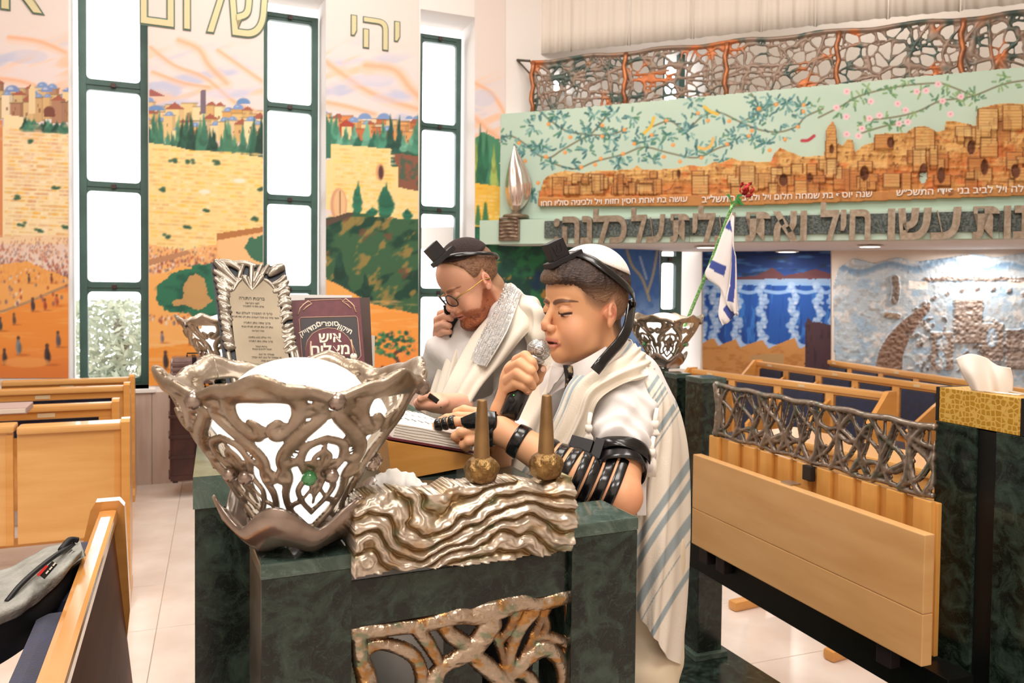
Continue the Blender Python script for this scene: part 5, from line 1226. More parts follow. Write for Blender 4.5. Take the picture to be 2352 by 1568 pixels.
st.H[st.U > LIM] = -1
st.E = st.E*(1+.25*vnoise(st.U*90, st.V*60, 5))
def rmap(u, v, h): return (R0*[1, 1, 0])[None]-D3[None]*u[:, None]+Z3[None]*v[:, None]-D4[None]*h[:, None]
def rcol(u, v, e):
    n_ = vnoise(u*30, v*30, 3); c = mix(Canvas.rgb('#5E5046'), Canvas.rgb('#9A8E82'), smoothstep(.003, .009, e)); return srgb2lin(mix(c, Canvas.rgb('#54685C'), smoothstep(.15, .6, n_)*.5))
re_ = empty('branch_railing', (R0[0], R0[1], zb0), 'cast silver railing of tangled branches above the wooden bench', 'railing')
link('branchwork', st.mesh(rmap, cols=rcol), mat('railing_silver', '#ffffff', .33, .7, vcol=True), re_)

# ---------------- things on the desk ----------------
# framed plaque with blessings
pA, pB, pC, pD = P(484, 602, 1.98), P(655, 612, 2.04), P(690, 880, 1.92), P(524, 900, 1.86)
nP = np.cross(pB-pA, pD-pA); nP /= np.linalg.norm(nP)
if np.dot(nP, CAM-pA) < 0: nP = -nP
PP = PlaneMap(pA, nP); fk = 2.0/F_PX
pe = empty('framed_plaque', hit(600, 895, pA, nP), 'tall silver framed plaque of Hebrew blessings leaning on the desk', 'plaque')
ps_ = Strokes(476, 592, 700, 905, 1.5); r = np.random.RandomState(2)
ax = [(520, 650), (531, 700), (536, 760), (541, 820), (552, 895)]; bx_ = [(636, 655), (645, 700), (655, 760), (664, 820), (682, 890)]
for k in range(21):
    t_ = k/20; y = 655+235*t_; xl_ = np.interp(y, [600, 900], [494, 528]); xi = np.interp(y, [650, 700, 900], [528, 528, 548])
    if k < 13: ps_.add([(xl_, y-6+r.uniform(-3, 3)), ((xl_+xi)/2, y+r.uniform(-8, 8)), (xi+r.uniform(-3, 3), y+r.uniform(4, 14))], [r.uniform(4, 7), r.uniform(7, 11), 4], 4)
    xr_ = np.interp(y, [600, 900], [655, 692]); xj = np.interp(y, [650, 700, 900], [636, 640, 668])
    if k < 14: ps_.add([(xr_-3, y-4+r.uniform(-3, 3)), ((xr_+xj)/2, y+r.uniform(-7, 7)), (xj+r.uniform(-3, 3), y+r.uniform(2, 8))], [r.uniform(4, 7), r.uniform(6, 9), 3.5], 4)
for (p, rr) in [([(497, 604), (512, 618), (528, 634), (545, 650)], [8, 11, 8, 5]), ([(508, 602), (530, 607), (548, 618)], [6, 8, 6]), ([(494, 625), (515, 640), (536, 655)], [6, 7, 5]), ([(496, 642), (512, 655), (530, 668)], [6, 8, 6]), ([(534, 606), (560, 606), (585, 612)], [5, 7, 5]),
                ([(645, 616), (632, 622), (620, 632)], [10, 12, 7]), ([(652, 640), (640, 650), (625, 655)], [8, 8, 5]), ([(655, 658), (642, 668), (630, 672)], [7, 7, 5]), ([(560, 606), (553, 625), (548, 640)], [5, 7, 5]), ([(600, 612), (592, 630), (584, 648)], [5, 7, 4]), ([(615, 612), (605, 628), (598, 640)], [5, 6, 4]),
                ([(578, 614), (577, 640), (578, 668)], [7, 6, 2.5]), ([(562, 640), (570, 655), (578, 668)], [8, 5, 2.5]), ([(600, 640), (590, 655), (580, 668)], [8, 5, 2.5]), ([(552, 645), (545, 652), (536, 668)], [5, 5, 4]), ([(610, 645), (620, 652), (630, 664)], [5, 5, 4]),
                ([(524, 815), (532, 850), (545, 905)], [7, 8, 9]), ([(536, 830), (546, 865), (556, 905)], [4, 5, 5]), ([(668, 800), (676, 840), (684, 890)], [6, 7, 7]), ([(680, 800), (688, 840), (694, 880)], [4, 5, 5])]:
    ps_.add(p, rr, 4)
def pmap_(u, v, h): return PP.vec(u, v)+nP[None]*(h*fk*.8+.004)[:, None]
link('frame', ps_.mesh(pmap_, back=.1), mat('plaque_silver', '#A59C90', .3, .75, var='#7E766C', scale=25), pe)
def pquad(name, pts, off, material, parent, PM, n, th=.004, world=True):
    V = [PM(x, y)+n*off for x, y in pts]+[PM(x, y)+n*(off-th) for x, y in pts]; k = len(pts)
    mb = MB(); mb.add(V, [tuple(range(k)), tuple(range(k, 2*k))[::-1]]+[(i, (i+1) % k, k+(i+1) % k, k+i) for i in range(k)]); return mb.build(name, material, parent)
pquad('backing', [(484, 602), (655, 612), (706, 975), (534, 985)], .0, mat('navy_backing', '#1B2330', .5), pe, PP, nP, .016)
pquad('engraved_sheet', [(526, 680), (530, 662), (545, 648), (570, 640), (600, 640), (622, 648), (636, 664), (640, 690), (688, 965), (560, 975)], .006, mat('parchment_metal', '#9A8C76', .45, .3, var='#877963', scale=8), pe, PP, nP, .004)
xdp = PP(640, 760)-PP(540, 757); xdp /= np.linalg.norm(xdp)
def plaque_text(t, x, y, h, parent=pe, PM=PP, n=nP, xd=None, m_='ink_dark', col='#4A4238', off=.0075, ext=.0003, name='engraved_line', fat=.0):
    p0 = PM(x, y); d = np.dot(p0-CAM, FW); sz = h/F_PX*d*1.45; me = text_mesh(t, sz, extrude=ext, offset=fat*sz); me.transform(plane_frame(p0+n*off, xdp if xd is None else xd, n)); return link(name, me, mat(m_, col, .6), parent)
for (t, x, y, h) in (('ברכות התורה', 578, 688, 7), ('לפני הקריאה', 579, 699, 4), ('ברכו את ה׳ המבורך', 582, 706, 4), ('ברוך ה׳ המבורך לעולם ועד', 584, 722, 5), ('אשר בחר בנו מכל העמים ונתן לנו את תורתו', 586, 731, 4), ('ברוך אתה נותן התורה', 590, 744, 4.5), ('ונתן לנו את תורתו תורת אמת', 591, 753, 4), ('אחר הקריאה', 592, 762, 3.5),
                     ('וחיי עולם נטע בתוכנו', 596, 777, 4), ('ברוך אתה נותן התורה', 599, 786, 4), ('ברכת הגומל', 600, 798, 3.5), ('הגומל לחייבים טובות', 602, 804, 3.5), ('שגמלני כל טוב', 612, 816, 4), ('מי שגמלך כל טוב הוא יגמלך', 612, 823, 4), ('כל טוב סלה', 614, 831, 4), ('ברוך שפטרני מענשו של זה', 615, 840, 4)):
    plaque_text(t, x, y, h)
# maroon book standing beside it
bA, bB, bD = P(668, 690, 2.06), P(826, 683, 2.12), P(682, 885, 2.0)
nB = np.cross(bB-bA, bD-bA); nB /= np.linalg.norm(nB)
if np.dot(nB, CAM-bA) < 0: nB = -nB
BM_ = PlaneMap(bA, nB); xdb = BM_(820, 780)-BM_(680, 784); xdb /= np.linalg.norm(xdb)
bk = empty('book', BM_(760, 885), 'maroon book with white Hebrew title and gilt corners standing on the desk', 'book', 'books standing on the desk')
quad = [(668, 690), (826, 683), (848, 958), (688, 968)]
pquad('cover', quad, 0, mat('maroon_cover', '#6A2A35', .45, var='#5C222D', scale=60), bk, BM_, nB, .004)
pquad('page_block', [(671, 693), (823, 686), (845, 956), (691, 966)], -.004, mat('page_edges', '#E3D9CC', .8), bk, BM_, nB, .03)
pquad('cover', quad, -.034, mat('maroon_cover'), bk, BM_, nB, .004)
M_gd = mat('gilt_print', '#D9B59A', .5, .2)
def pline(name, pts, w, off, material, parent=bk, PM=BM_, n=nB, closed=False):
    mb = MB(); mb.tube([PM(x, y)+n*off for x, y in pts], w, 5, closed=closed); return mb.build(name, material, parent)
pquad('title_panel', [(690, 734), (694, 731), (815, 728), (819, 731), (827, 815), (823, 822), (702, 827), (696, 824)], .0008, mat('black_panel', '#2A2024', .4), bk, BM_, nB, .0006)
pquad('title_arch', [(701, 822), (700, 800), (706, 780), (718, 765), (734, 756), (752, 753), (770, 755), (786, 762), (800, 776), (810, 794), (818, 818)], .0016, mat('maroon_cover'), bk, BM_, nB, .0006)
pline('panel_rule', [(687, 734), (691, 729), (817, 726), (821, 730), (829, 817), (824, 824), (700, 829), (694, 825)], .0008, .001, M_gd, closed=True)
pline('arch_rule', [(700, 806), (706, 782), (718, 766), (734, 757), (752, 753), (770, 755), (786, 762), (800, 775), (811, 795), (820, 818)], .0008, .002, M_gd)
pline('border_rule', [(692, 700), (708, 694), (714, 690), (782, 687), (790, 692), (806, 694), (818, 706)], .0007, .001, M_gd)
for (x, y, sx_) in ((698, 699, 1), (804, 694, -1)):
    pline('corner_scroll', [(x+sx_*(-22 if 0 else -14), y+24), (x-sx_*8, y+8), (x, y), (x+sx_*10, y-8), (x+sx_*18, y-2), (x+sx_*6, y+6), (x-sx_*2, y+14)], .0018, .001, M_gd)
for (x0, sx_) in ((822, -1), (700, 1)):
    pline('corner_scroll', [(x0+8*(-sx_), 862), (x0, 868), (x0+sx_*6, 876)], .0016, .001, M_gd)
M_wt = mat('white_print', '#F4EBDC', .6)
for i, (t, dx) in enumerate((('תיקון', 1), ('סופרים', 0), ('המדוייק', -1))):
    x = 752+dx*40; y = 744+abs(dx)*12; ang = dx*.5
    p0 = BM_(x, y); sz = 12/F_PX*2.05*1.45; me = text_mesh(t, sz, extrude=.0003, offset=.02*sz); me.transform(Matrix.Rotation(-ang, 4, 'Z')); me.transform(plane_frame(p0+nB*.0016, xdb, nB)); link('title_word', me, M_wt, bk)
plaque_text('איש', 758, 776, 23, bk, BM_, nB, xdb, 'white_print', '#F4EBDC', .0022, .0004, 'title_word', .025)
plaque_text('מצליח', 758, 804, 24, bk, BM_, nB, xdb, 'white_print', '#F4EBDC', .0022, .0004, 'title_word', .025)
plaque_text('ספר', 768, 856, 12, bk, BM_, nB, xdb, 'white_print', '#F4EBDC', .0012, .0004, 'title_word', .03)
for (xa, ya, xb2, yb) in ((712, 822, 714, 784), (812, 815, 806, 780)):
    pline('scroll_drawing', [(xa, ya), (xb2, yb)], .0022, .002, M_gd); mb = MB(); c = BM_(xa, ya+4); mb.lathe([(0, -.001), (.009, -.001), (.009, .001), (0, .001)], 12, M=plane_frame(c+nB*.0025, xdb, nB)); mb.build('scroll_drawing', M_wt, bk)
# darker books and papers behind
def flat_book(name, pts, d, th, material, label, cat='book', group='books standing on the desk'):
    A_, B2, D2 = P(*pts[0], d), P(*pts[1], d+.05), P(*pts[3], d-.04); n = np.cross(B2-A_, D2-A_); n /= np.linalg.norm(n)
    if np.dot(n, CAM-A_) < 0: n = -n
    PM = PlaneMap(A_, n); e = empty(name, PM((pts[2][0]+pts[3][0])/2, pts[2][1]), label, cat, group)
    pquad('cover', pts, 0, material, e, PM, n, .004); pquad('page_block', [(x+(2 if i in (0, 3) else -2), y) for i, (x, y) in enumerate(pts)], -.004, mat('page_edges'), e, PM, n, th); pquad('cover', pts, -.004-th, material, e, PM, n, .004); return e
flat_book('book', [(700, 684), (849, 683), (861, 948), (716, 948)], 2.2, .022, mat('brown_cover', '#54433F', .5), 'dark brown book behind the maroon one')
flat_book('booklet', [(660, 676), (808, 678), (815, 938), (676, 938)], 2.29, .01, mat('white_cover', '#E9E7E6', .5), 'white booklet behind the upright books', 'booklet')
flat_book('booklet', [(838, 770), (861, 770), (859, 932), (842, 932)], 2.34, .008, mat('cream_cover', '#DDD8CC', .5), 'small cream booklet at the right of the upright books', 'booklet')
# wooden lectern wedge and open book
WFp = top3(968, 1095, ZT3+.006); e1t = lambda x, y: hit(x, y, WFp, FB)
w0, w1, w2_, w3 = e1t(900, 1106), e1t(1128, 1062), e1t(1128, 1053), e1t(890, 1013)
dpt = .42*FB
lec = empty('lectern_wedge', (w0+w1)/2, 'sloping light wood book rest on the glass desk top', 'book rest')
mb = MB(); mb.box8([w0, w1, w1+dpt, w0+dpt, w3, w2_, w2_+dpt, w3+dpt]); mb.build('body', wood_mat('lectern_wood', '#D69A50', '#C48438', .35, 3, (2, 2, 14)), lec)
mb = MB(); p = e1t(1040, 1088); mb.lathe([(0, -.012), (.012, -.012), (.012, .004), (0, .004)], 14, loc=w0*.35+w1*.65+FB*.04+Z3*.0); mb.build('foot', M_blk, lec)
mb = MB(); kn = e1t(1132, 1040); mb.lathe([(0, -.012), (.009, -.008), (.012, 0), (.009, .008), (0, .012)], 12, loc=w2_+FB*.03+Z3*.006); mb.build('knob', mat('copper_knob', '#B5652E', .25, .7), lec)
sl_ = (w2_-w3); sl_ /= np.linalg.norm(sl_); nrm = np.cross(sl_, FB); nrm = nrm if nrm[2] > 0 else -nrm
bo = e1t(905, 1013)+nrm*.001+FB*.012
ob = empty('open_book', bo, 'thick open prayer book lying on the sloping book rest', 'book')
def ob_box(a0, a1, b0, b1, h0, h1, name, material):
    V = [bo+sl_*a+FB*b+nrm*h for h in (h0, h1) for (a, b) in ((a0, b0), (a1, b0), (a1, b1), (a0, b1))]; mb = MB(); mb.box8(V); return mb.build(name, material, ob)
wd_b = float(np.dot(e1t(1092, 1048)-e1t(905, 1013), sl_))
ob_box(-.01, wd_b+.004, -.004, .33, 0, .004, 'cover', mat('maroon_cover')) 
def page_block(a0, a1, b0, b1, name):
    na, nb = 16, 12; V = []
    for h_ in (0, 1):
        for i in range(na):
            for j in range(nb):
                a = a0+(a1-a0)*i/(na-1); b = b0+(b1-b0)*j/(nb-1); t_ = j/(nb-1); mid_ = 1-abs(2*t_-1)**3; top_h = .034-.010*math.exp(-((b-.165)/.02)**2)+.004*math.sin(t_*6)-.004*(1-mid_)
                V.append(bo+sl_*a+FB*b+nrm*(.004 if h_ == 0 else top_h))
    idx = lambda h_, i, j: h_*na*nb+i*nb+j; F = []
    for i in range(na-1):
        for j in range(nb-1): F += [(idx(0, i, j), idx(0, i, j+1), idx(0, i+1, j+1), idx(0, i+1, j)), (idx(1, i, j), idx(1, i+1, j), idx(1, i+1, j+1), idx(1, i, j+1))]
    for i in range(na-1): F += [(idx(0, i, 0), idx(0, i+1, 0), idx(1, i+1, 0), idx(1, i, 0)), (idx(0, i, nb-1), idx(1, i, nb-1), idx(1, i+1, nb-1), idx(0, i+1, nb-1))]
    for j in range(nb-1): F += [(idx(0, 0, j), idx(1, 0, j), idx(1, 0, j+1), idx(0, 0, j+1)), (idx(0, na-1, j), idx(0, na-1, j+1), idx(1, na-1, j+1), idx(1, na-1, j))]
    mb = MB(); mb.add(V, F); m = mat('book_pages', '#F6EFE6', .8)
    nt = m.node_tree
    return mb.build(name, m, ob)
page_block(0, wd_b-.004, 0, .32, 'pages')
for k in range(5):
    hh = .008+.005*k; V = [bo+sl_*a+FB*(-.0004)+nrm*(hh+.0006*math.sin(a*90+k)) for a in np.linspace(0, wd_b-.004, 14)]; mb = MB(); mb.tube(V, .0005, 4); mb.build('page_gap', mat('page_shadow', '#BDAE9C', .9), ob)
for j in range(9):
    for (b0, t) in ((.06, 'ויאמר משה אל העם'), (.13, 'וידבר אהרן'), (.22, 'ברוך אתה'), (.28, 'זכר ליציאת מצרים')):
        me = text_mesh(t, .0075, extrude=.0001); c = bo+sl_*(.02+j*(wd_b-.04)/9)+FB*b0+nrm*.0365; me.transform(plane_frame(c, -FB, nrm)); link('print_line', me, mat('ink_black', '#2A2626', .7), ob)
# crumpled white cloth behind the wave panel
dcl = np.dot(hit(920, 1110, B_fl+FB*.05, FB)-CAM, FW)
me = patch([[(865, 1092, dcl+.06), (890, 1078, dcl+.08), (925, 1080, dcl+.09), (955, 1092, dcl+.08), (978, 1112, dcl+.06)], [(862, 1115, dcl), (890, 1098, dcl+.01), (925, 1100, dcl+.02), (955, 1110, dcl+.01), (980, 1122, dcl)], [(862, 1150, dcl), (890, 1145, dcl), (925, 1148, dcl), (955, 1150, dcl), (985, 1150, dcl)]], 20, 26, .004, fold=.003, foldn=3)
meta(link('napkin', me, mat('napkin_cloth', '#F2ECE6', .85)), 'crumpled white napkin behind the left end of the silver wave panel', 'napkin')
# ---------------- wooden pews ----------------
M_pw = wood_mat('pew_wood', '#E0A35A', '#D29247', .35, 2.5, (1, 1, 7)); M_pw2 = wood_mat('pew_wood_light', '#E6B06C', '#D89E58', .32, 2.5, (1, 1, 7)); M_navy = mat('navy_upholstery', '#1A2038', .85, var='#20284A', scale=20, bump=.2, bscale=300, sheen=.3)
M_plate = mat('name_plate', '#E6D2AC', .4, .2)
def pew_row(name, pl, pr, z, label, group, w=.46, face=-1, cush=True, end_l=True, end_r=True, seats=True, top_z=None):
    """row of seats whose top rail runs between two photograph points at height z; front faces -D4"""
    A = hitz(*pl, z)*[1, 1, 0]; B_ = hitz(*pr, z)*[1, 1, 0]; d = B_-A; L_ = np.linalg.norm(d); d = d/L_; n = np.array([d[1], -d[0], 0])
    if np.dot(n, -D4) < 0: n = -n
    e = empty(name, A, label, 'pew', group); M = frame(A, d); s_ = 1 if np.dot(Vector((M[0][1], M[1][1], M[2][1])), Vector(n)) > 0 else -1
    def b(mb, x0, x1, y0, y1, z0, z1, bev=.008): mb.bbox(x0, min(s_*y0, s_*y1), z0, x1, max(s_*y0, s_*y1), z1, bev, M)
    k = max(1, round(L_/w)); q = L_/k
    mb = MB(); b(mb, 0, L_, -.03, .035, z-.045, z, .012); mb.build('top_rail', M_pw2, e)
    mb = MB(); b(mb, 0, L_, -.02, .0, .36, z-.04, .003); mb.build('back_board', M_pw, e)
    mb = MB(); b(mb, 0, L_, -.005, .02, z-.062, z-.044, .002); mb.build('upper_rail', M_pw2, e)
    for i in range(k+1):
        mb = MB(); x = min(max(i*q, .035), L_-.035); b(mb, x-.035, x+.035, -.005, .022, .36, z-.046, .006); mb.build('divider', M_pw2, e)
    for i in range(k):
        x0, x1 = i*q+.055, (i+1)*q-.055
        if cush: mb = MB(); b(mb, x0, x1, -.0, .026, .5, z-.068, .02); mb.build('back_cushion', M_navy, e)
        if seats:
            mb = MB(); b(mb, i*q+.03, (i+1)*q-.03, .03, .40, .40, .425, .01); sm = mb.build('seat', M_pw2, e)
            mb = MB(); b(mb, i*q+.05, (i+1)*q-.05, .05, .38, .425, .465, .018); mb.build('seat_cushion', M_navy, sm)
        if i % 2 == 0: mb = MB(); b(mb, (i+.5)*q-.03, (i+.5)*q+.03, .034, .037, z-.035, z-.015, .001); mb.build('name_plate', M_plate, e)
    for fl, x in ((end_l, 0), (end_r, L_)):
        if not fl: continue
        prof = [(-.045, 0), (.42, 0), (.42, .05), (.30, .10), (.30, .55), (.36, .62), (.36, .66), (.12, z-.06), (.05, z+.012), (-.045, z+.012)]
        Mq = Matrix.Identity(4); ax_ = Vector(d); ay = Vector(n); az = Vector((0, 0, 1)); o_ = Vector(A+d*(x-.018))
        for r_ in range(3): Mq[r_][0] = ay[r_]; Mq[r_][1] = az[r_]; Mq[r_][2] = ax_[r_]; Mq[r_][3] = o_[r_]
        mb = MB(); mb.prism(prof, .036, Mq); mb.build('end_panel', M_pw, e)
    for i in range(1, k):
        prof = [(.02, .36), (.36, .40), (.38, .62), (.34, .65), (.12, z-.16), (.02, z-.10)]
        Mq = Matrix.Identity(4); ax_ = Vector(d); ay = Vector(n); o_ = Vector(A+d*(i*q-.014))
        for r_ in range(3): Mq[r_][0] = ay[r_]; Mq[r_][1] = (0, 0, 1)[r_]; Mq[r_][2] = ax_[r_]; Mq[r_][3] = o_[r_]
        mb = MB(); mb.prism(prof, .028, Mq); mb.build('armrest', M_pw, e)
    for x in (.12, L_-.12):
        mb = MB(); b(mb, x-.03, x+.03, -.12, .3, 0, .045, .015); b(mb, x-.025, x+.025, -.03, .03, .045, .38, .006); mb.build('leg', M_pw, e)
    return e
GR = 'pews on the right behind the bench'
pew_row('pew', (1591, 846), (2046, 902), .95, 'nearest pew with navy seat backs beyond the metal railing', GR)
pew_row('pew', (1741, 829), (2430, 920), .95, 'second pew from the railing, with navy seat backs', GR)
pew_row('pew', (1891, 824), (2430, 902), .95, 'farthest pew, in front of the pale blue city relief', GR)
# book-rest desk in front of the nearest pew
A = hitz(1742, 987, .93); B_ = hitz(2150, 1078, .93); d = (B_-A)*[1, 1, 0]; L_ = np.linalg.norm(d); d /= L_; n = np.array([-d[1], d[0], 0])
if np.dot(n, D4) < 0: n = -n
e = empty('book_rest_desk', A*[1, 1, 0], 'low wooden desk with sloped ledge behind the bench railing', 'desk'); M = frame(A*[1, 1, 0], d); s_ = 1 if np.dot(Vector((M[0][1], M[1][1], M[2][1])), Vector(n)) > 0 else -1
def b(mb, x0, x1, y0, y1, z0, z1, bev=.006): mb.bbox(x0, min(s_*y0, s_*y1), z0, x1, max(s_*y0, s_*y1), z1, bev, M)
mb = MB(); b(mb, 0, L_+.8, -.02, .02, .35, .9); mb.build('front_board', M_pw2, e)
mb = MB(); b(mb, 0, L_+.8, -.04, .26, .895, .93, .012); mb.build('ledge', M_pw2, e)
for x in (0, .62, 1.24, L_+.75):
    mb = MB(); b(mb, x-.02, x+.02, -.03, .24, .12, .895); b(mb, x-.03, x+.03, -.16, .26, 0, .05, .018); b(mb, x-.025, x+.025, .0, .06, .05, .14); mb.build('leg', M_pw, e)
# ---- left-hand pews, parallel to the window wall ----
def left_row(name, pend, z, Ls, label, zb=.37, slots=True, desk=False, split=None):
    A = hitz(*pend, z)*[1, 1, 0]; d = -LB; n = NL; e = empty(name, A, label, 'pew', 'pews by the tall windows'); M = frame(A, d); s_ = 1 if np.dot(Vector((M[0][1], M[1][1], M[2][1])), Vector(n)) > 0 else -1
    def b(mb, x0, x1, y0, y1, z0, z1, bev=.006): mb.bbox(x0, min(s_*y0, s_*y1), z0, x1, max(s_*y0, s_*y1), z1, bev, M)
    mods = split or [0, Ls/2, Ls]
    for i in range(len(mods)-1):
        x0, x1 = mods[i]+.012, mods[i+1]-.004; dz = .012*(i % 2)
        if desk:
            mb = MB(); b(mb, x0, x1, -.012, .012, zb, z-.02, .003); mb.build('back_panel', M_pw2, e)
            mb = MB(); b(mb, x0-.006, x1, -.10, .035, z-.035+dz, z+dz, .012); mb.build('ledge', M_pw2, e)
            mb = MB(); b(mb, x0, x0+.03, -.002, .018, zb, z-.035, .003); mb.build('stile', M_pw, e)
        else:
            mb = MB(); b(mb, x0-.006, x1, -.03, .035, z-.04, z, .012); mb.build('top_rail', M_pw2, e)
            if slots:
                mb = MB(); b(mb, x0, x1, -.012, .012, z-.085, z-.04, .003); b(mb, x0, x0+.07, -.012, .012, z-.19, z-.085, .003); b(mb, x1-.07, x1, -.012, .012, z-.19, z-.085, .003); b(mb, x0, x1, -.012, .012, zb, z-.19, .003); mb.build('back_panel', M_pw, e)
                mb = MB(); b(mb, x0+.04, x1-.04, -.05, -.014, z-.42, z-.09, .015); mb.build('cushion', M_navy, e)
                mb = MB(); xm_ = (x0+x1)/2; b(mb, xm_-.045, xm_+.045, .012, .016, z-.075, z-.05, .001); mb.build('name_plate', M_plate, e)
            else:
                mb = MB(); b(mb, x0, x1, -.012, .012, zb, z-.04, .003); mb.build('back_panel', M_pw, e)
    Mq = Matrix.Identity(4); ay = Vector(n); o_ = Vector(A-d*.03)
    for r_ in range(3): Mq[r_][0] = ay[r_]; Mq[r_][1] = (0, 0, 1)[r_]; Mq[r_][2] = d[r_]; Mq[r_][3] = o_[r_]
    prof = [(-.3, 0), (.09, 0), (.09, .05), (.03, .09), (.05, .3), (.05, z+.005), (.03, z+.02), (-.03, z+.02), (-.05, z-.03), (-.30, .62), (-.30, .3), (-.18, .08), (-.3, .05)]
    mb = MB(); mb.prism(prof, .04, Mq); mb.build('end_panel', M_pw, e)
    mb = MB(); xx = Ls*.45; b(mb, xx-.03, xx+.03, -.3, .09, 0, .05, .015); b(mb, xx-.02, xx+.02, -.05, .0, .05, zb+.05); mb.build('leg', M_pw, e)
    mb = MB(); b(mb, .0, Ls, -.04, -.01, .12, .17, .01); mb.build('stretcher', M_pw, e)
    return e
left_row('pew', (284, 968), .95, 3.2, 'front left pew with a plain wood back panel and top ledge', desk=True, split=[0, float(np.dot(hitz(38, 980, .95)-hitz(284, 968, .95), -LB)), 1.4, 2.2, 3.0])
left_row('pew', (262, 922), .95, 3.2, 'second left pew, its back opening showing navy cushion', split=[0, .7, 1.4, 2.1, 2.8])
left_row('pew', (288, 884), .95, 3.6, 'third left pew with a sunlit top rail', split=[0, 1.0, 2.0, 3.0])
left_row('pew', (300, 865), .95, 3.8, 'rear left pew against the window wall', split=[0, .85, 1.7, 2.55, 3.4])
# books on the front left pew
c = hitz(20, 945, .96)
mb = MB(); Mx = frame(c, LB); mb.bbox(-.16, -.12, 0, .10, .12, .035, .006, Mx); e = empty('book', c, 'closed grey-pink book lying on the front left pew ledge', 'book')
mb.build('cover', mat('greypink_cover', '#B79C96', .6), e)
mb = MB(); mb.bbox(-.15, -.125, .006, .095, .11, .029, .002, Mx); mb.build('page_block', mat('page_edges'), e)
# ---- foreground pew at the lower left ----
Fa = hitz(250, 1166, .95)*[1, 1, 0]; Fb = hitz(114, 1568, .95)*[1, 1, 0]; d = (Fb-Fa); d /= np.linalg.norm(d); n = np.array([-d[1], d[0], 0]); n = n if np.dot(n, D4) > 0 else -n
e = empty('pew', Fa, 'foreground pew at lower left with glossy rail, navy seat and a backpack on it', 'pew'); M = frame(Fa, d); s_ = 1 if np.dot(Vector((M[0][1], M[1][1], M[2][1])), Vector(n)) > 0 else -1
M_gl = wood_mat('glossy_pew_wood', '#DB9A52', '#CC8A42', .16, 2.5, (1, 1, 7), .9)
b_ = lambda mb, x0, x1, y0, y1, z0, z1, bev=.006: mb.bbox(x0, min(s_*y0, s_*y1), z0, x1, max(s_*y0, s_*y1), z1, bev, M)
mb = MB(); b_(mb, .02, 2.0, -.025, .025, .905, .95, .012); mb.build('top_rail', M_gl, e)
V = []; mb = MB()
for x in (.01, 2.0): V += [M @ Vector((x, s_*yy, z)) for yy, z in ((-.012, .91), (.012, .91), (.07, .35), (.045, .35))]
mb.add(V, [(0, 1, 2, 3), (4, 7, 6, 5), (0, 4, 5, 1), (1, 5, 6, 2), (2, 6, 7, 3), (3, 7, 4, 0)]); mb.build('back_board', wood_mat('shaded_board_wood', '#7A4220', '#5E2F14', .5, 2.5, (1, 1, 7), 0), e)  # board colour darkened to hold the shade on the pew's back
Mq = Matrix.Identity(4); o_ = Vector(Fa-d*.03)
for r_ in range(3): Mq[r_][0] = n[r_]; Mq[r_][1] = (0, 0, 1)[r_]; Mq[r_][2] = d[r_]; Mq[r_][3] = o_[r_]
mb = MB(); mb.prism([(-.12, .42), (-.12, .62), (-.05, .95), (-.035, .975), (.03, .975), (.045, .955), (.06, .62), (.05, .52), (-.02, .42), (0, 0), (-.12, 0), (-.12, .3)], .045, Mq); mb.build('end_panel', M_gl, e)
for k in range(3):
    x0 = .1+k*.56; mb = MB(); V = []
    b_(mb, x0, x0+.5, -.10, -.014, .46, .885, .03); mb.build('back_cushion', M_navy, e)
    mb = MB(); b_(mb, x0, x0+.5, -.47, -.06, .40, .47, .03); mb.build('seat_cushion', M_navy, e)
mb = MB(); b_(mb, .02, 1.9, -.48, -.02, .37, .40, .008); mb.build('seat_board', M_pw, e)
# backpack lying on the seat
bpk = empty('backpack', P(70, 1400, 1.75), 'grey and black backpack with a small red tag on the foreground pew', 'backpack')
me = patch([[(-60, 1330, 1.95), (40, 1292, 2.02), (120, 1252, 2.08), (182, 1238, 2.12)], [(-60, 1370, 1.80), (40, 1330, 1.86), (120, 1285, 1.95), (186, 1248, 2.05)], [(-60, 1420, 1.72), (40, 1385, 1.76), (110, 1335, 1.85), (188, 1262, 1.98)], [(-60, 1458, 1.74), (40, 1415, 1.77), (105, 1368, 1.85), (188, 1275, 1.98)]], 26, 26, .02, fold=.003, foldn=2)
link('front_panel', me, mat('grey_canvas', '#A6A49C', .85, var='#8A8A84', scale=18, bump=.4, bscale=120), bpk)
me = patch([[(-60, 1455, 1.75), (40, 1413, 1.78), (105, 1366, 1.86), (190, 1272, 2.0)], [(-60, 1500, 1.80), (40, 1462, 1.82), (120, 1405, 1.88), (186, 1300, 2.04)], [(-60, 1560, 1.95), (40, 1500, 1.95), (110, 1440, 1.97), (182, 1330, 2.1)]], 20, 20, .03)
link('side_panel', me, mat('black_nylon', '#121214', .6), bpk)
mb = MB(); mb.tube(spline([P(15, 1382, 1.765), P(45, 1345, 1.80), P(85, 1308, 1.86), (P(128, 1275, 1.93)), P(168, 1250, 2.04)], 5), .006, 6); mb.build('zipper', mat('black_zip', '#161618', .5), bpk)
mb = MB(); mb.tube(spline([P(140, 1262, 1.98), P(160, 1240, 2.03), P(178, 1240, 2.05)], 5), .008, 6); mb.build('handle', mat('black_nylon'), bpk)
def px_box(mb, pts, d0, th):
    V = [P(x, y, d0+k*.0) for k, (x, y) in enumerate(pts)]; W_ = [P(x, y, d0+th) for x, y in pts]; mb.box8(V+W_); return mb
mb = MB(); px_box(mb, [(90, 1320), (120, 1288), (132, 1296), (102, 1330)], 1.825, .02); mb.build('patch_label', mat('black_label', '#17171A', .5), bpk)
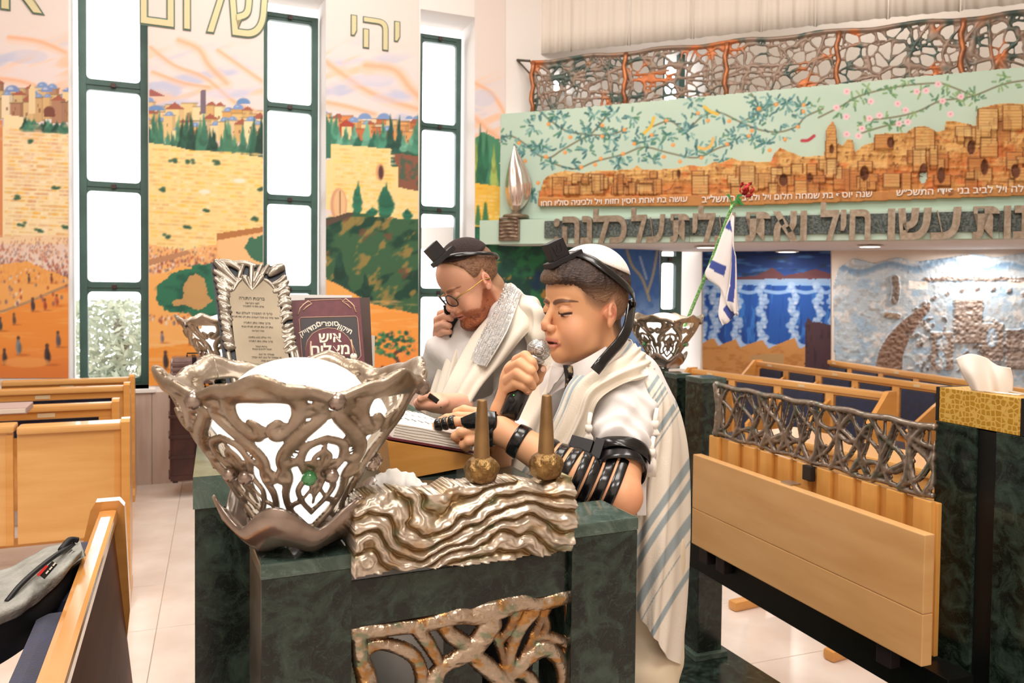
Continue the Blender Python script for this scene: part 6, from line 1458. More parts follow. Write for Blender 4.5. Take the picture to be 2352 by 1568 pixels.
mb = MB(); px_box(mb, [(84, 1319), (106, 1297), (111, 1300), (89, 1324)], 1.822, .02); mb.build('red_tag', mat('red_tag', '#D9302C', .5), bpk)
mb = MB()
for k in range(3): px_box(mb, [(104+k*8, 1316-k*9), (110+k*8, 1309-k*9), (113+k*8, 1311-k*9), (107+k*8, 1318-k*9)], 1.820, .004)
mb.build('label_print', mat('white_print'), bpk)
# suitcases by the wall
def case(px0, px1, pyt, pyb, dd, col, col2, lab, ribs, cyl=.24):
    A_ = P(px0, pyb, dd); z0 = max(A_[2], .0); z1 = P(px0, pyt, dd)[2]; B2 = P(px1, pyb, dd); L_ = float(np.dot((B2-A_), LB)); e = empty('suitcase', (A_[0], A_[1], z0), lab, 'suitcase', 'suitcases stacked by the window wall')
    M = frame((A_[0], A_[1], 0), LB); s_ = 1 if np.dot(Vector((M[0][1], M[1][1], M[2][1])), Vector(-NL)) > 0 else -1
    m1 = mat('case_'+lab[:5].strip().replace(' ', '_'), col, .3, .35, var=col2, scale=5)
    mb = MB(); mb.bbox(0, min(0, s_*cyl), z0+.012, L_, max(0, s_*cyl), z1, .03, M); mb.build('shell', m1, e)
    for k in range(ribs):
        z = z0+.05+(z1-z0-.1)*k/(ribs-1); mb = MB(); mb.bbox(-.008, min(-.008*s_, s_*(cyl+.008)), z-.012, L_+.008, max(-.008*s_, s_*(cyl+.008)), z+.012, .006, M); mb.build('rib', m1, e)
    mb = MB(); mb.bbox(L_*.45, min(-.014*s_, s_*(cyl+.014)), z0+.005, L_*.55, max(-.014*s_, s_*(cyl+.014)), z1+.004, .004, M); mb.build('seam_band', mat('dark_seam', '#2A1E22', .4, .5), e)
    mb = MB(); mb.tube([M @ Vector((L_*.35, s_*cyl*.5, z1)), M @ Vector((L_*.35, s_*cyl*.5, z1+.025)), M @ Vector((L_*.65, s_*cyl*.5, z1+.025)), M @ Vector((L_*.65, s_*cyl*.5, z1))], .007, 6); mb.build('handle', mat('black_nylon'), e)
    for x in (.04, L_-.04):
        mb = MB(); mb.bbox(x-.02, min(.02*s_, .06*s_), z0, x+.02, max(.02*s_, .06*s_), z0+.03, .008, M); mb.build('wheel', mat('black_nylon'), e)
case(390, 520, 895, 1112, 6.15, '#4A2E2A', '#33201E', 'large dark brown ribbed suitcase standing under the smaller one', 5)
case(394, 500, 822, 888, 6.15, '#8E7672', '#6E5654', 'small pinkish grey suitcase on top of the dark brown one', 4)
# ---------------- people ----------------
M_skin = mat('skin', '#E0A98A', .5, vcol=True, sss=.06)
M_hair = mat('hair', '#2E1D16', .55, vcol=True, bump=.5, bscale=260, stretch=(.35, 1, 1))
M_shirt = mat('white_shirt', '#E6E1DF', .8, bump=.15, bscale=25)
M_shawl = mat('prayer_shawl_wool', '#F4ECDD', .85, vcol=True, bump=.12, bscale=300)
M_strap = mat('black_leather_strap', '#0B0A0C', .24, coat=.25)
M_box = mat('black_box', '#121013', .5)
def Rz(a): c, s = math.cos(a), math.sin(a); return np.array([[c, -s, 0], [s, c, 0], [0, 0, 1.0]])
def Ry(a): c, s = math.cos(a), math.sin(a); return np.array([[c, 0, s], [0, 1, 0], [-s, 0, c]])
class Head:
    """local frame: x out of the face, y to the figure's left, z up"""
    def __init__(s, yaw, pitch, anchor_local, anchor_world, sc=1.0, roll=0.0, man=False, sx=.93, neck=None):
        cr, sr = math.cos(roll), math.sin(roll); Rx = np.array([[1, 0, 0], [0, cr, -sr], [0, sr, cr]])
        s.R = Rz(math.pi+yaw) @ Ry(pitch) @ Rx; s.sc = np.array([sc*sx, sc, sc]); s.man = man; s.o = np.asarray(anchor_world)-s.R @ (np.asarray(anchor_local)*s.sc)
        s.nk = np.array([-.062, 0, -.19]) if neck is None else ((np.asarray(neck)-s.o) @ s.R)/s.sc
    def w(s, p): return (np.asarray(p)*s.sc) @ s.R.T+s.o
    def d(s, v): return np.asarray(v) @ s.R.T
    def skull(s, p):
        y = p.copy(); y[:, 1] = np.abs(y[:, 1])
        d = s_ell(y, (-.006, 0, .034), (.090, .074, .083))
        d = smin(d, s_ell(y, (.028, 0, .045), (.066, .062, .056)), .02)
        d = smin(d, s_ell(y, (.034, 0, -.026), (.058, .058, .070)), .02)
        if s.man: d = smin(d, s_ell(y, (.036, 0, -.070), (.054, .050, .040)), .02)
        else: d = smin(d, s_ell(y, (.030, 0, -.066), (.054, .050, .034)), .022)
        return d
    def face(s, p):
        y = p.copy(); y[:, 1] = np.abs(y[:, 1])
        d = s.skull(p)
        d = smin(d, s_sph(y, (.074, 0, -.086), .0185), .016)                       # chin
        d = smin(d, s_ell(y, (.058, .034, -.040), (.028, .026, .032)), .012)       # cheeks
        d = smin(d, s_ell(y, (.080, .022, .021), (.012, .024, .009)), .008)        # brow
        d = smax(d, -s_ell(y, (.100, .032, .0065), (.015, .017, .0110)), .010)      # sockets
        d = smin(d, s_cap(y, (.090, 0, .010), (.1085, 0, -.021), .0062, .0086), .007)  # bridge
        d = smin(d, s_sph(y, (.1085, 0, -.025), .0096), .005)
        d = smin(d, s_ell(y, (.1015, .0118, -.031), (.0105, .0072, .0078)), .004)   # wings
        d = smax(d, -s_ell(y, (.1055, .0072, -.0385), (.0042, .0032, .0040)), .002)
        d = smin(d, s_ell(y, (.086, 0, -.052), (.019, .022, .016)), .010)          # muzzle
        d = smin(d, s_sph(y, (.0785, .0315, .0045), .0132), .0022)                  # closed-down lid over the eye
        # lips
        up = s_chain(y, [(.1015, 0, -.0540), (.0985, .010, -.0548), (.0885, .0215, -.0600)], [.0040, .0039, .0016], .003)
        op = .0022 if not s.man else 0
        lo = s_chain(y, [(.0985, 0, -.0665-op), (.0955, .010, -.0655-op), (.0880, .0200, -.0608)], [.0048, .0044, .0016], .003)
        d = smin(d, up, .003); d = smin(d, lo, .003)
        d = smax(d, -s_ell(y, (.1040, 0, -.0600-op*.3), (.012, .0170, .0016+op*.8)), .0018)
        d = smin(d, s_ell(y, (.082, 0, -.079), (.012, .014, .008)), .01)
        return d
    def ear(s, p):
        y = p.copy(); y[:, 1] = np.abs(y[:, 1])
        c = np.array([-.010, .0755, -.006]); q = y-c
        a = math.radians(24); X = q[:, 0]*math.cos(a)+q[:, 1]*math.sin(a); Yy = -q[:, 0]*math.sin(a)+q[:, 1]*math.cos(a)
        t = math.radians(-8); X2 = X*math.cos(t)-q[:, 2]*math.sin(t); Z2 = X*math.sin(t)+q[:, 2]*math.cos(t)
        E = np.stack([-X2, Yy, Z2], 1).astype(np.float32)
        d = s_ell(E, (0, 0, .004), (.0165, .0060, .0225)); d = smin(d, s_ell(E, (-.006, -.001, -.017), (.0085, .0048, .0105)), .006)
        d = smax(d, -s_ell(E, (-.0015, .0062, .006), (.0110, .0055, .0160)), .002)
        d = smin(d, s_chain(E, [(-.004, .002, -.010), (.004, .003, -.004), (.006, .003, .006), (.000, .0025, .014)], [.0030, .0026, .0026, .0020], .002), .002)
        d = smax(d, -s_ell(E, (-.006, .003, -.001), (.0045, .006, .0065)), .002)
        d = smin(d, s_sph(E, (-.0125, .002, -.002), .0036), .003)
        return smin(d, s_cap(y, (-.008, .066, -.004), (-.004, .070, -.006), .010), .006)
    def full(s, p):
        d = smin(s.face(p), s.ear(p), .003)
        nk = s_cap(p, np.array([-.030, 0, -.045]), s.nk, .050 if not s.man else .053, .054 if not s.man else .064)
        return smin(d, nk, .014)
    def surf(s, dirs, off=0.0, c=(0, 0, .03)):
        dirs = np.asarray(dirs, float); dirs = dirs/np.linalg.norm(dirs, axis=1, keepdims=True); t = np.full(len(dirs), .2)
        for _ in range(40): t = t-s.skull((np.asarray(c)+dirs*t[:, None]).astype(np.float32))*.8
        return np.asarray(c)+dirs*(t+off)[:, None]
def ribbon(pts, nrm, width, th=.0016, taper=None):
    """flat strip; pts (n,3), nrm (n,3) outward; returns mesh data"""
    pts = np.asarray(pts, float); nrm = np.asarray(nrm, float); nrm = nrm/np.linalg.norm(nrm, axis=1, keepdims=True)
    T = np.gradient(pts, axis=0); T /= np.linalg.norm(T, axis=1, keepdims=True)+1e-9; W_ = np.cross(T, nrm); W_ /= np.linalg.norm(W_, axis=1, keepdims=True)+1e-9
    w_ = np.full(len(pts), width/2) if taper is None else np.asarray(taper)/2
    m = 5; V = []
    for off, crown in ((th, 1), (0, 0)):
        for j in range(m):
            t = j/(m-1)*2-1; V.append(pts+W_*(w_*t)[:, None]+nrm*(off*(1 if crown else 0)+crown*th*.6*(1-t*t)))
    V = np.array(V); n = len(pts); Vf = V.reshape(-1, 3); F = []
    id_ = lambda k, i: k*n+i
    for i in range(n-1):
        for j in range(m-1): F.append((id_(j, i), id_(j+1, i), id_(j+1, i+1), id_(j, i+1))); F.append((id_(m+j, i), id_(m+j, i+1), id_(m+j+1, i+1), id_(m+j+1, i)))
        F.append((id_(0, i), id_(0, i+1), id_(m, i+1), id_(m, i))); F.append((id_(m-1, i), id_(2*m-1, i), id_(2*m-1, i+1), id_(m-1, i+1)))
    return mesh_np(Vf, np.array(F), True)
def ring_band(name, a, b, ra, rb, t, width, parent, wob=0.0, seed=0, off=.0012, material=None, tilt=(0, 0, 0), f=None):
    """strap lying round a limb that runs from a to b"""
    a, b = np.asarray(a, float), np.asarray(b, float); ax = (b-a)/np.linalg.norm(b-a); c = a+(b-a)*t; r_ = ra+(rb-ra)*t+off
    u = np.cross(ax, [0, 0, 1]); u /= np.linalg.norm(u); v = np.cross(ax, u); n = 48; V = []; rs = np.random.RandomState(seed); ph = rs.rand(3)*6.28
    prof = [(-.5, 0), (-.47, .0013), (-.25, .002), (0, .0022), (.25, .002), (.47, .0013), (.5, 0), (.45, -.002), (-.45, -.002)]
    for (s_, h) in prof:
        for j in range(n):
            q = 2*math.pi*j/n; rr = r_+h+wob*(math.sin(3*q+ph[0]+s_*3)*.7+math.sin(5*q+ph[1]+s_*4)*.3)
            sh = s_*width*(1+(.12 if wob else 0)*math.sin(2*q+ph[2]))+np.dot(tilt, (math.cos(q), math.sin(q), 0))
            V.append(c+ax*sh+(u*math.cos(q)+v*math.sin(q))*rr)
    if f is not None:
        V = np.array(V); V2 = []
        i = 0; base = []; dirs = []; hs = []
        for (s_, h) in prof:
            for j in range(n):
                q = 2*math.pi*j/n; sh = s_*width; base.append(c+ax*sh); dirs.append(u*math.cos(q)+v*math.sin(q)); hs.append(h+off+wob*math.sin(3*q+ph[0]+s_*3))
        base = np.array(base); dirs = np.array(dirs); tt = np.full(len(base), .012)
        for _ in range(30): tt = tt-np.clip(f((base+dirs*tt[:, None]).astype(np.float32)), -.02, .01)*.9
        tt = np.minimum(tt, .062); V = list(base+dirs*(tt+np.array(hs))[:, None])
    k = len(prof); F = [(i*n+j, i*n+(j+1) % n, ((i+1) % k)*n+(j+1) % n, ((i+1) % k)*n+j) for i in range(k) for j in range(n)]
    mb = MB(); mb.add(V, F, True); return mb.build(name, material or M_strap, parent)
def sculpt(f, lo, hi, h): return nets(f, lo, hi, h)
def bounds(pts, m): p = np.array(pts); return p.min(0)-m, p.max(0)+m
SK = dict(base='#E7B08E', shade='#DC9C78', red='#DB8A72', lip='#CF7F74', dark='#4A2A20')

def head_mesh(Hd, h, colfn):
    V, F = sculpt(Hd.full, (-.135, -.105, -.17), (.135, .105, .135), h); return Hd.w(V), F, srgb2lin(colfn(V))
def skin_cols(V, man=False):
    x, y, z = V[:, 0], np.abs(V[:, 1]), V[:, 2]; c = np.zeros((len(V), 3)); c[:] = Canvas.rgb('#E2A87C' if not man else '#E8B092')
    g = lambda cx, cy, cz, r: np.exp(-(((x-cx)**2+(y-cy)**2+(z-cz)**2)/r**2))
    c = mix(c, Canvas.rgb('#E29A80'), np.clip(g(.07, .04, -.035, .03)*.45+g(.11, 0, -.03, .014)*.5+g(-.01, .078, 0, .03)*.75, 0, 1))
    c = mix(c, Canvas.rgb('#B0614A'), np.clip(g(-.013, .0775, -.006, .0085)*.9+g(-.012, .0775, .006, .006)*.4, 0, 1))
    op = .0022 if not man else 0
    lip = (np.abs(z+.060) < .0135)*(x > .08)*(y < .0220)*smoothstep(.0135, .010, np.abs(z+.0605)+ (y/.0245)**2*.006)*(z < -.0495)
    c = mix(c, Canvas.rgb('#CC7A70'), np.clip(lip, 0, 1)*.7)
    c = mix(c, Canvas.rgb('#5A2420'), smoothstep(.0026, .0012, np.abs(z+.0607+op*.3))*(x > .078)*(y < .0195)*.95)
    c = mix(c, Canvas.rgb('#7A3A2A'), smoothstep(.0044, .0024, np.sqrt((x-.1055)**2+(y-.0072)**2+(z+.038)**2))*.85)
    # brow
    zb = .0195+.0045*np.sin(np.clip((y-.010)/.042, 0, 1)*math.pi*.8); bw = np.interp(y, [.006, .014, .035, .054], [.0018, .0050, .0042, .0010])
    br = smoothstep(bw+.0012, bw-.0008, np.abs(z-zb))*(x > .045)*(y > .006)*(y < .055)
    c = mix(c, Canvas.rgb('#5E4030' if not man else '#8A5A40'), np.clip(br, 0, 1)*.85)
    # lid crease, lashes and a sliver of eye
    e = (y-.0315)/.0145; in_ = (np.abs(e) < 1)*(x > .07)
    zl = .0000-.0028*(1-e**2)
    c = mix(c, Canvas.rgb('#C98F74'), smoothstep(.0016, .0004, np.abs(z-(.0110+.0018*(1-e**2))))*in_*.7)
    c = mix(c, Canvas.rgb('#F3E6DE'), smoothstep(.0022, .0010, np.abs(z-(zl-.0026)))*in_*(np.abs(e) < .8)*.8)
    c = mix(c, Canvas.rgb('#2A1712'), smoothstep(.0036, .0016, np.abs(z-(zl-.0026)))*in_*(np.abs(e+.1) < .42)*.95)
    c = mix(c, Canvas.rgb('#2E1C16'), smoothstep(.0030, .0012, np.abs(z-zl))*in_*.97)
    return c
def skullcap(Hd, axis, half, off, material, parent, name='skullcap'):
    ax_ = np.asarray(axis, float); ax_ /= np.linalg.norm(ax_); u = np.cross(ax_, [0, 1, 0]); u /= np.linalg.norm(u); v = np.cross(ax_, u); D = []; O = []
    na, nr = 40, 12
    for i in range(nr+1):
        t = half*i/nr
        for j in range(na): q = 2*math.pi*j/na; D.append(math.cos(t)*ax_+math.sin(t)*(u*math.cos(q)+v*math.sin(q))); O.append(off*(1-.25*(i/nr)**3)+.003*math.cos(t*2))
    A = Hd.surf(np.array(D), np.array(O)); B_ = Hd.surf(np.array(D), np.array(O)-.003); n1 = len(A)
    F = [(i*na+j, (i+1)*na+j, (i+1)*na+(j+1) % na, i*na+(j+1) % na) for i in range(nr) for j in range(na)]; F += [tuple(x+n1 for x in f[::-1]) for f in F]
    F += [(nr*na+j, n1+nr*na+j, n1+nr*na+(j+1) % na, nr*na+(j+1) % na) for j in range(na)]
    return link(name, mesh_np(np.concatenate([Hd.w(A), Hd.w(B_)]), np.array(F), True), material, parent)
def head_strap(Hd, dirs, off, width, parent, name='head_strap'):
    pts = spline([np.array(d, float) for d in dirs], 8); D = np.array(pts); D /= np.linalg.norm(D, axis=1, keepdims=True)
    A = Hd.surf(D, off); return link(name, ribbon(Hd.w(A), Hd.d(D), width), M_strap, parent)
def cube_box(px_a, px_b, d_a, d_b, side, updir, parent, base_l, base_h, nm='phylactery_box'):
    A, B_ = P(*px_a, d_a), P(*px_b, d_b); x = B_-A; L_ = np.linalg.norm(x); x /= L_; up_ = np.asarray(updir, float); up_ -= x*np.dot(up_, x); up_ /= np.linalg.norm(up_); y = np.cross(up_, x)
    M = Matrix.Identity(4)
    for i in range(3): M[i][0] = x[i]; M[i][1] = y[i]; M[i][2] = up_[i]; M[i][3] = A[i]
    mb = MB(); mb.bbox(0, -side*.62, 0, L_, side*.62, base_h, .0012, M); o1 = mb.build('phylactery_base', M_box, parent)
    mb = MB(); c = L_*.40; mb.bbox(c-side/2, -side/2, base_h, c+side/2, side/2, base_h+side, .001, M); o = mb.build(nm, M_box, parent)
    return M, c, base_h, side, o

# ======== the boy ========
boy = empty('person', P(1420, 1480, 1.68)*[1, 1, 0]+Z3*ZP, 'boy in white shirt and striped prayer shawl singing into a microphone, black straps on arm', 'person')
HB_ = Head(math.radians(28), math.radians(2.5), (-.010, .078, -.006), P(1408, 722, 1.585), 1.0)
def boy_cols(V):
    c = skin_cols(V); x, y, z = V[:, 0], np.abs(V[:, 1]), V[:, 2]
    zl = np.interp(x, [-.1, -.05, -.032, -.018, .004, .016, .030, .046, .056, .068, .09, .12], [-.085, -.075, -.045, .022, .004, .004, .010, .022, .042, .053, .055, .055])
    s_ = z-zl; dE = np.sqrt((x+.010)**2+(y-.078)**2*.3+(z+.006)**2)
    n_ = vnoise(x*700, z*700, 3)
    c = mix(c, Canvas.rgb('#7A5A42'), smoothstep(-.012, .016, s_+.003*n_)*smoothstep(.020, .026, dE)*(.9)); c = mix(c, Canvas.rgb('#4A3226'), smoothstep(.014, .04, s_)*.9)
    return c
Vh, Fh, Ch = head_mesh(HB_, .0015, boy_cols)
def boy_hair(p):
    x, y, z = p[:, 0], np.abs(p[:, 1]), p[:, 2]
    zl = np.interp(x, [-.1, -.05, -.032, -.018, .004, .016, .030, .046, .056, .068, .09, .12], [-.085, -.075, -.045, .022, .004, .004, .010, .022, .042, .053, .055, .055])
    s_ = z-zl; n_ = np.sin(x*260+8*np.sin(y*60)+z*90)*.5+np.sin(y*420+x*150+5*np.sin(x*90))*.5
    t = smoothstep(.006, .022, s_)*.003+(smoothstep(.030, .062, z)*.0085+smoothstep(.05, .10, x)*smoothstep(.045, .066, z)*.007)*smoothstep(.0, .010, s_+.002*np.sin(x*900+z*200))
    t = t+n_*.0011*smoothstep(.02, .06, z)
    b_ = HB_.skull(p); return b_-t+.0016
V, F = sculpt(boy_hair, (-.12, -.095, -.07), (.125, .095, .15), .0022)
xh, zh = V[:, 0], V[:, 2]
hc = mix(np.tile(Canvas.rgb('#8A674C'), (len(V), 1)), Canvas.rgb('#2C1B14'), smoothstep(.022, .068, zh)); st_n = vnoise(V[:, 1]*500, xh*60+zh*80, 4); hc = mix(hc, Canvas.rgb('#5A3E2E'), smoothstep(.15, .6, st_n)*.6)
hc = mix(hc, Canvas.rgb('#8A7258'), smoothstep(.085, .105, xh)*.6)
link('hair', mesh_np(HB_.w(V), F, True, srgb2lin(hc)), M_hair, boy)
M_kip = mat('white_knit', '#F9F2EA', .9, bump=.35, bscale=500)
skullcap(HB_, (-.36, .03, .93), math.radians(47), .0185, M_kip, boy)
for sg_ in (1, -1):
    head_strap(HB_, [(.50, sg_*.03, .86), (.34, sg_*.42, .82), (.10, sg_*.74, .62), (-.24, sg_*.84, .36), (-.58, sg_*.72, .10), (-.84, sg_*.42, -.10), (-.96, 0, -.20)], .0125, .0195, boy)
kn = HB_.w(HB_.surf([(-.93, .26, -.18)], .012))[0]
mb = MB(); mb.lathe([(0, -.010), (.009, -.006), (.011, 0), (.009, .006), (0, .010)], 12, loc=kn); mb.build('strap_knot', M_strap, boy)
p_ = np.array(spline([kn, P(1442, 748, 1.60), P(1425, 782, 1.57), P(1403, 808, 1.535), P(1382, 832, 1.505), P(1366, 852, 1.50)], 6)); nn_ = np.tile(-FW+np.array([.25, 0, .15]), (len(p_), 1))
link('hanging_strap', ribbon(p_, nn_, .021), M_strap, boy)
M_, c_, bh, sd, bx_o = cube_box((1260, 618), (1331, 584), 1.60, 1.62, .0365, np.array([-.38, -.12, .92]), boy, .06, .011)
me = text_mesh('ש', .034, extrude=.0012, offset=.0004); me.transform(M_ @ plane_frame((c_, -sd/2-.0002, bh+sd*.5), (1, 0, 0), (0, -1, 0))); link('embossed_letter', me, mat('black_relief', '#1E1B1E', .35), bx_o)

# --- arms (world space) ---
Sh, El, Wr = P(1432, 930, 1.57), P(1420, 1136, 1.425), P(1150, 988, 1.475)
Fm = P(1322, 1090, 1.437)
ARM_R = (.050, .0375, .0400, .0245)
def hand_left(p):
    d = s_ell(p, P(1108, 984, 1.485), (.034, .026, .024)); d = smin(d, s_cap(p, P(1150, 990, 1.475), P(1105, 985, 1.485), .0235, .0225), .012)
    d = smin(d, s_chain(p, [P(1088, 968, 1.475), P(1048, 968, 1.475), P(1022, 970, 1.48), P(1001, 976, 1.485)], [.0100, .0092, .0085, .0075], .003), .006)
    d = smin(d, s_chain(p, [P(1090, 958, 1.50), P(1052, 956, 1.51), P(1026, 960, 1.52), P(1008, 968, 1.53)], [.0100, .0090, .0082, .0072], .003), .005)
    d = smin(d, s_chain(p, [P(1092, 988, 1.465), P(1060, 992, 1.46), P(1046, 1002, 1.465), P(1052, 1010, 1.475)], [.0100, .0092, .0086, .0078], .003), .005)
    d = smin(d, s_chain(p, [P(1100, 1006, 1.465), P(1076, 1014, 1.455), P(1064, 1022, 1.46), P(1072, 1029, 1.47)], [.0095, .0085, .0080, .0072], .003), .005)
    d = smin(d, s_chain(p, [P(1118, 966, 1.505), P(1092, 948, 1.525), P(1066, 941, 1.54), P(1048, 946, 1.545)], [.0120, .0105, .0095, .0080], .003), .006)
    return d
def arm_left(p):
    d = s_cap(p, Sh, El, ARM_R[0], ARM_R[1]); d = smin(d, s_sph(p, El+np.array([.006, .0, -.004]), .0365), .012)
    d = smin(d, s_cap(p, El, Fm, ARM_R[1], ARM_R[2]), .014); d = smin(d, s_cap(p, Fm, Wr, ARM_R[2], ARM_R[3]), .02)
    return smin(d, hand_left(p), .012)
lo, hi = bounds([Sh, El, Wr, P(1000, 975, 1.49), P(1070, 940, 1.56)], .06)
Va, Fa_ = sculpt(arm_left, lo, hi, .0026)
def limb_cols(V):
    n_ = vnoise(V[:, 0]*40, V[:, 2]*40, 5); c = np.tile(Canvas.rgb('#E6AD82'), (len(V), 1)); c = mix(c, Canvas.rgb('#E19C77'), smoothstep(-.2, .6, n_)*.5)
    c = mix(c, Canvas.rgb('#D98A66'), np.exp(-(((V-El)**2).sum(1))/.05**2)*.55); return srgb2lin(c)
# right hand on the microphone
M0, M1 = P(1236, 807, 1.515), P(1171, 952, 1.50)
mt_ = lambda t, o=(0, 0, 0): M0+(M1-M0)*t+np.asarray(o)
def hand_right(p):
    d = s_ell(p, P(1182, 868, 1.525), (.026, .024, .036))
    d = smin(d, s_cap(p, P(1178, 880, 1.525), P(1156, 945, 1.535), .024, .0235), .012); d = smin(d, s_cap(p, P(1156, 945, 1.535), P(1140, 1060, 1.58), .0235, .030), .01)
    F4 = [([P(1188, 828, 1.512), P(1206, 818, 1.485), P(1221, 832, 1.475), P(1227, 844, 1.484)], [.0120, .0112, .0100, .0088]),
          ([P(1172, 848, 1.505), P(1196, 836, 1.478), P(1219, 852, 1.466), P(1228, 871, 1.478)], [.0128, .0118, .0105, .0090]),
          ([P(1168, 872, 1.505), P(1190, 858, 1.474), P(1213, 873, 1.462), P(1222, 887, 1.474)], [.0125, .0115, .0102, .0090]),
          ([P(1170, 894, 1.508), P(1186, 880, 1.480), P(1203, 887, 1.468), P(1213, 897, 1.476)], [.0115, .0104, .0094, .0082])]
    for pts, rs in F4: d = smin(d, s_chain(p, pts, [x*.95 for x in rs], .002), .0018)
    d = smin(d, s_chain(p, [P(1192, 890, 1.535), P(1216, 884, 1.545), P(1234, 868, 1.535), P(1244, 849, 1.522)], [.0140, .0125, .0115, .0098], .003), .005)
    return smax(d, -(s_cap(p, M0, M1, .0150, .0195)-.0008), .0015)
lo, hi = bounds([P(1150, 820, 1.50), P(1250, 1050, 1.56), P(1140, 1060, 1.6), P(1230, 840, 1.45)], .035)
Vr, Fr_ = sculpt(hand_right, lo, hi, .0018)
def join(parts):
    V = []; F = []; Cc = []; b = 0
    for v, f, c in parts: V.append(v); F.append(f+b); Cc.append(c); b += len(v)
    return np.concatenate(V), np.concatenate(F), np.concatenate(Cc)
rc_ = limb_cols(Vr)
Vb, Fb_, Cb_ = join([(Vh, Fh, Ch), (Va, Fa_, limb_cols(Va)), (Vr, Fr_, rc_)])
link('body', mesh_np(Vb, Fb_, True, Cb_), M_skin, boy)
M_nail = mat('fingernail', '#F2C4B0', .25)
for (x, y, d_) in ((1226, 844, 1.4745), (1227, 870, 1.4685), (1221, 886, 1.4645), (1212, 896, 1.4675), (1247, 848, 1.512)):
    mb = MB(); c = P(x, y, d_); mb.lathe([(0, -.0012), (.0042, -.0006), (.005, 0), (.0042, .0006), (0, .0012)], 12, M=plane_frame(c, RT, -FW+RT*.35) @ Matrix.Scale(1.15, 4, (0, 1, 0))); mb.build('fingernail', M_nail, boy)
# straps on the forearm
for k, px_ in enumerate((1404, 1379, 1354, 1329, 1304, 1279, 1255, 1192)):
    wd_ = .0172 if px_ > 1200 else .022
    if px_ > 1322: ring_band('arm_strap', El, Fm, 0, 0, (px_-1420)/(1322-1420), wd_, boy, .0002, k, f=arm_left)
    else: ring_band('arm_strap', Fm, Wr, 0, 0, (px_-1322)/(1150-1322), wd_, boy, .0002, k, f=arm_left)
for (a, b_2, r_, wd_, t) in ((P(1048, 968, 1.475), P(1001, 976, 1.485), .0098, .0115, .18), (P(1048, 968, 1.475), P(1001, 976, 1.485), .0092, .0105, .52), (P(1048, 968, 1.475), P(1001, 976, 1.485), .0086, .0125, .84)):
    ring_band('finger_strap', a, b_2, r_, r_, t, wd_, boy, .0002, 3)
ring_band('hand_strap', P(1150, 990, 1.475), P(1100, 985, 1.485), .0265, .0285, .42, .019, boy, .001, 5); ring_band('hand_strap', P(1150, 990, 1.475), P(1100, 985, 1.485), .0265, .0285, .95, .017, boy, .0012, 7, tilt=(.008, .012, 0))
me = patch([[(1058, 960, 1.462), (1085, 948, 1.456), (1110, 942, 1.456), (1140, 945, 1.458)], [(1060, 972, 1.455), (1085, 965, 1.450), (1112, 962, 1.449), (1142, 966, 1.451)], [(1066, 984, 1.457), (1085, 984, 1.451), (1110, 984, 1.449), (1138, 990, 1.451)]], 14, 14, .002, fold=.0008, foldn=2); link('hand_strap', me, M_strap, boy)
# arm box and its strap
axu = (El-Sh)/np.linalg.norm(El-Sh)
ring_band('arm_strap', Sh, El, ARM_R[0]+.001, ARM_R[1]+.001, .70, .034, boy, .0025, 11, off=.007); ring_band('arm_strap', Sh, El, ARM_R[0]+.001, ARM_R[1]+.001, .62, .024, boy, .003, 13, off=.0105)
mb = MB(); Mx = plane_frame(P(1336, 1036, 1.475), RT*.93-FW*.2+UP*-.28, -FW*.85-RT*.3+UP*.45); mb.bbox(-.021, -.021, -.02, .021, .021, .02, .0012, Mx); mb.build('phylactery_box', M_box, boy)
mb = MB(); Mx = plane_frame(P(1375, 1048, 1.465), RT*.93-FW*.2+UP*-.28, -FW*.85-RT*.3+UP*.45); mb.bbox(-.009, -.028, -.024, .009, .028, .024, .0012, Mx); mb.build('phylactery_base', M_box, boy)

# --- clothing ---
def torso(p):
    d = s_ell(p, P(1385, 960, 1.70), (.150, .115, .17)); d = smin(d, s_cap(p, P(1395, 960, 1.70), P(1420, 1250, 1.72), .115, .12), .06)
    d = smin(d, s_cap(p, P(1400, 870, 1.69), P(1440, 925, 1.59), .055, .058), .04); d = smin(d, s_cap(p, P(1370, 860, 1.72), P(1290, 930, 1.80), .055, .052), .04)
    return d
def wrinkle(p, s, a): return a*(np.sin(p[:, 0]*s+3*np.sin(p[:, 2]*s*.5)+p[:, 1]*s*.7)+np.sin(p[:, 2]*s*1.4+2.5*np.sin(p[:, 0]*s*.6)))*.5
lo, hi = bounds([P(1250, 830, 1.85), P(1560, 1300, 1.55), P(1250, 1300, 1.85)], .05)
V, F = sculpt(lambda p: torso(p)+wrinkle(p, 60, .003), lo, hi, .008)
link('shirt', mesh_np(V, F, True), M_shirt, boy)
def sleeve(p):
    a, b = P(1445, 905, 1.585), P(1430, 1032, 1.505)
    d = s_chain(p, [P(1445, 905, 1.59), P(1432, 965, 1.55), P(1424, 1012, 1.505)], [.062, .062, .056], .02)
    d = smin(d, s_ell(p, P(1470, 1055, 1.49), (.028, .03, .022)), .02)
    ax = (b-a)/np.linalg.norm(b-a); t = (p-a) @ ax
    d = d+.0045*np.sin(t*170+3*np.sin(p[:, 0]*40)+2*np.sin(p[:, 1]*50))*smoothstep(.0, .05, t)+wrinkle(p, 75, .0035)
    return smax(d, -(s_cap(p, Sh, El, ARM_R[0]-.004, ARM_R[1]-.004)), .004)
lo, hi = bounds([P(1380, 880, 1.55), P(1490, 1070, 1.45), P(1440, 1000, 1.60)], .075)
V, F = sculpt(sleeve, lo, hi, .0034); link('sleeve', mesh_np(V, F, True), M_shirt, boy)
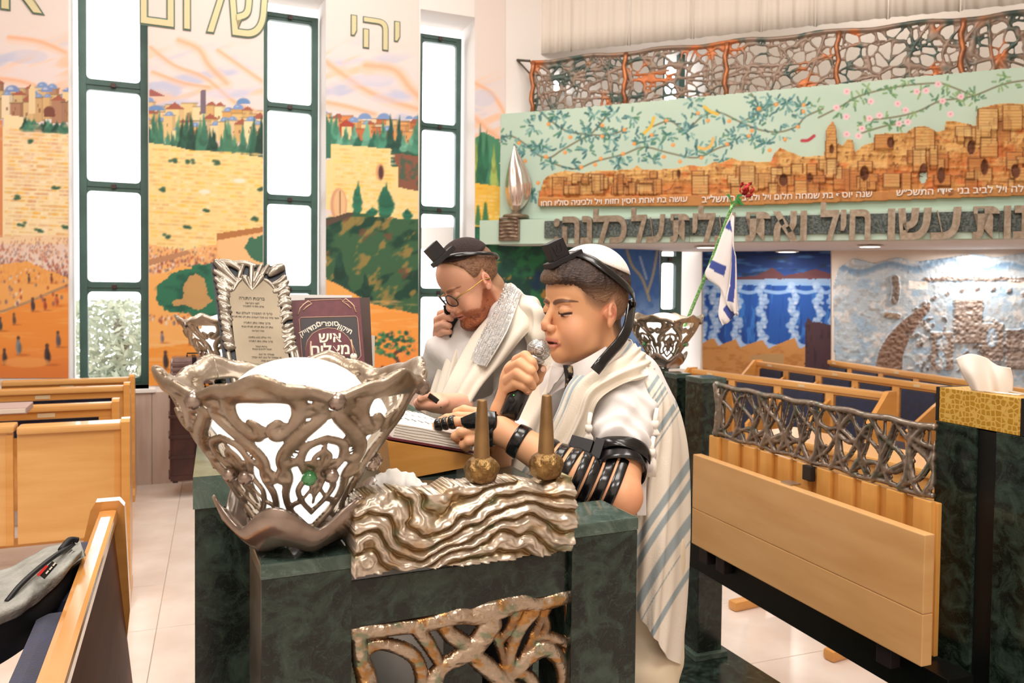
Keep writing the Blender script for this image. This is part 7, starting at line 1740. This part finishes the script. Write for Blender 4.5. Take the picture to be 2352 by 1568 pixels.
V, F = sculpt(lambda p: s_chain(p, [P(1290, 925, 1.80), P(1200, 1010, 1.72), P(1150, 1010, 1.60)], [.058, .048, .040], .02)+wrinkle(p, 70, .003), *bounds([P(1290, 925, 1.80), P(1150, 1010, 1.60), P(1200, 1080, 1.72)], .07), .006)
link('sleeve', mesh_np(V, F, True), M_shirt, boy)
def proj(Q):
    v = Q-CAM; z = v @ FW; return CX+(v @ RT)/z*F_PX, CY-(v @ UP)/z*F_PX
GREY = Canvas.rgb('#98A5AA'); CREAM = Canvas.rgb('#E9DFD0')
def shawl(name, ctrl, nu, nv, stripes, parent, fold=0, foldn=3, seed=0, thick=.0025, fn=None, foldfn=None, sc=None):
    me = patch(ctrl, nu, nv, thick, fold=fold, foldn=foldn, seed=seed, foldfn=foldfn)
    co = np.empty(len(me.vertices)*3); me.vertices.foreach_get('co', co); co = co.reshape(-1, 3); X, Y = proj(co)
    uu = np.tile(np.repeat(np.linspace(0, 1, nu), nv), 2); vv = np.tile(np.tile(np.linspace(0, 1, nv), nu), 2)
    c = np.tile(CREAM, (len(co), 1))
    for (a, w_) in stripes:
        s_ = fn(X, Y, uu, vv); c = mix(c, sc if sc is not None else GREY, smoothstep(w_*.5+w_*.08, w_*.5-w_*.08, np.abs(s_-a)))
    at = me.color_attributes.new('Col', 'FLOAT_COLOR', 'POINT'); c4 = np.ones((len(co), 4), np.float32); c4[:, :3] = srgb2lin(c); at.data.foreach_set('color', c4.ravel())
    return link(name, me, M_shawl, parent)
stf = lambda X, Y, u, v: Y+1.5*(X-1465)+.0012*np.clip(Y-1150, 0, 400)*(X-1465)*1.2
shawl('prayer_shawl', [[(1400, 842, 1.60), (1450, 822, 1.60), (1488, 836, 1.63), (1508, 858, 1.74)],
                       [(1480, 905, 1.54), (1508, 890, 1.535), (1532, 902, 1.60), (1546, 915, 1.75)],
                       [(1484, 1000, 1.53), (1512, 990, 1.52), (1550, 996, 1.59), (1570, 1005, 1.77)],
                       [(1455, 1110, 1.53), (1500, 1112, 1.51), (1552, 1115, 1.58), (1579, 1115, 1.79)],
                       [(1440, 1250, 1.53), (1496, 1250, 1.51), (1552, 1250, 1.57), (1581, 1250, 1.79)],
                       [(1440, 1345, 1.55), (1492, 1370, 1.53), (1546, 1400, 1.57), (1576, 1400, 1.79)],
                       [(1450, 1400, 1.56), (1495, 1450, 1.54), (1538, 1512, 1.57), (1566, 1530, 1.76)]], 280, 180,
      [(935, 16), (965, 7), (985, 14), (1003, 5), (1060, 22), (1085, 6), (1242, 30), (1292, 27), (1385, 40), (1440, 5), (1520, 24)], boy, fn=stf,
      foldfn=lambda U, V: .006*np.sin(V*14+U*3)*smoothstep(.1, .5, U)+.004*np.sin(V*30+U*8+1))
shawl('prayer_shawl', [[(1440, 782, 1.655), (1472, 800, 1.60), (1505, 852, 1.66)], [(1408, 812, 1.625), (1442, 828, 1.555), (1482, 866, 1.535)],
                       [(1355, 845, 1.60), (1388, 856, 1.525), (1430, 884, 1.515)], [(1312, 885, 1.575), (1342, 893, 1.515), (1378, 920, 1.50)],
                       [(1284, 945, 1.56), (1318, 955, 1.51), (1358, 968, 1.505)], [(1250, 1012, 1.55), (1288, 1020, 1.51), (1342, 1022, 1.50)],
                       [(1196, 1090, 1.54), (1242, 1096, 1.51), (1315, 1085, 1.50)]], 120, 60, [(.04, .05), (.13, .025), (.21, .03)], boy, fn=lambda X, Y, u, v: v, seed=4,
      foldfn=lambda U, V: .0075*np.sin(V*19+U*2.5)*smoothstep(0, .2, U)+.003*np.sin(V*43+U*6), sc=Canvas.rgb('#A3B2BC'))
shawl('prayer_shawl', [[(1262, 838, 1.70), (1280, 850, 1.66), (1298, 862, 1.655)], [(1232, 890, 1.69), (1256, 900, 1.645), (1280, 915, 1.65)], [(1196, 960, 1.68), (1226, 975, 1.63), (1262, 985, 1.64)],
                       [(1150, 1040, 1.66), (1196, 1060, 1.62), (1250, 1070, 1.63)], [(1140, 1120, 1.66), (1190, 1120, 1.62), (1240, 1120, 1.63)]], 60, 40, [(.9, .06)], boy, fn=lambda X, Y, u, v: v, foldfn=lambda U, V: .006*np.sin(V*15+U*2), sc=Canvas.rgb('#C3D0DA'))
# shawl behind the neck
shawl('prayer_shawl', [[(1385, 800, 1.72), (1420, 775, 1.72), (1446, 779, 1.68), (1452, 800, 1.62)], [(1370, 830, 1.70), (1415, 812, 1.68), (1460, 808, 1.64), (1480, 830, 1.60)], [(1350, 870, 1.70), (1420, 850, 1.66), (1480, 845, 1.63), (1508, 860, 1.64)]], 30, 30, [(.1, .05)], boy, fn=lambda X, Y, u, v: u)
M_tass = mat('tassel_yarn', '#F7F0E6', .9)
for (x, y, d_, ln) in ((1352, 975, 1.475, 1), (1497, 1030, 1.475, 1.5), (1505, 965, 1.50, .6)):
    mb = MB(); pts = [P(x+4, y-26, d_+.01), P(x+1, y-8, d_), P(x, y+4, d_)]; mb.tube(spline(pts, 4), .0045, 8)
    mb.lathe([(0, -.009), (.006, -.006), (.0075, 0), (.006, .006), (0, .009)], 12, loc=P(x, y+8, d_))
    for k in range(9): a = (k-4)*2.2; mb.tube([P(x, y+14, d_), P(x+a, y+30, d_-.002*k % 3*.001), P(x+a*1.3-3, y+14+34*ln, d_)], .0016, 5)
    mb.build('tassel', M_tass, boy)
# collar, tie
me = patch([[(1302, 842, 1.60), (1345, 822, 1.585), (1392, 795, 1.60)], [(1312, 862, 1.59), (1352, 842, 1.575), (1400, 812, 1.595)], [(1322, 884, 1.583), (1345, 868, 1.572), (1385, 838, 1.58)]], 16, 16, .003); link('collar', me, M_shirt, boy)
me = patch([[(1268, 838, 1.63), (1282, 842, 1.62), (1296, 845, 1.61)], [(1262, 862, 1.63), (1274, 866, 1.62), (1290, 862, 1.61)], [(1256, 905, 1.64), (1262, 900, 1.63), (1272, 880, 1.62)]], 14, 12, .003); link('collar', me, M_shirt, boy)
M_tie = mat('paisley_tie', '#15141A', .45, var='#8A7550', scale=70, thr=(.56, .6), detail=1)
me = patch([[(1293, 838, 1.60), (1308, 838, 1.59), (1326, 842, 1.60)], [(1296, 856, 1.592), (1308, 858, 1.582), (1322, 860, 1.592)], [(1298, 872, 1.595), (1306, 874, 1.588), (1316, 872, 1.595)], [(1296, 905, 1.59), (1308, 910, 1.58), (1326, 898, 1.59)]], 20, 12, .006); link('tie', me, M_tie, boy)
me = patch([[(1268, 905, 1.625), (1295, 890, 1.615), (1325, 880, 1.61)], [(1262, 950, 1.62), (1290, 940, 1.60), (1320, 925, 1.60)], [(1255, 1010, 1.62), (1280, 1000, 1.60), (1300, 985, 1.60)]], 12, 12, .003); link('vest', me, mat('grey_vest', '#8F8D8B', .8), boy)
# trousers and shoes
def trousers(p):
    d = s_cap(p, P(1470, 1250, 1.70), P(1490, 1500, 1.70), .095, .075); k1 = P(1490, 1500, 1.70)
    a = k1*[1, 1, 0]+Z3*(ZP+.07)
    d = smin(d, s_cap(p, k1+np.array([-.02, -.05, 0]), a+np.array([-.02, -.05, 0]), .07, .055), .02); return smin(d, s_cap(p, k1+np.array([-.03, .09, 0]), a+np.array([-.03, .09, 0]), .07, .055), .02)+wrinkle(p, 35, .002)
k1 = P(1490, 1500, 1.70)*[1, 1, 0]; V, F = sculpt(trousers, (k1[0]-.2, k1[1]-.2, ZP+.03), (k1[0]+.2, k1[1]+.25, 1.15), .01); link('trousers', mesh_np(V, F, True), mat('cream_trousers', '#E4D3B8', .8), boy)
for dy in (-.05, .09):
    mb = MB(); c = k1+np.array([-.06, dy, ZP+.035]); V = []
    V, F = sculpt(lambda p: smax(s_ell(p, c, (.13, .045, .045)), -(p[:, 2]-(ZP+.003)), .004), c-[.15, .07, .06], c+[.15, .07, .07], .008); link('shoe', mesh_np(V, F, True), M_blk, boy)
# prayer book tucked under the arm (only its edge shows)
mb = MB(); Mx = plane_frame(P(1468, 1120, 1.50), RT, -FW); mb.bbox(-.006, -.05, -.01, .012, .04, .01, .002, Mx); meta(mb.build('shawl_label', M_shirt, boy))

# microphone
mic = empty('microphone', M1, 'black wireless microphone with silver mesh head held by the boy', 'microphone')
axm = (M0-M1)/np.linalg.norm(M0-M1)
def axis_matrix(o, z):
    z = z/np.linalg.norm(z); x = np.cross([0, 0, 1.0], z); x = x/np.linalg.norm(x) if np.linalg.norm(x) > 1e-6 else np.array([1.0, 0, 0]); y = np.cross(z, x); M = Matrix.Identity(4)
    for i in range(3): M[i][0] = x[i]; M[i][1] = y[i]; M[i][2] = z[i]; M[i][3] = o[i]
    return M
Lm = np.linalg.norm(M0-M1); Am = axis_matrix(M1, axm)
mb = MB(); mb.lathe([(0, -.006), (.016, -.006), (.0192, -.002), (.0192, .028), (.0196, .030), (.0192, .032), (.0180, Lm*.55), (.0150, Lm-.03), (.0125, Lm-.022), (0, Lm-.022)], 32, M=Am); mb.build('body', mat('mic_black', '#101012', .28, coat=.3), mic)
mb = MB(); mb.lathe([(.0125, Lm-.024), (.0190, Lm-.016), (.0190, Lm-.012), (.0125, Lm-.010)], 32, M=Am); mb.build('collar_ring', mat('mic_ring', '#B9B6B2', .25, .9), mic)
def grille_mat():
    m = mat('mic_mesh', '#C9C6C2', .3, .85); nt = m.node_tree; b = nt.nodes['Principled BSDF']; L = nt.links.new
    uv = nt.nodes.new('ShaderNodeTexCoord'); v = nt.nodes.new('ShaderNodeTexVoronoi'); v.inputs['Scale'].default_value = 420; v.inputs['Randomness'].default_value = .15
    L(uv.outputs['Object'], v.inputs['Vector']); r = nt.nodes.new('ShaderNodeValToRGB'); L(v.outputs['Distance'], r.inputs[0])
    r.color_ramp.elements[0].position = .38; r.color_ramp.elements[0].color = (*lin('#2A2827'), 1); r.color_ramp.elements[1].position = .46; r.color_ramp.elements[1].color = (*lin('#D6D3CF'), 1)
    L(r.outputs[0], b.inputs['Base Color']); bp = nt.nodes.new('ShaderNodeBump'); bp.inputs['Strength'].default_value = .6; bp.inputs['Distance'].default_value = .0006; L(r.outputs[0], bp.inputs['Height']); L(bp.outputs[0], b.inputs['Normal']); return m
mb = MB(); mb.lathe([(.0150, Lm-.014)]+[(.0225*math.cos(t), Lm+.003+.0215*math.sin(t)) for t in np.linspace(-.75, math.pi/2-.02, 14)]+[(0, Lm+.0245)], 36, M=Am); mb.build('mesh_head', grille_mat(), mic)
mb = MB(); mb.tube([Am @ Vector((.0228*math.cos(a), .0228*math.sin(a), Lm+.002)) for a in np.linspace(0, 2*math.pi, 33)[:-1]], .0011, 6, closed=True); mb.build('mesh_band', mat('mic_ring'), mic)
bt = hit(1174, 919, mt_(.8)-FW*.0192, -FW); mb = MB(); mb.lathe([(0, 0), (.0055, 0), (.0055, .0016), (.0045, .0022), (.0, .0018)], 20, M=plane_frame(bt, RT, -FW)); mb.build('button', mat('mic_button', '#1D1D20', .35), mic)
bt = hit(1180, 907, mt_(.72)-FW*.0190, -FW); mb = MB(); mb.lathe([(0, 0), (.0014, 0), (.001, .001), (0, .0012)], 10, M=plane_frame(bt, RT, -FW)); mb.build('indicator', mat('green_led', '#3FBF4A', .3, emit=1.2), mic)

# ======== the man ========
man = empty('person', P(1150, 1350, 2.5)*[1, 1, 0]+Z3*ZP, 'bearded man in glasses and dark skullcap, head bowed, talking on a phone', 'person')
HM = Head(math.radians(27), math.radians(35), (-.010, .078, -.006), P(1120, 645, 2.28), 1.02, man=True, sx=.95, neck=P(1140, 760, 2.42))
def man_line(x): return np.interp(x, [-.1, -.05, -.032, -.018, .010, .020, .030, .045, .07, .12], [-.075, -.070, -.045, .022, .010, .014, .050, .075, .098, .12])
def man_cols(V):
    c = skin_cols(V, True); x, y, z = V[:, 0], np.abs(V[:, 1]), V[:, 2]; dE = np.sqrt((x+.010)**2+(y-.078)**2*.3+(z+.006)**2)
    c = mix(c, Canvas.rgb('#A07A5C'), smoothstep(-.012, .02, z-man_line(x))*smoothstep(.021, .027, dE)*.85)
    zb = np.interp(x, [-.03, .0, .02, .045, .07, .09, .12], [-.045, -.012, -.036, -.062, -.052, -.047, -.047]); br = smoothstep(.006, -.006, z-zb+.004*vnoise(x*300, z*300, 8))*(z > -.125)*smoothstep(-.022, -.006, x)*smoothstep(.021, .027, dE)
    lip = (np.abs(z+.0605) < .009)*(y < .022)*(x > .085)
    c = mix(c, Canvas.rgb('#A35A3A'), br*(1-lip*.9)*.9); return c
Vh, Fh, Ch = head_mesh(HM, .0019, man_cols)
def man_hair(p):
    x, y, z = p[:, 0], np.abs(p[:, 1]), p[:, 2]; s_ = z-man_line(x); n_ = np.sin(x*300+y*200+z*260)*.5+np.sin(z*420+x*160)*.5
    return HM.skull(p)-smoothstep(.0, .02, s_)*(.0035+.0006*n_)+.0016
V, F = sculpt(man_hair, (-.12, -.095, -.09), (.125, .095, .14), .003)
hc = mix(np.tile(Canvas.rgb('#8A6448'), (len(V), 1)), Canvas.rgb('#6A4630'), smoothstep(-.2, .5, vnoise(V[:, 0]*200, V[:, 2]*200, 4))); link('hair', mesh_np(HM.w(V), F, True, srgb2lin(hc)), M_hair, man)
def beard(p):
    x, y, z = p[:, 0], np.abs(p[:, 1]), p[:, 2]; zb = np.interp(x, [-.03, .0, .02, .045, .07, .12], [-.06, -.045, -.052, -.068, -.066, -.062])
    dE = np.sqrt((x+.010)**2+(y-.078)**2*.3+(z+.006)**2); t = smoothstep(.008, -.018, z-zb)*smoothstep(-.020, .004, x)*smoothstep(.026, .034, dE)*(.0028+.013*smoothstep(-.065, -.10, z)*smoothstep(.03, .08, x))
    lip = np.exp(-((z+.062)/.010)**2)*np.exp(-(y/.018)**2)*(x > .08)
    n_ = np.sin(x*500+y*330)*.5+np.sin(z*300+y*480+x*200)*.5; t = t*(1-.95*lip)+.0009*n_*(t > .002)
    return HM.face(p)-t+.0014
V, F = sculpt(beard, (-.04, -.085, -.14), (.125, .085, -.03), .0025)
k_ = vnoise(V[:, 1]*220+V[:, 0]*90, V[:, 2]*90, 6); hc = mix(np.tile(Canvas.rgb('#A8603C'), (len(V), 1)), Canvas.rgb('#7E4028'), smoothstep(-.1, .5, k_)); hc = mix(hc, Canvas.rgb('#C07E58'), smoothstep(-.06, -.045, V[:, 2])*.6); link('beard', mesh_np(HM.w(V), F, True, srgb2lin(hc)), M_hair, man)
skullcap(HM, (-.22, .03, .97), math.radians(54), .010, mat('dark_brown_cap', '#2E1F1D', .9, bump=.4, bscale=200), man)
for sg_ in (1, -1): head_strap(HM, [(.62, sg_*.04, .78), (.42, sg_*.40, .78), (.10, sg_*.66, .66), (-.28, sg_*.74, .44), (-.62, sg_*.62, .18), (-.90, sg_*.25, -.08), (-.96, 0, -.16)], .0125, .0125, man)
cube_box((1000, 614), (1043, 574), 2.20, 2.22, .040, np.array([-.62, -.15, .72]), man, .06, .014)
# glasses
M_gls = mat('dark_tortoise_frame', '#1E1A1E', .25); M_gold = mat('gold_temple', '#C9A45A', .3, .8)
gls = empty('glasses_tmp', HM.o); bpy.data.objects.remove(gls)
for sy in (1, -1):
    c = np.array([.1025, sy*.0335, -.003]); n = np.array([1, sy*.25, -.12]); n = n/np.linalg.norm(n); u = np.cross([0, 0, 1.0], n); u /= np.linalg.norm(u); v = np.cross(n, u)
    pts = [HM.w(c+u*.0235*math.cos(a)+v*(.0195*math.sin(a)-.002*math.cos(2*a))) for a in np.linspace(0, 2*math.pi, 33)[:-1]]
    mb = MB(); mb.tube(pts, .0019, 6, closed=True); rim = mb.build('glasses_rim', M_gls, man)
    mb = MB(); mb.add(pts, [tuple(range(32))]); mb.build('lens', glass_mat('lens_glass', (.96, .97, 1), .12), rim)
    mb = MB(); mb.tube([HM.w(c+u*.023*sy+v*.006+n*0) if 0 else HM.w((.098, sy*.058, .004)), HM.w((.05, sy*.074, .004)), HM.w((.0, sy*.0795, .006)), HM.w((-.02, sy*.080, -.004))], .0021, 6); mb.build('glasses_temple', M_gold, man)
mb = MB(); mb.tube([HM.w((.107, .011, .002)), HM.w((.112, 0, .005)), HM.w((.107, -.011, .002))], .0018, 6); mb.build('glasses_bridge', M_gls, man)
# hands
def mhand(p):
    d = s_ell(p, P(1020, 765, 2.490), (.036, .030, .042)); d = smin(d, s_cap(p, P(1020, 778, 2.500), P(1012, 838, 2.570), .030, .030), .015)
    for pts in ([P(1008, 743, 2.480), P(1012, 720, 2.440), P(1030, 714, 2.400), P(1044, 724, 2.390)], [P(1004, 756, 2.470), P(1004, 734, 2.420), P(1020, 726, 2.385), P(1036, 732, 2.380)],
                [P(1004, 770, 2.470), P(1004, 750, 2.415), P(1018, 744, 2.380), P(1032, 748, 2.375)], [P(1008, 783, 2.470), P(1010, 766, 2.425), P(1020, 760, 2.390), P(1032, 762, 2.385)],
                [P(1030, 783, 2.490), P(1044, 770, 2.460), P(1052, 756, 2.430), P(1052, 746, 2.420)]):
        d = smin(d, s_chain(p, pts, [.0125, .0115, .0105, .0090], .003), .005)
    return d
V1, F1 = sculpt(mhand, *bounds([P(1000, 705, 2.43), P(1055, 838, 2.58), P(1000, 760, 2.37)], .035), .0028)
def mhand2(p):
    d = s_ell(p, P(990, 925, 2.02), (.045, .035, .020))
    for k, (x, y) in enumerate(((966, 912), (962, 919), (960, 926), (962, 933))): d = smin(d, s_chain(p, [P(985, y-2, 2.0+.012*k), P(974, y-3, 1.985+.012*k), P(x, y+3, 1.985+.012*k)], [.0115, .0105, .009], .003), .005)
    return smin(d, s_cap(p, P(1000, 925, 2.03), P(1060, 930, 2.12), .026, .032), .01)
V2, F2 = sculpt(mhand2, *bounds([P(960, 905, 2.0), P(1065, 940, 2.14), P(985, 940, 1.97)], .04), .0032)
mc = lambda V: srgb2lin(mix(np.tile(Canvas.rgb('#EDB79C'), (len(V), 1)), Canvas.rgb('#DF9A80'), smoothstep(-.2, .6, vnoise(V[:, 0]*50, V[:, 2]*50, 5))*.6))
Vb, Fb_, Cb_ = join([(Vh, Fh, Ch), (V1, F1, mc(V1)), (V2, F2, mc(V2))]); link('body', mesh_np(Vb, Fb_, True, Cb_), M_skin, man)
mb = MB(); p_ = np.array(spline([P(985, 908, 1.985), P(1000, 918, 1.99), P(1016, 932, 2.0)], 6)); link('hand_strap', ribbon(p_, np.tile(-FW+UP*.8, (len(p_), 1)), .014), M_strap, man)
phn = empty('mobile_phone', P(1040, 740, 2.42), 'black mobile phone held to the bearded man\'s mouth', 'phone')
Mx = plane_frame(P(1040, 735, 2.405), -RT*.35+UP*.9-FW*.1, -FW*.55+RT*.8); mb = MB(); mb.bbox(-.055, -.027, -.005, .055, .027, .005, .004, Mx); mb.build('case', mat('phone_black', '#0E0E12', .2), phn)
mb = MB(); mb.bbox(-.052, -.024, .0049, .052, .024, .0056, .0003, Mx); mb.build('screen', mat('phone_screen', '#050507', .05), phn)
# clothes
def mtorso(p):
    d = s_ell(p, P(1150, 830, 2.50), (.20, .17, .19)); d = smin(d, s_cap(p, P(1150, 830, 2.50), P(1165, 1250, 2.55), .165, .17), .08)
    d = smin(d, s_chain(p, [P(1178, 745, 2.36), P(1200, 870, 2.27), P(1160, 960, 2.22), P(1070, 935, 2.14)], [.085, .070, .058, .046], .03), .03)
    d = smin(d, s_chain(p, [P(1085, 760, 2.66), P(1010, 880, 2.60), P(1000, 860, 2.50), P(1010, 805, 2.44)], [.08, .062, .054, .046], .03), .03)
    return d+wrinkle(p, 45, .005)
V, F = sculpt(mtorso, *bounds([P(960, 660, 2.6), P(1300, 1250, 2.3), P(1200, 1250, 2.7)], .08), .0095); link('shirt', mesh_np(V, F, True), M_shirt, man)
CW = Canvas.rgb('#F3E9D2')
shawl('prayer_shawl', [[(1150, 662, 2.42), (1168, 648, 2.34), (1196, 668, 2.28), (1232, 700, 2.34)], [(1125, 720, 2.36), (1155, 715, 2.26), (1195, 715, 2.20), (1245, 730, 2.26)],
                       [(1085, 775, 2.30), (1125, 770, 2.20), (1165, 765, 2.16), (1205, 770, 2.17)], [(1055, 830, 2.26), (1090, 835, 2.16), (1125, 835, 2.13), (1160, 830, 2.15)],
                       [(1030, 880, 2.22), (1062, 885, 2.13), (1090, 890, 2.11), (1110, 885, 2.13)], [(1005, 935, 2.20), (1040, 935, 2.12), (1065, 935, 2.10), (1080, 932, 2.12)]], 80, 50, [], man, fn=lambda X, Y, u, v: v, foldfn=lambda U, V: .006*np.sin(V*16+U*2))
shawl('prayer_shawl', [[(1045, 752, 2.50), (1060, 760, 2.44), (1078, 775, 2.42)], [(1030, 800, 2.46), (1045, 805, 2.38), (1068, 810, 2.36)], [(1010, 850, 2.42), (1030, 855, 2.33), (1056, 858, 2.32)], [(990, 915, 2.38), (1015, 920, 2.29), (1045, 920, 2.28)], [(985, 960, 2.38), (1010, 960, 2.29), (1040, 960, 2.28)]], 60, 40, [], man, fn=lambda X, Y, u, v: v, foldfn=lambda U, V: .009*np.sin(V*22+U*2))
shawl('prayer_shawl', [[(1168, 650, 2.36), (1200, 668, 2.26), (1228, 690, 2.30), (1262, 725, 2.40)], [(1195, 700, 2.24), (1222, 706, 2.18), (1250, 722, 2.24), (1275, 755, 2.38)], [(1205, 770, 2.20), (1228, 780, 2.17), (1262, 790, 2.23), (1290, 800, 2.38)], [(1205, 850, 2.22), (1235, 860, 2.18), (1270, 870, 2.24), (1300, 870, 2.40)], [(1205, 960, 2.24), (1240, 960, 2.20), (1280, 960, 2.26), (1310, 960, 2.4)]], 50, 40, [], man, fn=lambda X, Y, u, v: v, foldfn=lambda U, V: .007*np.sin(V*12+U*6)+.004*np.sin(U*30))
# jewelled neckband
band = [[(1162, 650, 2.315), (1180, 660, 2.262), (1197, 676, 2.25)], [(1140, 702, 2.27), (1160, 708, 2.215), (1182, 716, 2.185)], [(1118, 745, 2.235), (1140, 752, 2.18), (1165, 758, 2.14)], [(1096, 790, 2.20), (1118, 797, 2.145), (1142, 800, 2.12)], [(1084, 826, 2.185), (1098, 838, 2.135), (1116, 842, 2.11)]]
nb = link('neckband', patch(band, 50, 24, .003), mat('silver_cloth', '#DAD6D0', .35, .4), man)
G = np.array([[P(*c) for c in row] for row in band]); A_ = cr_matrix(5, 46); B2 = cr_matrix(3, 11); Q = np.einsum('ai,bj,ijk->abk', A_, B2, G); N = np.cross(np.gradient(Q, axis=0), np.gradient(Q, axis=1)); N /= np.linalg.norm(N, axis=2, keepdims=True)
if np.dot(N[20, 5], CAM-Q[20, 5]) < 0: N = -N
mb = MB(); r = np.random.RandomState(6)
for i in range(1, 45):
    for j in range(1, 10):
        if r.rand() < .12: continue
        q = Q[i, j]; n = N[i, j]; t = (Q[i+1, j]-Q[i-1, j]); t /= np.linalg.norm(t); s_ = r.uniform(.0026, .005); l_ = r.uniform(.003, .0085) if j % 3 else .005
        Mx = plane_frame(q+n*.0035, t, n); V = [Mx @ Vector(v) for v in ((-l_/2, -s_/2, -.001), (l_/2, -s_/2, -.001), (l_/2, s_/2, -.001), (-l_/2, s_/2, -.001), (-l_/3, -s_/3, .0025), (l_/3, -s_/3, .0025), (l_/3, s_/3, .0025), (-l_/3, s_/3, .0025))]; mb.box8(V)
meta(mb.build('crystals', mat('crystal', '#F2F4F6', .06, .5, coat=.5), nb), kind='stuff')
M_dk = mat('dark_suit_lining', '#1B2A26', .7)
me = patch([[(1083, 762, 2.43), (1092, 765, 2.40)], [(1060, 830, 2.40), (1072, 835, 2.36)], [(1030, 900, 2.37), (1045, 905, 2.32)], [(1015, 950, 2.36), (1030, 950, 2.31)]], 20, 6, .003); link('jacket_edge', me, M_dk, man)
def mtrs(p): k = P(1165, 1250, 2.55); a = k*[1, 1, 0]; return smin(smin(s_cap(p, k, k-Z3*.15, .16, .13), s_cap(p, k-Z3*.12+[0, -.09, 0], a+[0, -.09, ZP+.06], .10, .065), .03), s_cap(p, k-Z3*.12+[0, .09, 0], a+[0, .09, ZP+.06], .10, .065), .03)
k = P(1165, 1250, 2.55); V, F = sculpt(mtrs, (k[0]-.25, k[1]-.3, ZP), (k[0]+.25, k[1]+.3, k[2]+.2), .016); link('trousers', mesh_np(V, F, True), mat('black_trousers', '#16161A', .8), man)
for dy in (-.09, .09):
    c = k*[1, 1, 0]+np.array([-.06, dy, ZP+.035]); V, F = sculpt(lambda p: smax(s_ell(p, c, (.14, .05, .05)), -(p[:, 2]-(ZP+.003)), .004), c-[.17, .08, .06], c+[.17, .08, .07], .01); link('shoe', mesh_np(V, F, True), M_blk, man)

# ---------------- flag and rose in the far bowl lamp ----------------
f0, f1 = P(1573, 748, 3.60), P(1683, 468, 3.52)
rose = empty('artificial_rose', f0, 'red artificial rose on a long green glittery stem standing in the far bowl lamp', 'flower')
mb = MB(); mb.tube(spline([f0-(f1-f0)*.25, f0, (f0+f1)/2+np.array([.004, 0, 0]), f1], 6), .0075, 8); mb.build('stem', mat('glitter_green', '#4E9A4A', .25, .3, var='#BFE0A0', scale=220, thr=(.5, .6)), rose)
mb = MB(); r = np.random.RandomState(8); cr = P(1717, 438, 3.52)
for k in range(38):
    a = r.normal(size=3); a /= np.linalg.norm(a); c = cr+a*.031*r.uniform(.4, 1.2); b_3 = np.cross(a, r.normal(size=3)); b_3 /= np.linalg.norm(b_3); t_ = np.cross(a, b_3); s_ = .014
    V = [c-b_3*s_, c-t_*s_*.7+a*.004, c+b_3*s_+a*.008, c+t_*s_*.7+a*.004, c+a*.010+b_3*.002]; mb.add(V, [(0, 1, 4), (1, 2, 4), (2, 3, 4), (3, 0, 4), (0, 3, 2, 1)], True)
mb.build('petals', mat('red_petals', '#D8161E', .6, var='#8E0A14', scale=60), rose)
for (x0, y0, x1, y1, x2, y2) in ((1683, 468, 1694, 452, 1706, 447), (1683, 462, 1698, 464, 1710, 470), (1684, 464, 1676, 452, 1668, 446), (1690, 456, 1700, 462, 1704, 454)):
    me = patch([[(x0, y0, 3.52), ((x0+x1)/2, y0-3, 3.515), (x1, y1-6, 3.52), (x2, y2, 3.52)], [(x0, y0+1, 3.52), ((x0+x1)/2, y0+6, 3.515), (x1, y1+6, 3.52), (x2, y2+1, 3.52)]], 8, 12, .002); link('leaf', me, mat('rose_leaf', '#3E8A44', .45), rose)
flg = empty('flag', P(1680, 480, 3.50), 'white flag with blue stripes and star hanging folded from the green stem', 'flag')
def flagcol(name, ctrl, polys, nu=60, nv=40):
    me = patch(ctrl, nu, nv, .002, foldfn=lambda U, V: .004*np.sin(V*9+U*3)); co = np.empty(len(me.vertices)*3); me.vertices.foreach_get('co', co); co = co.reshape(-1, 3); X, Y = proj(co); c = np.tile(Canvas.rgb('#F4EDEC'), (len(co), 1))
    for pts in polys:
        ins = np.zeros(X.shape, bool)
        for i in range(len(pts)):
            xa, ya = pts[i]; xb, yb = pts[(i+1) % len(pts)]
            if ya != yb: ins ^= ((ya > Y) != (yb > Y)) & (X < (xb-xa)*(Y-ya)/(yb-ya)+xa)
        c[ins] = Canvas.rgb('#3E4F9E')
    at = me.color_attributes.new('Col', 'FLOAT_COLOR', 'POINT'); c4 = np.ones((len(co), 4), np.float32); c4[:, :3] = srgb2lin(c); at.data.foreach_set('color', c4.ravel()); link(name, me, mat('flag_cloth', '#ffffff', .7, vcol=True), flg)
flagcol('cloth', [[(1680, 488, 3.49), (1683, 492, 3.49), (1686, 500, 3.49)], [(1660, 535, 3.50), (1672, 540, 3.48), (1686, 560, 3.49)], [(1640, 590, 3.51), (1662, 600, 3.48), (1690, 610, 3.50)], [(1620, 630, 3.52), (1655, 648, 3.49), (1692, 660, 3.51)], [(1655, 660, 3.51), (1662, 675, 3.49), (1690, 700, 3.51)], [(1654, 690, 3.51), (1668, 698, 3.49), (1694, 722, 3.51)], [(1650, 722, 3.50), (1668, 736, 3.49), (1693, 718, 3.51)], [(1660, 748, 3.50), (1668, 742, 3.50), (1680, 735, 3.51)]],
        [[(1665, 522), (1677, 503), (1682, 533)], [(1634, 596), (1669, 610), (1663, 635), (1628, 615)], [(1660, 710), (1673, 695), (1690, 726), (1677, 735)]], 110, 60)
flagcol('cloth', [[(1684, 530, 3.47), (1686, 560, 3.47), (1690, 600, 3.47)], [(1681, 600, 3.475), (1688, 600, 3.46), (1690, 620, 3.47)], [(1676, 650, 3.48), (1686, 650, 3.46), (1694, 660, 3.47)], [(1668, 690, 3.48), (1684, 694, 3.46), (1696, 700, 3.47)], [(1680, 715, 3.48), (1688, 720, 3.46), (1697, 712, 3.47)]], [[(1682, 560), (1689, 590), (1689, 650), (1685, 696), (1670, 690), (1677, 655), (1680, 610)]], 60, 30)
